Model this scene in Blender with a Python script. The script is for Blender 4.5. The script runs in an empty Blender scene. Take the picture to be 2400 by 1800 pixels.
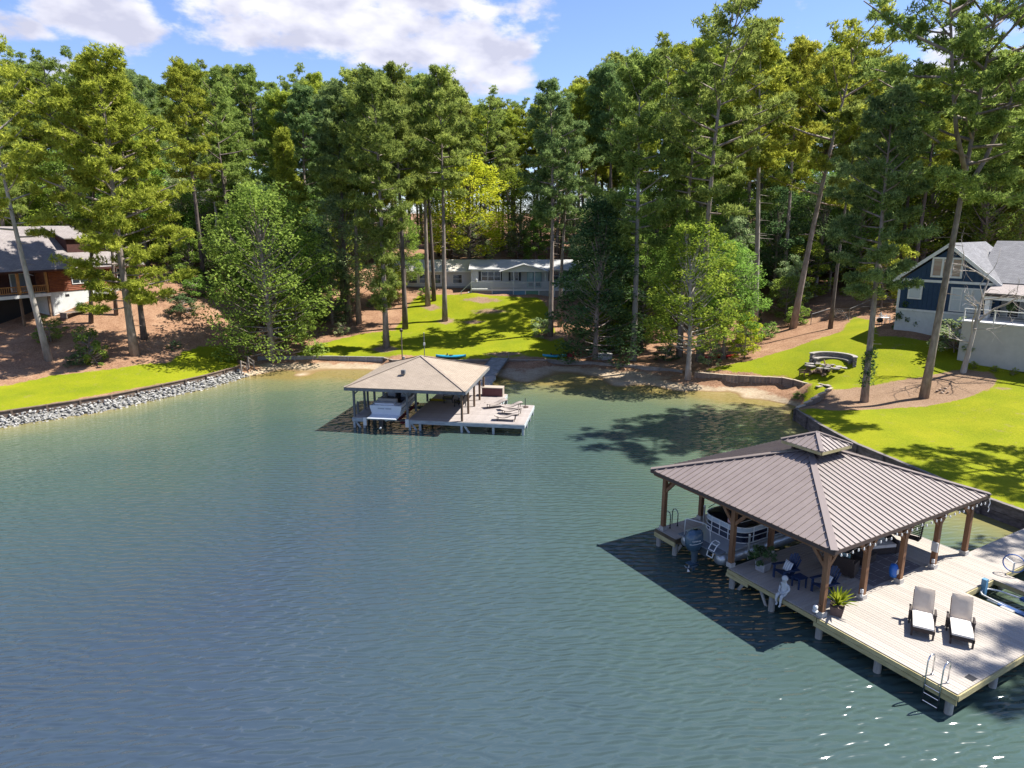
import bpy, bmesh, math, random
import numpy as np
from math import sin, cos, tan, pi, radians, atan2, sqrt, hypot
from mathutils import Vector, Matrix

random.seed(7)
rng = np.random.default_rng(11)
SC = bpy.context.scene
COL = SC.collection

# ---------------------------------------------------------------- camera, sky, sun, exposure
CAMH, PITCH, FPX = 15.0, radians(13.0), 1600.0
cam_d = bpy.data.cameras.new('camera'); cam = bpy.data.objects.new('camera', cam_d); COL.objects.link(cam)
cam_d.sensor_width = 36.0; cam_d.lens = 36.0 * FPX / 2400.0
cam_d.clip_start = 0.1; cam_d.clip_end = 5000
cam.location = (0, 0, CAMH); cam.rotation_euler = (pi / 2 - PITCH, 0, 0)
SC.camera = cam

SUN_AZ, SUN_EL = radians(12), radians(55)       # azimuth from +X towards +Y
world = bpy.data.worlds.new('World'); SC.world = world; world.use_nodes = True
sun_d = bpy.data.lights.new('sun', 'SUN'); sun_d.energy = 3.9; sun_d.angle = radians(0.55); sun_d.color = (1.0, 0.95, 0.87)
sun = bpy.data.objects.new('sun', sun_d); COL.objects.link(sun)
sdir = Vector((cos(SUN_EL) * cos(SUN_AZ), cos(SUN_EL) * sin(SUN_AZ), sin(SUN_EL)))
sun.rotation_euler = sdir.to_track_quat('Z', 'Y').to_euler()
sun.location = sdir * 200
SC.view_settings.view_transform = 'Standard'; SC.view_settings.look = 'None'
SC.cycles.diffuse_bounces = 6; SC.cycles.max_bounces = 12
SC.view_settings.gamma = 1.0; SC.view_settings.use_curve_mapping = False
SC.view_settings.exposure = 1.5

# ---------------------------------------------------------------- pixel -> world helpers (photograph is 2400 x 1800)
def ray(u, v):
    x = (u - 1200) / FPX; y = -(v - 900) / FPX
    return np.array([x, cos(PITCH) + y * sin(PITCH), -sin(PITCH) + y * cos(PITCH)])
def at(u, v, z=0.0):
    d = ray(u, v); t = (z - CAMH) / d[2]; return np.array([d[0] * t, d[1] * t, z])
def atY(u, v, Y):
    d = ray(u, v); t = Y / d[1]; return np.array([d[0] * t, Y, CAMH + d[2] * t])

def sky_world():
    nt = world.node_tree; nt.nodes.clear()
    N = lambda t, **k: _node(nt, t, **k)
    out = N('ShaderNodeOutputWorld'); bg = N('ShaderNodeBackground')
    sky = N('ShaderNodeTexSky'); sky.sky_type = 'NISHITA'; sky.sun_disc = False
    sky.sun_elevation = SUN_EL; sky.sun_rotation = pi / 2 - SUN_AZ
    sky.altitude = 100; sky.air_density = 1.0; sky.dust_density = 0.05; sky.ozone_density = 3.0
    tc = N('ShaderNodeTexCoord'); sep = N('ShaderNodeSeparateXYZ'); L = nt.links.new
    L(tc.outputs['Generated'], sep.inputs[0])
    az = N('ShaderNodeMath', operation='ARCTAN2'); L(sep.outputs['X'], az.inputs[0]); L(sep.outputs['Y'], az.inputs[1])
    el = N('ShaderNodeMath', operation='ARCSINE'); L(sep.outputs['Z'], el.inputs[0])
    comb = N('ShaderNodeCombineXYZ'); L(az.outputs[0], comb.inputs[0]); L(el.outputs[0], comb.inputs[1])
    # distort so that cloud edges are ragged
    nz = N('ShaderNodeTexNoise'); nz.inputs['Scale'].default_value = 9; nz.inputs['Detail'].default_value = 6; nz.inputs['Roughness'].default_value = 0.6
    sc = N('ShaderNodeVectorMath', operation='MULTIPLY'); sc.inputs[1].default_value = (1, 1.9, 1)
    L(comb.outputs[0], sc.inputs[0]); L(sc.outputs[0], nz.inputs['Vector'])
    # cloud banks: azimuth, elevation, half width, half height, density (degrees)
    # placed along the directions seen in the photograph, then scattered over the rest of the sky
    banks = []
    for u, v, ru, rv, dn in [(800, 20, 430, 120, 1.35), (1060, 100, 270, 75, 1.3), (1130, 180, 165, 60, 1.2), (560, 40, 190, 85, 1.2), (225, 35, 175, 60, 1.25), (30, 65, 90, 40, 1.1), (100, 165, 110, 40, .9), (2330, 190, 190, 170, 1.15), (1260, 40, 70, 90, .75)]:
        d = ray(u, v); d = d / np.linalg.norm(d); banks.append((math.degrees(atan2(d[0], d[1])), math.degrees(math.asin(d[2])), math.degrees(ru / FPX) * .95, math.degrees(rv / FPX) * .95, dn))
    banks += [(-12, 26, 24, 5.5, 1.2), (20, 29, 16, 5, 1.1), (30, 40, 25, 8, 1.1), (-60, 30, 22, 8, 1.1), (5, 52, 40, 9, 1.0), (80, 25, 25, 7, 1.1), (-110, 22, 30, 7, 1.1), (150, 28, 35, 8, 1.1), (-160, 45, 40, 10, 1.0), (-60, 12, 10, 4, 1.0)]
    acc = None
    for a0, e0, ra, re, dn in banks:
        if dn == 0: continue
        s = N('ShaderNodeVectorMath', operation='SUBTRACT'); s.inputs[1].default_value = (radians(a0), radians(e0), 0); L(comb.outputs[0], s.inputs[0])
        m = N('ShaderNodeVectorMath', operation='MULTIPLY'); m.inputs[1].default_value = (1 / radians(ra), 1 / radians(re), 0); L(s.outputs[0], m.inputs[0])
        d = N('ShaderNodeVectorMath', operation='LENGTH'); L(m.outputs[0], d.inputs[0])
        r = N('ShaderNodeMapRange'); r.interpolation_type = 'SMOOTHSTEP'
        r.inputs['From Min'].default_value = 1.25; r.inputs['From Max'].default_value = 0.35; r.inputs['To Max'].default_value = dn
        L(d.outputs['Value'], r.inputs['Value'])
        if acc is None: acc = r.outputs[0]
        else:
            mx = N('ShaderNodeMath', operation='MAXIMUM'); L(acc, mx.inputs[0]); L(r.outputs[0], mx.inputs[1]); acc = mx.outputs[0]
    nm = N('ShaderNodeMath', operation='MULTIPLY_ADD'); nm.inputs[1].default_value = 3.4; nm.inputs[2].default_value = -1.86; L(nz.outputs['Fac'], nm.inputs[0])
    ad = N('ShaderNodeMath', operation='ADD'); L(acc, ad.inputs[0]); L(nm.outputs[0], ad.inputs[1])
    dens = N('ShaderNodeMapRange'); dens.interpolation_type = 'SMOOTHSTEP'; dens.inputs['From Min'].default_value = 0.30; dens.inputs['From Max'].default_value = 0.92
    dens.inputs['To Max'].default_value = 0.88
    L(ad.outputs[0], dens.inputs['Value'])
    # cloud colour: lilac grey body, whiter where thick
    nz2 = N('ShaderNodeTexNoise'); nz2.inputs['Scale'].default_value = 13; nz2.inputs['Detail'].default_value = 4; L(sc.outputs[0], nz2.inputs['Vector'])
    cr = N('ShaderNodeValToRGB'); e = cr.color_ramp.elements
    e[0].position = 0.38; e[0].color = (4.4, 4.35, 5.1, 1); e[1].position = 0.66; e[1].color = (7.4, 7.2, 7.5, 1)
    L(nz2.outputs['Fac'], cr.inputs['Fac'])
    tint = N('ShaderNodeMix', data_type='RGBA', blend_type='MULTIPLY'); tint.inputs['Factor'].default_value = 1.0
    tint.inputs['B'].default_value = (1.02, 1.02, 1.24, 1)
    L(sky.outputs[0], tint.inputs['A'])
    mix = N('ShaderNodeMix', data_type='RGBA'); L(dens.outputs[0], mix.inputs['Factor']); L(tint.outputs['Result'], mix.inputs['A']); L(cr.outputs['Color'], mix.inputs['B'])
    L(mix.outputs['Result'], bg.inputs['Color']); bg.inputs['Strength'].default_value = 0.058
    L(bg.outputs[0], out.inputs['Surface'])

def _node(nt, t, **k):
    n = nt.nodes.new(t)
    for a, b in k.items(): setattr(n, a, b)
    return n
sky_world()

# ---------------------------------------------------------------- mesh helpers
class MB:
    def __init__(s): s.v = []; s.f = []
    def add(s, vs, fs):
        o = len(s.v); s.v += [tuple(p) for p in vs]; s.f += [tuple(i + o for i in f) for f in fs]; return s
    def box(s, c, d, rz=0.0, ry=0.0, rx=0.0):
        M = Matrix.Translation(c) @ Matrix.Rotation(rz, 4, 'Z') @ Matrix.Rotation(ry, 4, 'Y') @ Matrix.Rotation(rx, 4, 'X')
        h = [x / 2 for x in d]
        vs = [M @ Vector((a * h[0], b * h[1], e * h[2])) for e in (-1, 1) for b in (-1, 1) for a in (-1, 1)]
        return s.add(vs, [(0, 2, 3, 1), (4, 5, 7, 6), (0, 1, 5, 4), (2, 6, 7, 3), (0, 4, 6, 2), (1, 3, 7, 5)])
    def bb(s, x0, y0, z0, x1, y1, z1):
        return s.box(((x0 + x1) / 2, (y0 + y1) / 2, (z0 + z1) / 2), (abs(x1 - x0), abs(y1 - y0), abs(z1 - z0)))
    def beam(s, a, b, w, h):
        a = Vector(a); b = Vector(b); d = (b - a); L = d.length; d.normalize()
        up = Vector((0, 0, 1)) if abs(d.z) < 0.95 else Vector((0, 1, 0))
        x = d.cross(up).normalized(); y = x.cross(d)
        vs = [p + x * (i * w / 2) + y * (j * h / 2) for p in (a, b) for j in (-1, 1) for i in (-1, 1)]
        return s.add(vs, [(0, 1, 3, 2), (4, 6, 7, 5), (0, 4, 5, 1), (2, 3, 7, 6), (0, 2, 6, 4), (1, 5, 7, 3)])
    def tube(s, pts, r, n=6, cap=True):
        pts = [Vector(p) for p in pts]
        rs = r if isinstance(r, (list, tuple)) else [r] * len(pts)
        vs = []; prev = None
        for i, p in enumerate(pts):
            d = (pts[min(i + 1, len(pts) - 1)] - pts[max(i - 1, 0)]).normalized()
            if prev is None:
                up = Vector((0, 0, 1)) if abs(d.z) < 0.9 else Vector((1, 0, 0)); x = d.cross(up).normalized()
            else:
                x = (prev - d * prev.dot(d)).normalized()
            prev = x; y = d.cross(x)
            for k in range(n):
                a = 2 * pi * k / n; vs.append(p + (x * cos(a) + y * sin(a)) * rs[i])
        fs = []
        for i in range(len(pts) - 1):
            for k in range(n):
                k2 = (k + 1) % n; fs.append((i * n + k, i * n + k2, (i + 1) * n + k2, (i + 1) * n + k))
        if cap:
            fs.append(tuple(range(n - 1, -1, -1))); m = (len(pts) - 1) * n; fs.append(tuple(m + k for k in range(n)))
        return s.add(vs, fs)
    def prism(s, poly, z0, z1):
        n = len(poly); vs = [(x, y, z0) for x, y in poly] + [(x, y, z1) for x, y in poly]
        return s.add(vs, [tuple(range(n - 1, -1, -1)), tuple(range(n, 2 * n))] + [(i, (i + 1) % n, n + (i + 1) % n, n + i) for i in range(n)])
    def slab(s, pts, t):
        """planar polygon given thickness t downwards along its normal"""
        P = [Vector(p) for p in pts]; nrm = (P[1] - P[0]).cross(P[2] - P[0]).normalized()
        if nrm.z < 0: P.reverse(); nrm = -nrm
        n = len(P); vs = P + [p - nrm * t for p in P]
        return s.add(vs, [tuple(range(n)), tuple(range(2 * n - 1, n - 1, -1))] + [(i, n + i, n + (i + 1) % n, (i + 1) % n) for i in range(n)])
    def extrude(s, poly, axis, a, b):
        """2-D profile extruded along local x (axis='x': poly in y,z) or y (poly in x,z)"""
        n = len(poly)
        mk = (lambda t, p: (t, p[0], p[1])) if axis == 'x' else (lambda t, p: (p[0], t, p[1]))
        vs = [mk(a, p) for p in poly] + [mk(b, p) for p in poly]
        return s.add(vs, [tuple(range(n - 1, -1, -1)), tuple(range(n, 2 * n))] + [(i, (i + 1) % n, n + (i + 1) % n, n + i) for i in range(n)])
    def lathe(s, prof, n=12, c=(0, 0, 0)):
        vs = []; fs = []
        for r, z in prof:
            for k in range(n): a = 2 * pi * k / n; vs.append((c[0] + r * cos(a), c[1] + r * sin(a), c[2] + z))
        for i in range(len(prof) - 1):
            for k in range(n): k2 = (k + 1) % n; fs.append((i * n + k, i * n + k2, (i + 1) * n + k2, (i + 1) * n + k))
        fs.append(tuple(range(n - 1, -1, -1))); m = (len(prof) - 1) * n; fs.append(tuple(m + k for k in range(n)))
        return s.add(vs, fs)
    def grid(s, rows):
        m = len(rows[0]); vs = [p for r in rows for p in r]
        return s.add(vs, [(i * m + k, i * m + k + 1, (i + 1) * m + k + 1, (i + 1) * m + k) for i in range(len(rows) - 1) for k in range(m - 1)])
    def mesh(s, name, mat=None, smooth=False):
        me = bpy.data.meshes.new(name); me.from_pydata(s.v, [], s.f)
        bm = bmesh.new(); bm.from_mesh(me); bmesh.ops.recalc_face_normals(bm, faces=bm.faces); bm.to_mesh(me); bm.free()
        if smooth: me.polygons.foreach_set('use_smooth', [True] * len(me.polygons))
        if mat: me.materials.append(mat)
        return me
    def build(s, name, mat=None, parent=None, loc=None, smooth=False, rz=0.0):
        return obj(name, s.mesh(name, mat, smooth), parent, loc, rz)

def obj(name, me, parent=None, loc=None, rz=0.0):
    o = bpy.data.objects.new(name, me); COL.objects.link(o)
    if parent is not None: o.parent = parent
    if loc is not None: o.location = loc
    if rz: o.rotation_euler = (0, 0, rz)
    return o
def thing(name, label, cat, loc=(0, 0, 0), rz=0.0, group=None):
    o = bpy.data.objects.new(name, None); o.empty_display_size = 0.2; COL.objects.link(o)
    o.location = loc; o.rotation_euler = (0, 0, rz); tag(o, label, cat, group); return o
def tag(o, label, cat, group=None):
    o['label'] = label; o['category'] = cat
    if group: o['group'] = group
    return o
KIDS = {}
def dup(root, loc, rz=0.0, label=None, group=None, scale=None):
    r = root.copy(); COL.objects.link(r); r.location = loc; r.rotation_euler = (0, 0, rz)
    if label: r['label'] = label
    if group: r['group'] = group
    if scale: r.scale = (scale,) * 3
    for ch in list(root.children):
        c = ch.copy(); COL.objects.link(c); c.parent = r
        for g in list(ch.children):
            d = g.copy(); COL.objects.link(d); d.parent = c
    return r
def mesh_np(name, V, F, mat=None, smooth=False):
    me = bpy.data.meshes.new(name); k = F.shape[1]
    me.vertices.add(len(V)); me.vertices.foreach_set('co', np.asarray(V, np.float32).ravel())
    me.loops.add(F.size); me.loops.foreach_set('vertex_index', F.astype(np.int32).ravel())
    me.polygons.add(len(F)); me.polygons.foreach_set('loop_start', np.arange(0, F.size, k, dtype=np.int32))
    me.update(calc_edges=True)
    if smooth: me.polygons.foreach_set('use_smooth', [True] * len(F))
    if mat: me.materials.append(mat)
    return me

# ---------------------------------------------------------------- materials
def new_mat(name):
    m = bpy.data.materials.new(name); m.use_nodes = True; nt = m.node_tree
    return m, nt, nt.nodes['Principled BSDF'], nt.links.new
def mat(name, c, rough=0.7, c2=None, ns=4.0, stretch=(1, 1, 1), bump=0.0, bs=20.0, metal=0.0, rnd=0.0, spec=0.4, detail=4):
    m, nt, P, L = new_mat(name)
    P.inputs['Roughness'].default_value = rough; P.inputs['Metallic'].default_value = metal; P.inputs['Specular IOR Level'].default_value = spec
    tc = _node(nt, 'ShaderNodeTexCoord'); mp = _node(nt, 'ShaderNodeMapping'); mp.inputs['Scale'].default_value = stretch
    L(tc.outputs['Object'], mp.inputs[0])
    src = None
    if c2 is not None:
        nz = _node(nt, 'ShaderNodeTexNoise'); nz.inputs['Scale'].default_value = ns; nz.inputs['Detail'].default_value = detail; nz.inputs['Roughness'].default_value = 0.62
        L(mp.outputs[0], nz.inputs['Vector'])
        cr = _node(nt, 'ShaderNodeValToRGB'); e = cr.color_ramp.elements
        e[0].position = 0.34; e[0].color = (*c, 1); e[1].position = 0.68; e[1].color = (*c2, 1)
        L(nz.outputs['Fac'], cr.inputs[0]); src = cr.outputs['Color']
    if rnd:
        oi = _node(nt, 'ShaderNodeObjectInfo'); hv = _node(nt, 'ShaderNodeHueSaturation')
        mr = _node(nt, 'ShaderNodeMapRange'); mr.inputs['To Min'].default_value = 1 - rnd; mr.inputs['To Max'].default_value = 1 + rnd
        L(oi.outputs['Random'], mr.inputs['Value']); L(mr.outputs[0], hv.inputs['Value'])
        if src: L(src, hv.inputs['Color'])
        else: hv.inputs['Color'].default_value = (*c, 1)
        src = hv.outputs['Color']
    if src: L(src, P.inputs['Base Color'])
    else: P.inputs['Base Color'].default_value = (*c, 1)
    if bump:
        nb = _node(nt, 'ShaderNodeTexNoise'); nb.inputs['Scale'].default_value = bs; nb.inputs['Detail'].default_value = 3
        L(mp.outputs[0], nb.inputs['Vector']); b = _node(nt, 'ShaderNodeBump'); b.inputs['Strength'].default_value = bump; b.inputs['Distance'].default_value = 0.02
        L(nb.outputs['Fac'], b.inputs['Height']); L(b.outputs[0], P.inputs['Normal'])
    return m
def leaf_mat(name, c, c2, trans=0.48, tree_var=0.12, hue_var=0.02):
    m, nt, P, L = new_mat(name); nt.nodes.remove(P)
    out = nt.nodes['Material Output']
    geo = _node(nt, 'ShaderNodeNewGeometry'); oi = _node(nt, 'ShaderNodeObjectInfo')
    tc = _node(nt, 'ShaderNodeTexCoord'); nz = _node(nt, 'ShaderNodeTexNoise'); nz.inputs['Scale'].default_value = 0.55; nz.inputs['Detail'].default_value = 3
    L(tc.outputs['Object'], nz.inputs['Vector'])
    a = _node(nt, 'ShaderNodeMath', operation='MULTIPLY_ADD'); a.inputs[1].default_value = 0.75; L(geo.outputs['Random Per Island'], a.inputs[0])
    b = _node(nt, 'ShaderNodeMath', operation='MULTIPLY_ADD'); b.inputs[1].default_value = 1.5; b.inputs[2].default_value = -0.65
    L(nz.outputs['Fac'], b.inputs[0]); L(b.outputs[0], a.inputs[2])
    mx = _node(nt, 'ShaderNodeMix', data_type='RGBA'); mx.clamp_factor = True
    L(a.outputs[0], mx.inputs['Factor']); mx.inputs['A'].default_value = (*c, 1); mx.inputs['B'].default_value = (*c2, 1)
    hv = _node(nt, 'ShaderNodeHueSaturation')
    r1 = _node(nt, 'ShaderNodeMapRange'); r1.inputs['To Min'].default_value = 1 - tree_var; r1.inputs['To Max'].default_value = 1 + tree_var
    r2 = _node(nt, 'ShaderNodeMapRange'); r2.inputs['To Min'].default_value = 0.5 - hue_var; r2.inputs['To Max'].default_value = 0.5 + hue_var * 0.6
    L(oi.outputs['Random'], r1.inputs['Value']); L(r1.outputs[0], hv.inputs['Value'])
    fr = _node(nt, 'ShaderNodeMath', operation='FRACT'); m7 = _node(nt, 'ShaderNodeMath', operation='MULTIPLY'); m7.inputs[1].default_value = 7.31
    L(oi.outputs['Random'], m7.inputs[0]); L(m7.outputs[0], fr.inputs[0]); L(fr.outputs[0], r2.inputs['Value']); L(r2.outputs[0], hv.inputs['Hue'])
    L(mx.outputs['Result'], hv.inputs['Color'])
    d = _node(nt, 'ShaderNodeBsdfDiffuse'); t = _node(nt, 'ShaderNodeBsdfTranslucent'); mxs = _node(nt, 'ShaderNodeMixShader'); mxs.inputs[0].default_value = trans
    L(hv.outputs['Color'], d.inputs['Color']); L(hv.outputs['Color'], t.inputs['Color'])
    L(d.outputs[0], mxs.inputs[1]); L(t.outputs[0], mxs.inputs[2]); L(mxs.outputs[0], out.inputs['Surface'])
    return m

# ---------------------------------------------------------------- land form
# boundary of the land mesh (left to right), with its height there
B = []
lt = [at(u, v, 0.9) for u, v in ((0, 968), (244, 932), (469, 885), (561, 860))]
ext = lt[0] + (lt[0] - lt[1]) * 1.2; ext[2] = 0.9
B += [(-230, -60, 0.9), (ext[0] - 30, ext[1] - 26, 0.9), tuple(ext)] + [tuple(p) for p in lt]
n_timber = (2, 6)
beach_px = [(568, 893), (610, 894), (658, 893), (771, 892), (835, 894), (960, 896), (1080, 899), (1157, 906), (1290, 909), (1398, 915), (1500, 922), (1620, 933), (1706, 945), (1800, 955), (1852, 963)]
B += [tuple(at(u, v, -0.35)) for u, v in beach_px]
wall_px = [(1866, 957), (1928, 998), (2008, 1040), (2105, 1080), (2228, 1131), (2332, 1175), (2400, 1197)]
SEA = [at(u, v, 1.0) for u, v in wall_px]
SEA.append(SEA[-1] + (SEA[-1] - SEA[-2]) * 3.0); SEA.append(SEA[-1] + np.array([9, -8, 0.0]))
for p in SEA: p[2] = 1.0
B += [tuple(p) for p in SEA] + [(90, -5, 1.0), (230, -60, 1.0)]
LAKE = np.array([(x, y) for x, y, z in B] + [(230, -420), (-230, -420)])

def seg_dist(P, A, Bp):
    d = Bp - A; L2 = (d ** 2).sum() + 1e-12
    t = np.clip(((P - A) @ d) / L2, 0, 1); Q = A + t[:, None] * d
    return np.hypot(*(P - Q).T), Q
def sd_poly(P, poly, want_q=False):
    """signed distance, positive inside"""
    n = len(poly); best = np.full(len(P), 1e9); Q = np.zeros_like(P); ins = np.zeros(len(P), bool)
    for i in range(n):
        A, C = poly[i], poly[(i + 1) % n]
        d, q = seg_dist(P, A, C); m = d < best; best[m] = d[m]; Q[m] = q[m]
        cond = ((A[1] > P[:, 1]) != (C[1] > P[:, 1]))
        with np.errstate(divide='ignore', invalid='ignore'):
            xi = (C[0] - A[0]) * (P[:, 1] - A[1]) / (C[1] - A[1]) + A[0]
        ins ^= cond & (P[:, 0] < xi)
    s = np.where(ins, best, -best)
    return (s, Q) if want_q else s

CP = [(x, y, z) for x, y, z in B if abs(x) < 120]
CP += [tuple(atY(*q)) for q in [
    (120, 880, 62), (115, 842, 66), (120, 740, 75), (60, 735, 76), (265, 695, 80), (310, 830, 68), (430, 640, 92), (480, 700, 82), (540, 780, 78), (545, 845, 73),
    (5, 900, 59), (5, 820, 66), (5, 760, 73), (1100, 790, 83), (1100, 745, 90), (1180, 690, 96.3), (1110, 687, 96.3), (1250, 692, 96.3), (1180, 694, 101), (1000, 674, 103), (1100, 600, 125), (1100, 567, 150),
    (700, 690, 95), (700, 780, 84), (905, 812, 79), (1475, 838, 76), (1640, 800, 82), (1800, 730, 90), (1850, 750, 85), (1950, 720, 86), (2030, 690, 92),
    (1900, 893, 58), (1940, 855, 62), (2025, 940, 54), (2165, 930, 53.5), (2250, 875, 57), (2100, 800, 64), (2093, 772, 68), (2300, 830, 60), (2400, 822, 60.5),
    (2400, 880, 55), (2350, 950, 49), (2400, 1010, 44), (2400, 1100, 38.5), (1400, 600, 122), (700, 600, 122), (1800, 640, 115)]]
# foot and head of the low beach walls
def wall_line(px, z): return [at(u, v, z) for u, v in px]
BW_L = wall_line([(606, 836), (680, 836), (760, 835), (900, 838), (905, 843), (1000, 845), (1105, 843), (1280, 843)], 0.95)
BW_M = wall_line([(1280, 843), (1400, 850), (1500, 858), (1600, 869)], 0.75)
BW_R = wall_line([(1631, 873), (1700, 880), (1760, 884), (1842, 889), (1884, 901)], 1.25)
for W, zt, zf in ((BW_L, 0.95, 0.35), (BW_M, 0.75, 0.35), (BW_R, 1.25, 0.45)):
    for p in W:
        CP += [(p[0], p[1] + 0.45, zt), (p[0], p[1] - 0.4, zf)]
CP += [tuple(at(u, v, z)) for u, v, z in [(600, 885, 0.08), (700, 878, 0.12), (900, 880, 0.12), (1230, 890, 0.15), (1450, 900, 0.15), (1600, 912, 0.15), (1750, 930, 0.12), (1830, 940, 0.15), (1820, 925, 0.4), (1700, 905, 0.3), (1890, 932, 0.2), (1899, 926, 0.35), (1908, 919, 0.55), (1919, 912, 0.85), (1928, 907, 1.15)]]
for p in SEA[:7]: CP.append((p[0] + 1.8, p[1] + 0.6, 1.1))
for p in lt: CP.append((p[0] - 1.5, p[1] + 1.2, 1.05))
CP += [(-120, 70, 7), (-110, 110, 13), (-60, 140, 14), (60, 140, 14), (110, 110, 13), (110, 60, 7), (75, 30, 3), (0, 220, 18), (-160, 220, 18), (160, 220, 18), (-170, 20, 5), (170, 10, 5), (0, 420, 22), (-300, 420, 22), (300, 420, 22), (70, 75, 8), (52, 70, 5.5)]
CP = np.array(CP)
def _fit():
    X = CP[:, :2]; n = len(X)
    K = np.sqrt(((X[:, None] - X[None]) ** 2).sum(-1) + 0.04)
    A = np.zeros((n + 3, n + 3)); A[:n, :n] = -K - 0.02 * np.eye(n); A[:n, n] = A[n, :n] = 1; A[:n, n + 1:] = X; A[n + 1:, :n] = X.T
    return np.linalg.solve(A, np.concatenate([CP[:, 2], [0, 0, 0]]))
RW = _fit()
def height(P):
    P = np.atleast_2d(P); X = CP[:, :2]; n = len(X); out = np.empty(len(P))
    for i in range(0, len(P), 8000):
        p = P[i:i + 8000]
        K = np.sqrt(((p[:, None] - X[None]) ** 2).sum(-1) + 0.04)
        out[i:i + 8000] = -K @ RW[:n] + RW[n] + p @ RW[n + 1:]
    return out
def hz(x, y): return float(height(np.array([[x, y]]))[0])
def ground(u, v):
    d = ray(u, v); lo, hi = 20.0, None
    ts = np.arange(24, 190, 0.5) / d[1]
    P = np.outer(ts, d); h = height(P[:, :2]); g = P[:, 2] + CAMH - h
    i = np.argmax(g < 0) if (g < 0).any() else len(ts) - 1
    if i > 0:
        f = g[i - 1] / (g[i - 1] - g[i] + 1e-9); t = ts[i - 1] + f * (ts[i] - ts[i - 1])
    else: t = ts[i]
    p = d * t; return np.array([p[0], p[1], hz(p[0], p[1])])

def pxpoly(px): return np.array([ground(u, v)[:2] for u, v in px])
G_LEFT = np.vstack([pxpoly([(561, 864), (556, 838), (530, 812), (480, 808), (425, 826), (395, 850), (250, 866), (130, 880), (0, 905)]), [[-75, 45], [-75, 20], [-60, 20]], [lt[0][:2], lt[2][:2]]])
G_MID = pxpoly([(690, 835), (905, 836), (1100, 841), (1330, 842), (1345, 815), (1300, 775), (1285, 720), (1265, 698), (1170, 694), (1060, 690), (985, 690), (955, 720), (925, 775), (850, 782), (770, 800), (715, 815)])
G_RIGHT = np.vstack([pxpoly([(1640, 868), (1850, 884), (1905, 903), (1868, 955)]), [p[:2] for p in SEA], [[75, 6], [75, 45]], pxpoly([(2399, 832), (2255, 815), (2130, 790), (2060, 790), (2045, 752), (2000, 742), (1985, 760), (1975, 775), (1880, 808), (1760, 845), (1700, 856)])])
MULCH = pxpoly([(1835, 962), (1905, 930), (1980, 912), (2080, 898), (2190, 878), (2260, 863), (2320, 874), (2338, 890), (2325, 908), (2260, 935), (2180, 950), (2060, 958), (1950, 962)])
PATCHES = [pxpoly([(u - a, v), (u, v - b), (u + a, v), (u, v + b)]) for u, v, a, b in [(905, 818, 34, 9), (1045, 752, 24, 8), (1130, 703, 50, 8), (1290, 788, 40, 10), (870, 840, 40, 5), (1220, 842, 70, 7), (2350, 911, 22, 4), (1010, 720, 28, 7), (1180, 830, 50, 6), (1150, 730, 50, 6), (1110, 755, 30, 5)]]
SAND = np.vstack([[p[:2] + np.array([0, -0.1]) for p in BW_L], [p[:2] + np.array([0, -0.1]) for p in BW_M[1:]], [p[:2] + np.array([0, -0.1]) for p in BW_R], [[24.5, 55.5], [22, 52], [0, 58], [-26, 63], [-28.6, 68]]])

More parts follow.
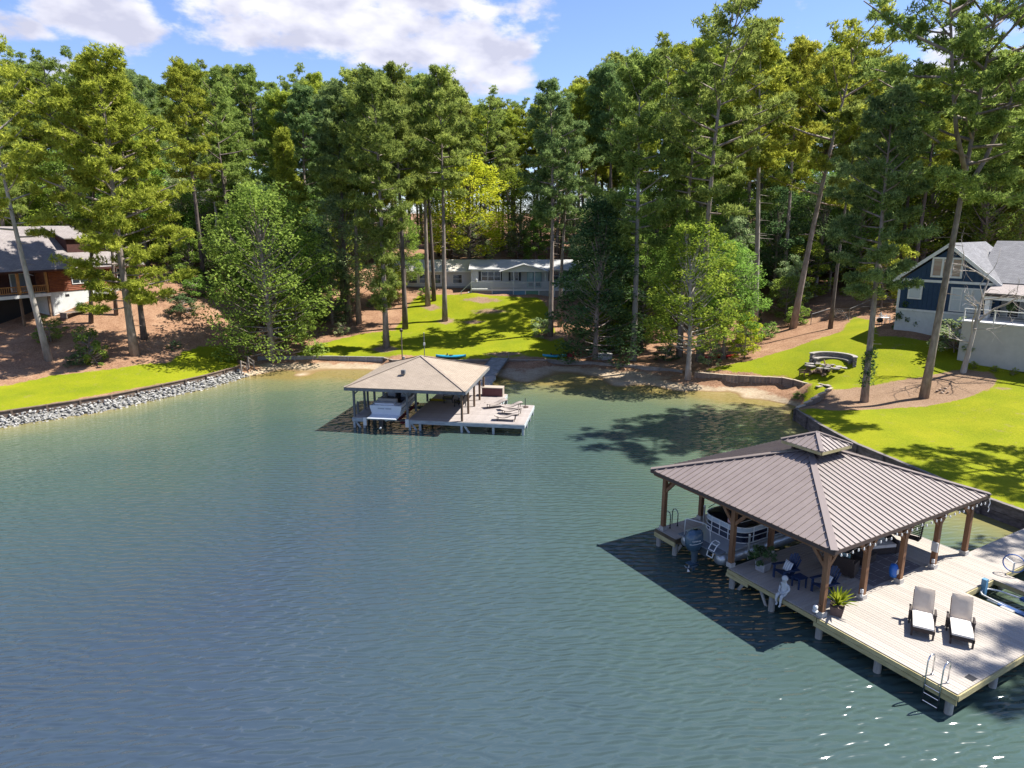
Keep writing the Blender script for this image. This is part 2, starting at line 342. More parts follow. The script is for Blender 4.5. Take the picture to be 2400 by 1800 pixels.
def axis(lo, hi, step, far_lo, far_hi):
    a = list(np.arange(lo, hi + 1e-6, step)); s = step; x = lo
    pre = []
    while x > far_lo: s *= 1.25; x -= s; pre.append(x)
    s = step; x = a[-1]; post = []
    while x < far_hi: s *= 1.25; x += s; post.append(x)
    return np.array(pre[::-1] + a + post)
def make_land():
    xs = axis(-62, 60, 0.6, -1500, 1500); ys = axis(22, 125, 0.6, -380, 2200)
    nx, ny = len(xs), len(ys)
    X, Y = np.meshgrid(xs, ys); P = np.stack([X.ravel(), Y.ravel()], 1)
    hx = np.maximum(np.diff(xs, append=xs[-1] + 1), np.diff(xs, prepend=xs[0] - 1)); hy = np.maximum(np.diff(ys, append=ys[-1] + 1), np.diff(ys, prepend=ys[0] - 1))
    HX, HY = np.meshgrid(hx, hy); cell = 0.5 * np.hypot(HX, HY).ravel() * 1.01
    s, Q = sd_poly(P, LAKE, True); s = -s                       # + on land
    snap = np.abs(s) < cell
    P2 = P.copy(); P2[snap] = Q[snap]
    far = np.clip((np.hypot(P[:, 0], P[:, 1] - 80) - 230) / 400, 0, 1)
    Z = height(P2); Z = Z * (1 - far) + 22 * far
    wob = np.sin(P2[:, 0] * 0.9 + np.sin(P2[:, 1] * 0.7) * 1.3) * np.sin(P2[:, 1] * 1.1 + np.sin(P2[:, 0] * 0.5)) * 0.06
    Z += wob * np.clip((s - 2) / 6, 0, 1)
    idx = np.arange(nx * ny).reshape(ny, nx)
    a, b, c, d = idx[:-1, :-1].ravel(), idx[:-1, 1:].ravel(), idx[1:, 1:].ravel(), idx[1:, :-1].ravel()
    F = np.vstack([np.stack([a, b, c], 1), np.stack([a, c, d], 1)])
    lake = (~snap) & (s < 0)
    keep = ~lake[F].any(1)
    alls = snap[F].all(1); cen = P[F].mean(1)
    F = F[keep]; alls = alls[keep]; cen = cen[keep]
    if alls.any():
        sc = sd_poly(cen[alls], LAKE); ok = np.ones(len(F), bool); ok[np.where(alls)[0]] = sc < 0; F = F[ok]
    used = np.unique(F); remap = -np.ones(nx * ny, int); remap[used] = np.arange(len(used)); F = remap[F]
    V = np.column_stack([P2, Z])[used]; PU = P2[used]
    g = np.maximum.reduce([sd_poly(PU, G_LEFT), sd_poly(PU, G_MID), sd_poly(PU, G_RIGHT)])
    g = np.minimum(g, -sd_poly(PU, MULCH))
    pt = np.maximum.reduce([sd_poly(PU, q) for q in PATCHES])
    sa = sd_poly(PU, SAND)
    me = mesh_np('ground', V, F, None, True)
    for nm, val in (('grass', g), ('patch', pt), ('sand', sa), ('mulch', sd_poly(PU, MULCH))):
        at_ = me.attributes.new(nm, 'FLOAT', 'POINT'); at_.data.foreach_set('value', np.clip(val, -6, 6).astype(np.float32))
    return me

def ground_mat():
    m, nt, P, L = new_mat('ground')
    N = lambda t, **k: _node(nt, t, **k)
    P.inputs['Roughness'].default_value = 0.95; P.inputs['Specular IOR Level'].default_value = 0.1
    geo = N('ShaderNodeNewGeometry')
    def noise(s, det=4, r=0.6, vec=None):
        n = N('ShaderNodeTexNoise'); n.inputs['Scale'].default_value = s; n.inputs['Detail'].default_value = det; n.inputs['Roughness'].default_value = r
        L(vec or geo.outputs['Position'], n.inputs['Vector']); return n.outputs['Fac']
    def ramp(f, stops):
        c = N('ShaderNodeValToRGB'); e = c.color_ramp.elements
        while len(e) < len(stops): e.new(0.5)
        for i, (p, col) in enumerate(stops): e[i].position = p; e[i].color = (*col, 1)
        L(f, c.inputs[0]); return c.outputs['Color']
    def mask(attr, nsc, amp, lo=-0.15, hi=0.15):
        a = N('ShaderNodeAttribute'); a.attribute_name = attr
        n = noise(nsc, 5, 0.7); k = N('ShaderNodeMath', operation='MULTIPLY_ADD'); k.inputs[1].default_value = amp; k.inputs[2].default_value = -amp / 2; L(n, k.inputs[0])
        s = N('ShaderNodeMath', operation='ADD'); L(a.outputs['Fac'], s.inputs[0]); L(k.outputs[0], s.inputs[1])
        r = N('ShaderNodeMapRange'); r.interpolation_type = 'SMOOTHSTEP'; r.inputs['From Min'].default_value = lo; r.inputs['From Max'].default_value = hi; L(s.outputs[0], r.inputs['Value'])
        return r.outputs[0]
    def mix(f, a, b, bt='MIX'):
        x = N('ShaderNodeMix', data_type='RGBA', blend_type=bt)
        if isinstance(f, float): x.inputs['Factor'].default_value = f
        else: L(f, x.inputs['Factor'])
        L(a, x.inputs['A']); L(b, x.inputs['B']); return x.outputs['Result']
    straw = mix(0.5, ramp(noise(0.45, 6, 0.65), [(0.3, (0.1276, 0.0563, 0.0291)), (0.5, (0.2430, 0.1274, 0.0701)), (0.72, (0.3887, 0.2481, 0.1532))]), ramp(noise(7, 5, 0.75), [(0.36, (0.1033, 0.0537, 0.0319)), (0.62, (0.4374, 0.2817, 0.1822))]))
    mulch = mix(0.6, ramp(noise(0.6, 5), [(0.35, (0.1944, 0.1188, 0.0720)), (0.65, (0.2880, 0.1944, 0.1260))]), ramp(noise(11, 5, 0.8), [(0.36, (0.1080, 0.0648, 0.0396)), (0.6, (0.3312, 0.2304, 0.1584))]))
    grass = mix(0.42, ramp(noise(0.28, 5, 0.6), [(0.3, (0.1186, 0.1613, 0.0047)), (0.5, (0.1801, 0.2056, 0.0047)), (0.7, (0.2503, 0.2460, 0.0079))]), ramp(noise(10, 4, 0.8), [(0.34, (0.0615, 0.1048, 0.0047)), (0.64, (0.2899, 0.2984, 0.0158))]))
    thin = N('ShaderNodeMapRange'); thin.inputs['From Min'].default_value = 0.60; thin.inputs['From Max'].default_value = 0.74; thin.inputs['To Max'].default_value = 0.55; L(noise(0.8, 6, 0.75), thin.inputs['Value'])
    grass = mix(thin.outputs[0], grass, mulch)
    spk = N('ShaderNodeMapRange'); spk.inputs['From Min'].default_value = 0.66; spk.inputs['From Max'].default_value = 0.72; spk.inputs['To Max'].default_value = 0.6; L(noise(3.2, 3, 0.7), spk.inputs['Value'])
    grass = mix(spk.outputs[0], grass, straw)
    sand = mix(0.45, ramp(noise(0.5, 5), [(0.3, (0.2592, 0.1944, 0.1224)), (0.6, (0.4320, 0.3456, 0.2376))]), ramp(noise(5, 5, 0.7), [(0.38, (0.2016, 0.1440, 0.0936)), (0.6, (0.4464, 0.3600, 0.2592))]))
    # leaf litter drifts on the upper beach, wet sand at the water line
    sz = N('ShaderNodeSeparateXYZ'); L(geo.outputs['Position'], sz.inputs[0])
    wet = N('ShaderNodeMapRange'); wet.inputs['From Min'].default_value = 0.02; wet.inputs['From Max'].default_value = 0.10; L(sz.outputs['Z'], wet.inputs['Value'])
    wetc = N('ShaderNodeRGB'); wetc.outputs[0].default_value = (0.20, 0.135, 0.06, 1)
    sand = mix(wet.outputs[0], wetc.outputs[0], sand)
    lit = N('ShaderNodeMath', operation='MULTIPLY_ADD'); lit.inputs[1].default_value = 0.6; lit.inputs[2].default_value = -0.3; L(noise(1.1, 5, 0.7), lit.inputs[0])
    l2 = N('ShaderNodeMath', operation='ADD'); L(sz.outputs['Z'], l2.inputs[0]); L(lit.outputs[0], l2.inputs[1])
    l3 = N('ShaderNodeMapRange'); l3.inputs['From Min'].default_value = 0.26; l3.inputs['From Max'].default_value = 0.38; L(l2.outputs[0], l3.inputs['Value'])
    sand = mix(l3.outputs[0], sand, straw)
    col = mix(mask('grass', 1.4, 1.6), straw, grass)
    col = mix(mask('patch', 1.2, 1.4, -.3, .3), col, mulch)
    col = mix(mask('mulch', 2.0, 0.25, -.05, .05), col, mulch)
    col = mix(mask('sand', 2.0, 0.2, -.05, .05), col, sand)
    # thin bare streaks in the lawn
    L(col, P.inputs['Base Color'])
    b = N('ShaderNodeBump'); b.inputs['Strength'].default_value = 0.6; b.inputs['Distance'].default_value = 0.06; L(noise(9, 4, 0.75), b.inputs['Height']); L(b.outputs[0], P.inputs['Normal'])
    return m
land = obj('ground', make_land()); land.data.materials.append(ground_mat()); land['kind'] = 'structure'

# ---------------------------------------------------------------- water
def make_water():
    xs = axis(-62, 62, 1.0, -1400, 1400); ys = axis(16, 76, 1.0, -900, 80)
    X, Y = np.meshgrid(xs, ys); P = np.stack([X.ravel(), Y.ravel()], 1); nx, ny = len(xs), len(ys)
    idx = np.arange(nx * ny).reshape(ny, nx)
    F = np.stack([idx[:-1, :-1].ravel(), idx[:-1, 1:].ravel(), idx[1:, 1:].ravel(), idx[1:, :-1].ravel()], 1)
    me = mesh_np('water', np.column_stack([P, np.zeros(len(P))]), F)
    s = sd_poly(P, LAKE)
    a = me.attributes.new('shore', 'FLOAT', 'POINT'); a.data.foreach_set('value', np.clip(s, -2, 40).astype(np.float32))
    return me
def water_mat():
    m, nt, P, L = new_mat('water'); N = lambda t, **k: _node(nt, t, **k)
    P.inputs['Roughness'].default_value = 0.09; P.inputs['IOR'].default_value = 1.38; P.inputs['Specular IOR Level'].default_value = 0.5
    geo = N('ShaderNodeNewGeometry')
    a = N('ShaderNodeAttribute'); a.attribute_name = 'shore'
    wob = N('ShaderNodeTexNoise'); wob.inputs['Scale'].default_value = 0.15; wob.inputs['Detail'].default_value = 3; L(geo.outputs['Position'], wob.inputs['Vector'])
    k = N('ShaderNodeMath', operation='MULTIPLY_ADD'); k.inputs[1].default_value = 6; k.inputs[2].default_value = -3; L(wob.outputs['Fac'], k.inputs[0])
    ad = N('ShaderNodeMath', operation='ADD'); L(a.outputs['Fac'], ad.inputs[0]); L(k.outputs[0], ad.inputs[1])
    mr = N('ShaderNodeMapRange'); mr.inputs['From Min'].default_value = 0; mr.inputs['From Max'].default_value = 40; L(ad.outputs[0], mr.inputs['Value'])
    cr = N('ShaderNodeValToRGB'); e = cr.color_ramp.elements
    e[0].position = 0.0; e[0].color = (0.22, 0.175, 0.060, 1); e[1].position = 0.95; e[1].color = (0.036, 0.055, 0.080, 1)
    for p, c in ((0.05, (0.165, 0.170, 0.080)), (0.15, (0.094, 0.128, 0.080)), (0.40, (0.052, 0.086, 0.074)), (0.68, (0.042, 0.068, 0.076))):
        x = e.new(p); x.color = (*c, 1)
    L(mr.outputs[0], cr.inputs[0]); L(cr.outputs['Color'], P.inputs['Base Color'])
    # ripples: crossing trains of bent wavelets, ruffled in patches and calmer near the shore
    def wave(rot, scale, dist, det, dsc, st=(1, 1, 1)):
        mp = N('ShaderNodeMapping'); mp.inputs['Rotation'].default_value = (0, 0, rot); mp.inputs['Scale'].default_value = st
        L(geo.outputs['Position'], mp.inputs[0]); w = N('ShaderNodeTexWave'); w.wave_type = 'BANDS'; w.bands_direction = 'Y'; w.wave_profile = 'SIN'
        w.inputs['Scale'].default_value = scale; w.inputs['Distortion'].default_value = dist; w.inputs['Detail'].default_value = det; w.inputs['Detail Scale'].default_value = dsc; w.inputs['Detail Roughness'].default_value = 0.55
        L(mp.outputs[0], w.inputs['Vector']); return w.outputs['Fac']
    def tex(scale, det, st=(1, 1, 1)):
        mp = N('ShaderNodeMapping'); mp.inputs['Scale'].default_value = st; L(geo.outputs['Position'], mp.inputs[0])
        n = N('ShaderNodeTexNoise'); n.inputs['Scale'].default_value = scale; n.inputs['Detail'].default_value = det; L(mp.outputs[0], n.inputs['Vector']); return n.outputs['Fac']
    def mad(a_, k_, c_):
        q = N('ShaderNodeMath', operation='MULTIPLY_ADD'); L(a_, q.inputs[0])
        if isinstance(k_, float): q.inputs[1].default_value = k_
        else: L(k_, q.inputs[1])
        if isinstance(c_, float): q.inputs[2].default_value = c_
        else: L(c_, q.inputs[2])
        return q.outputs[0]
    w1 = wave(radians(6), 0.75, 9.0, 3.0, 0.55, (0.55, 1, 1)); w2 = wave(radians(-24), 1.2, 8.0, 2.0, 0.8, (0.6, 1, 1)); w3 = wave(radians(38), 0.33, 7.0, 2.0, 0.5)
    hgt = mad(w2, 0.55, w1); hgt = mad(w3, 0.35, hgt); hgt = mad(tex(1.6, 2, (0.5, 1.5, 1)), 0.9, hgt); hgt = mad(tex(0.22, 2), 1.3, hgt)
    patch = N('ShaderNodeMapRange'); patch.inputs['From Min'].default_value = 0.36; patch.inputs['From Max'].default_value = 0.62; patch.inputs['To Min'].default_value = 0.45; patch.inputs['To Max'].default_value = 1.0; L(tex(0.045, 3, (1, 0.8, 1)), patch.inputs['Value'])
    calm = N('ShaderNodeMapRange'); calm.inputs['From Min'].default_value = -1; calm.inputs['From Max'].default_value = 20; calm.inputs['To Min'].default_value = 0.30; calm.inputs['To Max'].default_value = 1.0; L(a.outputs['Fac'], calm.inputs['Value'])
    stg = N('ShaderNodeMath', operation='MULTIPLY'); L(calm.outputs[0], stg.inputs[0]); L(patch.outputs[0], stg.inputs[1])
    b = N('ShaderNodeBump'); b.inputs['Distance'].default_value = 0.042; L(stg.outputs[0], b.inputs['Strength']); L(hgt, b.inputs['Height']); L(b.outputs[0], P.inputs['Normal'])
    return m
wat = obj('water', make_water()); wat.data.materials.append(water_mat()); wat['kind'] = 'structure'

# ---------------------------------------------------------------- trees
BARK = mat('bark', (0.16, 0.125, 0.105), 0.9, (0.34, 0.28, 0.24), 3.0, (1, 1, 0.35), 0.9, 7, rnd=0.12)
BARKD = mat('dark_bark', (0.07, 0.055, 0.05), 0.9, (0.17, 0.135, 0.115), 3.0, (1, 1, 0.35), 0.9, 7, rnd=0.12)
BARKG = mat('grey_bark', (0.24, 0.21, 0.185), 0.9, (0.44, 0.40, 0.36), 2.0, (1, 1, 0.35), 0.7, 7, rnd=0.1)
DEADW = mat('dead_wood', (0.30, 0.26, 0.23), 0.9, (0.50, 0.45, 0.41), 2.0, (1, 1, 0.4), 0.5, 8, rnd=0.1)
LEAF = {
    'pine': leaf_mat('pine_needles', (0.105, 0.160, 0.040), (0.47, 0.56, 0.14)),
    'yellow': leaf_mat('yellow_pine_needles', (0.155, 0.205, 0.028), (0.60, 0.64, 0.10)),
    'blue': leaf_mat('dark_pine_needles', (0.078, 0.140, 0.052), (0.37, 0.49, 0.17)),
    'oak': leaf_mat('green_leaves', (0.085, 0.165, 0.034), (0.36, 0.52, 0.10)),
    'gum': leaf_mat('sweetgum_leaves', (0.105, 0.180, 0.028), (0.46, 0.54, 0.075)),
    'lime': leaf_mat('lime_leaves', (0.25, 0.32, 0.022), (0.64, 0.64, 0.06)),
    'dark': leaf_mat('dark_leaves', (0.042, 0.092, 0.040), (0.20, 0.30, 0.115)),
    'pale': leaf_mat('pale_leaves', (0.15, 0.23, 0.10), (0.48, 0.56, 0.27)),
    'fern': leaf_mat('fern_fronds', (0.13, 0.19, 0.015), (0.46, 0.48, 0.05)),
}
def unit(n, r): 
    v = r.normal(size=(n, 3)); return v / np.linalg.norm(v, axis=1)[:, None]
def needles(C, R, n, r, w=0.060, up=0.25):
    """C (m,3) tuft centres, R (m,) radii -> star of n thin triangles each"""
    m = len(C); d = unit(m * n, r); d[:, 2] += up; d /= np.linalg.norm(d, axis=1)[:, None]
    c = np.repeat(C, n, 0); rr = np.repeat(R, n) * r.uniform(0.65, 1.15, m * n)
    side = np.cross(d, unit(m * n, r)); side /= np.linalg.norm(side, axis=1)[:, None] + 1e-9
    base = c + d * (rr * 0.12)[:, None]; ww = (rr * w / 0.45)[:, None]
    V = np.stack([base + side * ww, base - side * ww, c + d * rr[:, None]], 1).reshape(-1, 3)
    return V, np.arange(m * n * 3).reshape(-1, 3)
def leaves(C, size, r, flat=0.5):
    m = len(C); nrm = unit(m, r); nrm[:, 2] = np.abs(nrm[:, 2]) + flat; nrm /= np.linalg.norm(nrm, axis=1)[:, None]
    a = np.cross(nrm, unit(m, r)); a /= np.linalg.norm(a, axis=1)[:, None] + 1e-9; b = np.cross(nrm, a)
    s = (size * r.uniform(0.6, 1.3, m))[:, None]
    V = np.stack([C - a * s, C + b * s * 0.55, C + a * s, C - b * s * 0.55], 1).reshape(-1, 3)
    return V, np.arange(m * 4).reshape(-1, 4)
def puff(c, rad, n, r, squash=0.6):
    p = unit(n, r) * (r.uniform(0.35, 1.0, n) ** 0.6)[:, None] * rad; p[:, 2] *= squash; return p + c

def trunk_path(H, r, bend, n=9):
    ph = r.uniform(0, 2 * pi); ph2 = r.uniform(0, 2 * pi)
    pts = []
    for i in range(n):
        t = i / (n - 1); pts.append((bend * (sin(t * 2.6 + ph) - sin(ph)) * t, bend * (sin(t * 2.2 + ph2) - sin(ph2)) * t, H * t))
    return np.array(pts)
def on_path(P, z):
    return np.array([np.interp(z, P[:, 2], P[:, 0]), np.interp(z, P[:, 2], P[:, 1]), z])
def pine_meshes(name, seed, H=28, cb=0.45, spread=4.5, nb=36, puffs=6, tufts=6, tr=0.5, rad=0.34, shape='oval', bend=0.35, nn=13, low=0, fork=False):
    r = np.random.default_rng(seed); T = MB(); P = trunk_path(H * 0.985, r, bend)
    zs = P[:, 2] / H
    T.tube([tuple(p) for p in P], [max(0.03, rad * (1 - 0.90 * z ** 1.1)) * (1.25 if i == 0 else 1) for i, z in enumerate(zs)], 9)
    C = []; az = r.uniform(0, 6)
    stems = [(P, 0)]
    if fork:
        for k, (fz, fa) in enumerate(((0.50, 0.3), (0.56, 3.4))):
            b0 = on_path(P, fz * H); L = H * (0.99 - fz)
            dx = np.array([cos(fa), sin(fa), 0])
            Q = np.array([b0 + dx * (L * 0.42 * (s ** 0.7)) + np.array([0, 0, L * s]) for s in np.linspace(0, 1, 6)])
            T.tube([tuple(p) for p in Q], [rad * 0.55 * (1 - 0.9 * s) + 0.02 for s in np.linspace(0, 1, 6)], 7)
            stems.append((Q, fz))
    for si, (PP, f0) in enumerate(stems):
        n_b = nb if si == 0 else nb // 2
        for i in range(n_b):
            t = (i + r.uniform(0, 1)) / n_b
            if si == 0: z = H * (cb + (0.985 - cb) * t)
            else: z = PP[0, 2] + (PP[-1, 2] - PP[0, 2]) * (0.25 + 0.75 * t)
            o = on_path(PP, z); az += 2.4 + r.uniform(-0.5, 0.5)
            if shape == 'oval': Ls = (sin(pi * (0.20 + 0.74 * t))) ** 0.8
            elif shape == 'cone': Ls = 1.05 - 0.88 * t
            else: Ls = 0.55 + 0.6 * sin(pi * min(1, t * 0.95 + 0.12))       # flat topped
            L = spread * Ls * r.uniform(0.6, 1.15) * (0.75 if si else 1)
            e = radians(-8 + 50 * t + r.uniform(-10, 12)); d = np.array([cos(az) * cos(e), sin(az) * cos(e), sin(e)])
            pts = [o + d * L * s + np.array([0, 0, 0.16 * L * s * s]) for s in (0, 0.35, 0.7, 1.0)]
            T.tube([tuple(p) for p in pts], [0.02 + 0.016 * L * (1 - 0.8 * s) for s in (0, 0.35, 0.7, 1.0)], 4, False)
            npf = max(2, int(puffs * (0.5 + 0.6 * L / spread)))
            for k in range(npf):
                s = r.uniform(0.38, 1.02); p = o + d * L * s + np.array([0, 0, 0.16 * L * s * s])
                lat = np.cross(d, [0, 0, 1]); lat /= np.linalg.norm(lat) + 1e-9
                p = p + lat * r.normal() * 0.30 * L * (1.15 - s) + np.array([0, 0, r.uniform(-0.1, 0.35)])
                C.append(puff(p, r.uniform(0.5, 0.95), tufts, r, 0.55))
    for i in range(low):                                             # epicormic tufts on the lower trunk
        z = H * r.uniform(0.16, cb); o = on_path(P, z); a = r.uniform(0, 6.28)
        C.append(puff(o + np.array([cos(a), sin(a), 0]) * r.uniform(0.3, 1.3), 0.6, tufts, r, 0.6))
    for i in range(9):                                               # dead stubs under the crown
        z = H * r.uniform(cb * 0.55, cb); o = on_path(P, z); a = r.uniform(0, 6.28); L = r.uniform(0.5, 1.9)
        T.tube([tuple(o), tuple(o + np.array([cos(a) * L, sin(a) * L, -0.1 * L]))], [0.035, 0.012], 4, False)
    C = np.vstack(C); V, F = needles(C, r.uniform(0.85, 1.2, len(C)) * tr, nn, r)
    return T.mesh(name + '_trunk', BARK, True), mesh_np(name + '_crown', V, F, LEAF['pine'])
def broad_meshes(name, seed, H=16, cb=0.2, rx=5.5, n=5200, leaf=0.2, blobs=46, rad=0.3, bottom=0.0, narrow=1.0, flat=0.5, squash=0.62):
    r = np.random.default_rng(seed); T = MB(); P = trunk_path(H * 0.8, r, 0.3)
    T.tube([tuple(p) for p in P], [max(0.03, rad * (1 - 0.85 * p[2] / H)) * (1.3 if i == 0 else 1) for i, p in enumerate(P)], 8)
    C = []; per = n // blobs
    for i in range(blobs):
        t = (i + r.uniform(0, 1)) / blobs; z = H * (cb + (1.0 - cb) * t)
        w = rx * (sin(pi * (0.22 + bottom * 0.2 + 0.72 * t)) ** 0.75) * (1 - (1 - narrow) * t)
        a = i * 2.4 + r.uniform(-0.5, 0.5); q = w * sqrt(r.uniform(0.12, 1.0))
        c = np.array([cos(a) * q, sin(a) * q, z + r.uniform(-0.4, 0.4)]); o = on_path(P, min(max(z * 0.72, 0.3), H * 0.78))
        mid = (o * 0.5 + c * 0.5) + np.array([0, 0, -0.1 * q])
        T.tube([tuple(o), tuple(mid), tuple(c)], [0.05 * rad / 0.3 + 0.01 * q, 0.04, 0.015], 4, False)
        br = r.uniform(0.75, 1.35) * rx * 0.24
        C.append(puff(c, br, int(per * r.uniform(0.6, 1.4)), r, squash))
    C = np.vstack(C); V, F = leaves(C, np.full(len(C), leaf), r, flat)
    return T.mesh(name + '_trunk', BARK, True), mesh_np(name + '_crown', V, F, LEAF['oak'])

KIND = {
    'tall': [pine_meshes('tall%d' % i, 100 + i, 29, (0.52, 0.58, 0.49, .60)[i], (3.9, 3.5, 4.3, 3.7)[i], 36, 7, 14, 0.40, (0.31, .27, .33, .25)[i], 'oval', 0.5) for i in range(4)],
    'full': [pine_meshes('full%d' % i, 120 + i, 29, 0.17, 6.9, 66, 9, 13, 0.45, 0.40, 'oval', 0.4) for i in range(2)],
    'open': [pine_meshes('open%d' % i, 140 + i, 30, (0.44, .5)[i], 5.4, 26, 7, 12, 0.42, 0.33, 'flat', 0.7) for i in range(2)],
    'big': [pine_meshes('big0', 160, 35, 0.49, 7.6, 34, 8, 15, 0.42, 0.32, 'flat', 0.5, fork=True)],
    'dense': [pine_meshes('dense%d' % i, 180 + i, 25, 0.36, 4.0, 44, 8, 14, 0.40, 0.28, 'cone', 0.3) for i in range(2)],
    'low': [pine_meshes('low0', 200, 29, 0.46, 4.4, 38, 8, 14, 0.41, 0.34, 'oval', 0.4, low=60)],
    'mid': [pine_meshes('mid%d' % i, 210 + i, 27, 0.38, 4.7, 40, 8, 14, 0.41, 0.32, 'oval', 0.4) for i in range(2)],
    'oak': [broad_meshes('oak%d' % i, 220 + i, 17, 0.06, 6.4, 17000, 0.155, 90, 0.34) for i in range(2)],
    'gum': [broad_meshes('gum%d' % i, 240 + i, 17, 0.25, 5.0, 13000, 0.15, 66, 0.27, narrow=0.8) for i in range(2)],
    'under': [broad_meshes('under%d' % i, 260 + i, 8, 0.10, 3.2, 5200, 0.14, 38, 0.12) for i in range(3)],
    'magnolia': [broad_meshes('mag0', 280, 19, 0.02, 5.0, 15000, 0.165, 100, 0.28, narrow=0.45)],
    'shrub': [broad_meshes('shrub%d' % i, 300 + i, 1.6, 0.05, 1.0, 2200, 0.062, 26, 0.03, squash=0.85) for i in range(3)],
}
def tree(kind, var, base, H, rz, label, cat='tree', group=None, leaf=None, bark=None, lean=(0, 0), name=None, sx=1.0):
    tm, cm = KIND[kind][var % len(KIND[kind])]
    h0 = {'tall': 29, 'full': 29, 'open': 30, 'big': 35, 'dense': 25, 'low': 29, 'mid': 27, 'oak': 17, 'gum': 17, 'under': 8, 'magnolia': 19, 'shrub': 1.6}[kind]
    nm = name or {'oak': 'hardwood_tree', 'gum': 'sweetgum_tree', 'under': 'understory_tree', 'magnolia': 'evergreen_tree', 'shrub': 'shrub'}.get(kind, 'pine_tree')
    t = thing(nm, label, cat, (base[0], base[1], base[2] - 0.08), 0, group)
    s = H / h0; t.scale = (s * sx, s * sx, s); t.rotation_euler = (lean[1], lean[0], rz)
    a = obj('trunk' if kind != 'shrub' else 'stem', tm, t); b = obj('crown' if kind != 'shrub' else 'foliage', cm, t)
    for o, m in ((a, bark), (b, leaf)):
        if m: o.material_slots[0].link = 'OBJECT'; o.material_slots[0].material = m if not isinstance(m, str) else LEAF[m]
    return t
def tree_px(kind, var, u, v, vtop, label, leaf=None, rz=None, **k):
    g = ground(u, v); Y = g[1]
    top = atY(u, vtop, Y)[2]; H = max(2.0, top - g[2])
    k.setdefault('sx', 1.0)
    return tree(kind, var, g, H, rng.uniform(0, 6.28) if rz is None else rz, label, leaf=leaf, **k)

FP = 'pines standing in front of the wood'
front = [
 # kind, variant, base px, top v, label, leaf, extra
 ('open', 0, 115, 845, 150, 'grey trunked pine leaning left in front of the log cabin', 'yellow', dict(bark=BARKG, lean=(-0.085, 0))),
 ('tall', 3, 213, 757, 190, 'thin dark pine leaning left across the log cabin roof', 'yellow', dict(lean=(-0.13, 0), bark=BARKD)),
 ('tall', 3, 272, 737, 240, 'slim pine beside the right end of the cabin wall', 'pine', dict(bark=BARKD, lean=(-.05, 0))),
 ('full', 0, 316, 832, 140, 'largest pine on the left bank, bright yellow green crown hanging low', 'yellow', dict(lean=(-0.03, 0), sx=1.05, bark=BARK)),
 ('low', 0, 338, 795, 215, 'second trunk standing just behind the low hanging yellow green pine', 'yellow', dict(bark=BARKD)),
 ('tall', 2, 478, 662, 150, 'dark trunked pine on the slope left of the round green hardwood', 'yellow', dict(bark=BARKD)),
 ('dense', 1, 545, 640, 250, 'bushy pine filling the gap above the round green hardwood', 'pine', {}),
 ('dense', 0, 690, 700, 300, 'yellowish bushy pine behind the round green hardwood', 'yellow', {}),
 ('tall', 1, 815, 757, 200, 'dark pine between the round hardwood and the lawn', 'blue', dict(bark=BARKD)),
 ('low', 0, 906, 815, 175, 'pine with needle tufts low on its trunk, near the beach wall on the lawn', 'pine', {}),
 ('tall', 0, 950, 770, 160, 'straight pine behind the lamp post on the lawn', 'pine', dict(bark=BARKD)),
 ('tall', 2, 1003, 716, 190, 'slender pine left of a thicker trunk at the lawn edge near the mobile home', 'pine', {}),
 ('tall', 1, 1017, 704, 180, 'thicker of the pair of pines at the lawn edge near the mobile home', 'pine', dict(bark=BARKD)),
 ('tall', 0, 1043, 752, 165, 'pine standing alone on the middle lawn below the mobile home', 'pine', dict(bark=BARK)),
 ('tall', 2, 1290, 787, 205, 'pine at the right edge of the middle lawn beside a leafy plant', 'blue', dict(bark=BARK)),
 ('open', 1, 1312, 765, 300, 'thinner pine behind the one at the right edge of the middle lawn', 'blue', {}),
 ('mid', 1, 1484, 845, 130, 'stout grey pine standing at the beach between evergreen and sweetgum', 'pine', dict(bark=BARKG, sx=0.95)),
 ('tall', 2, 1592, 838, 165, 'pine with a bare trunk just left of the sweetgum', 'pine', {}),
 ('open', 0, 1640, 845, 12, 'tallest pine behind the sweetgum, its top against blue sky', 'pine', dict(bark=BARK)),
 ('tall', 0, 1768, 766, 62, 'tall pale trunked pine beside the lime green dogwood', 'yellow', dict(bark=BARKG, lean=(0.035, 0))),
 ('open', 0, 1858, 770, 60, 'pine leaning right on the straw slope left of the blue house', 'yellow', dict(bark=BARK, lean=(0.10, 0), sx=1.02)),
 ('tall', 1, 1946, 770, 240, 'short dark trunk at the lawn corner left of the chain link fence', 'pine', dict(bark=BARKD)),
 ('mid', 0, 2025, 942, 230, 'pine with ivy on its lower trunk at the left end of the mulch bed', 'blue', dict(bark=BARK, lean=(0.02, 0))),
 ('big', 0, 2165, 932, -75, 'largest pine on the right, rising from the mulch bed before the blue house', 'pine', dict(bark=BARK, lean=(0.055, 0), rz=0.2, sx=1.08)),
]
for k, vr, u, v, vt, lb, lf, ex in front: tree_px(k, vr, u, v, vt, lb, lf, group=FP, **ex)
HW = 'hardwoods at the wood edge'
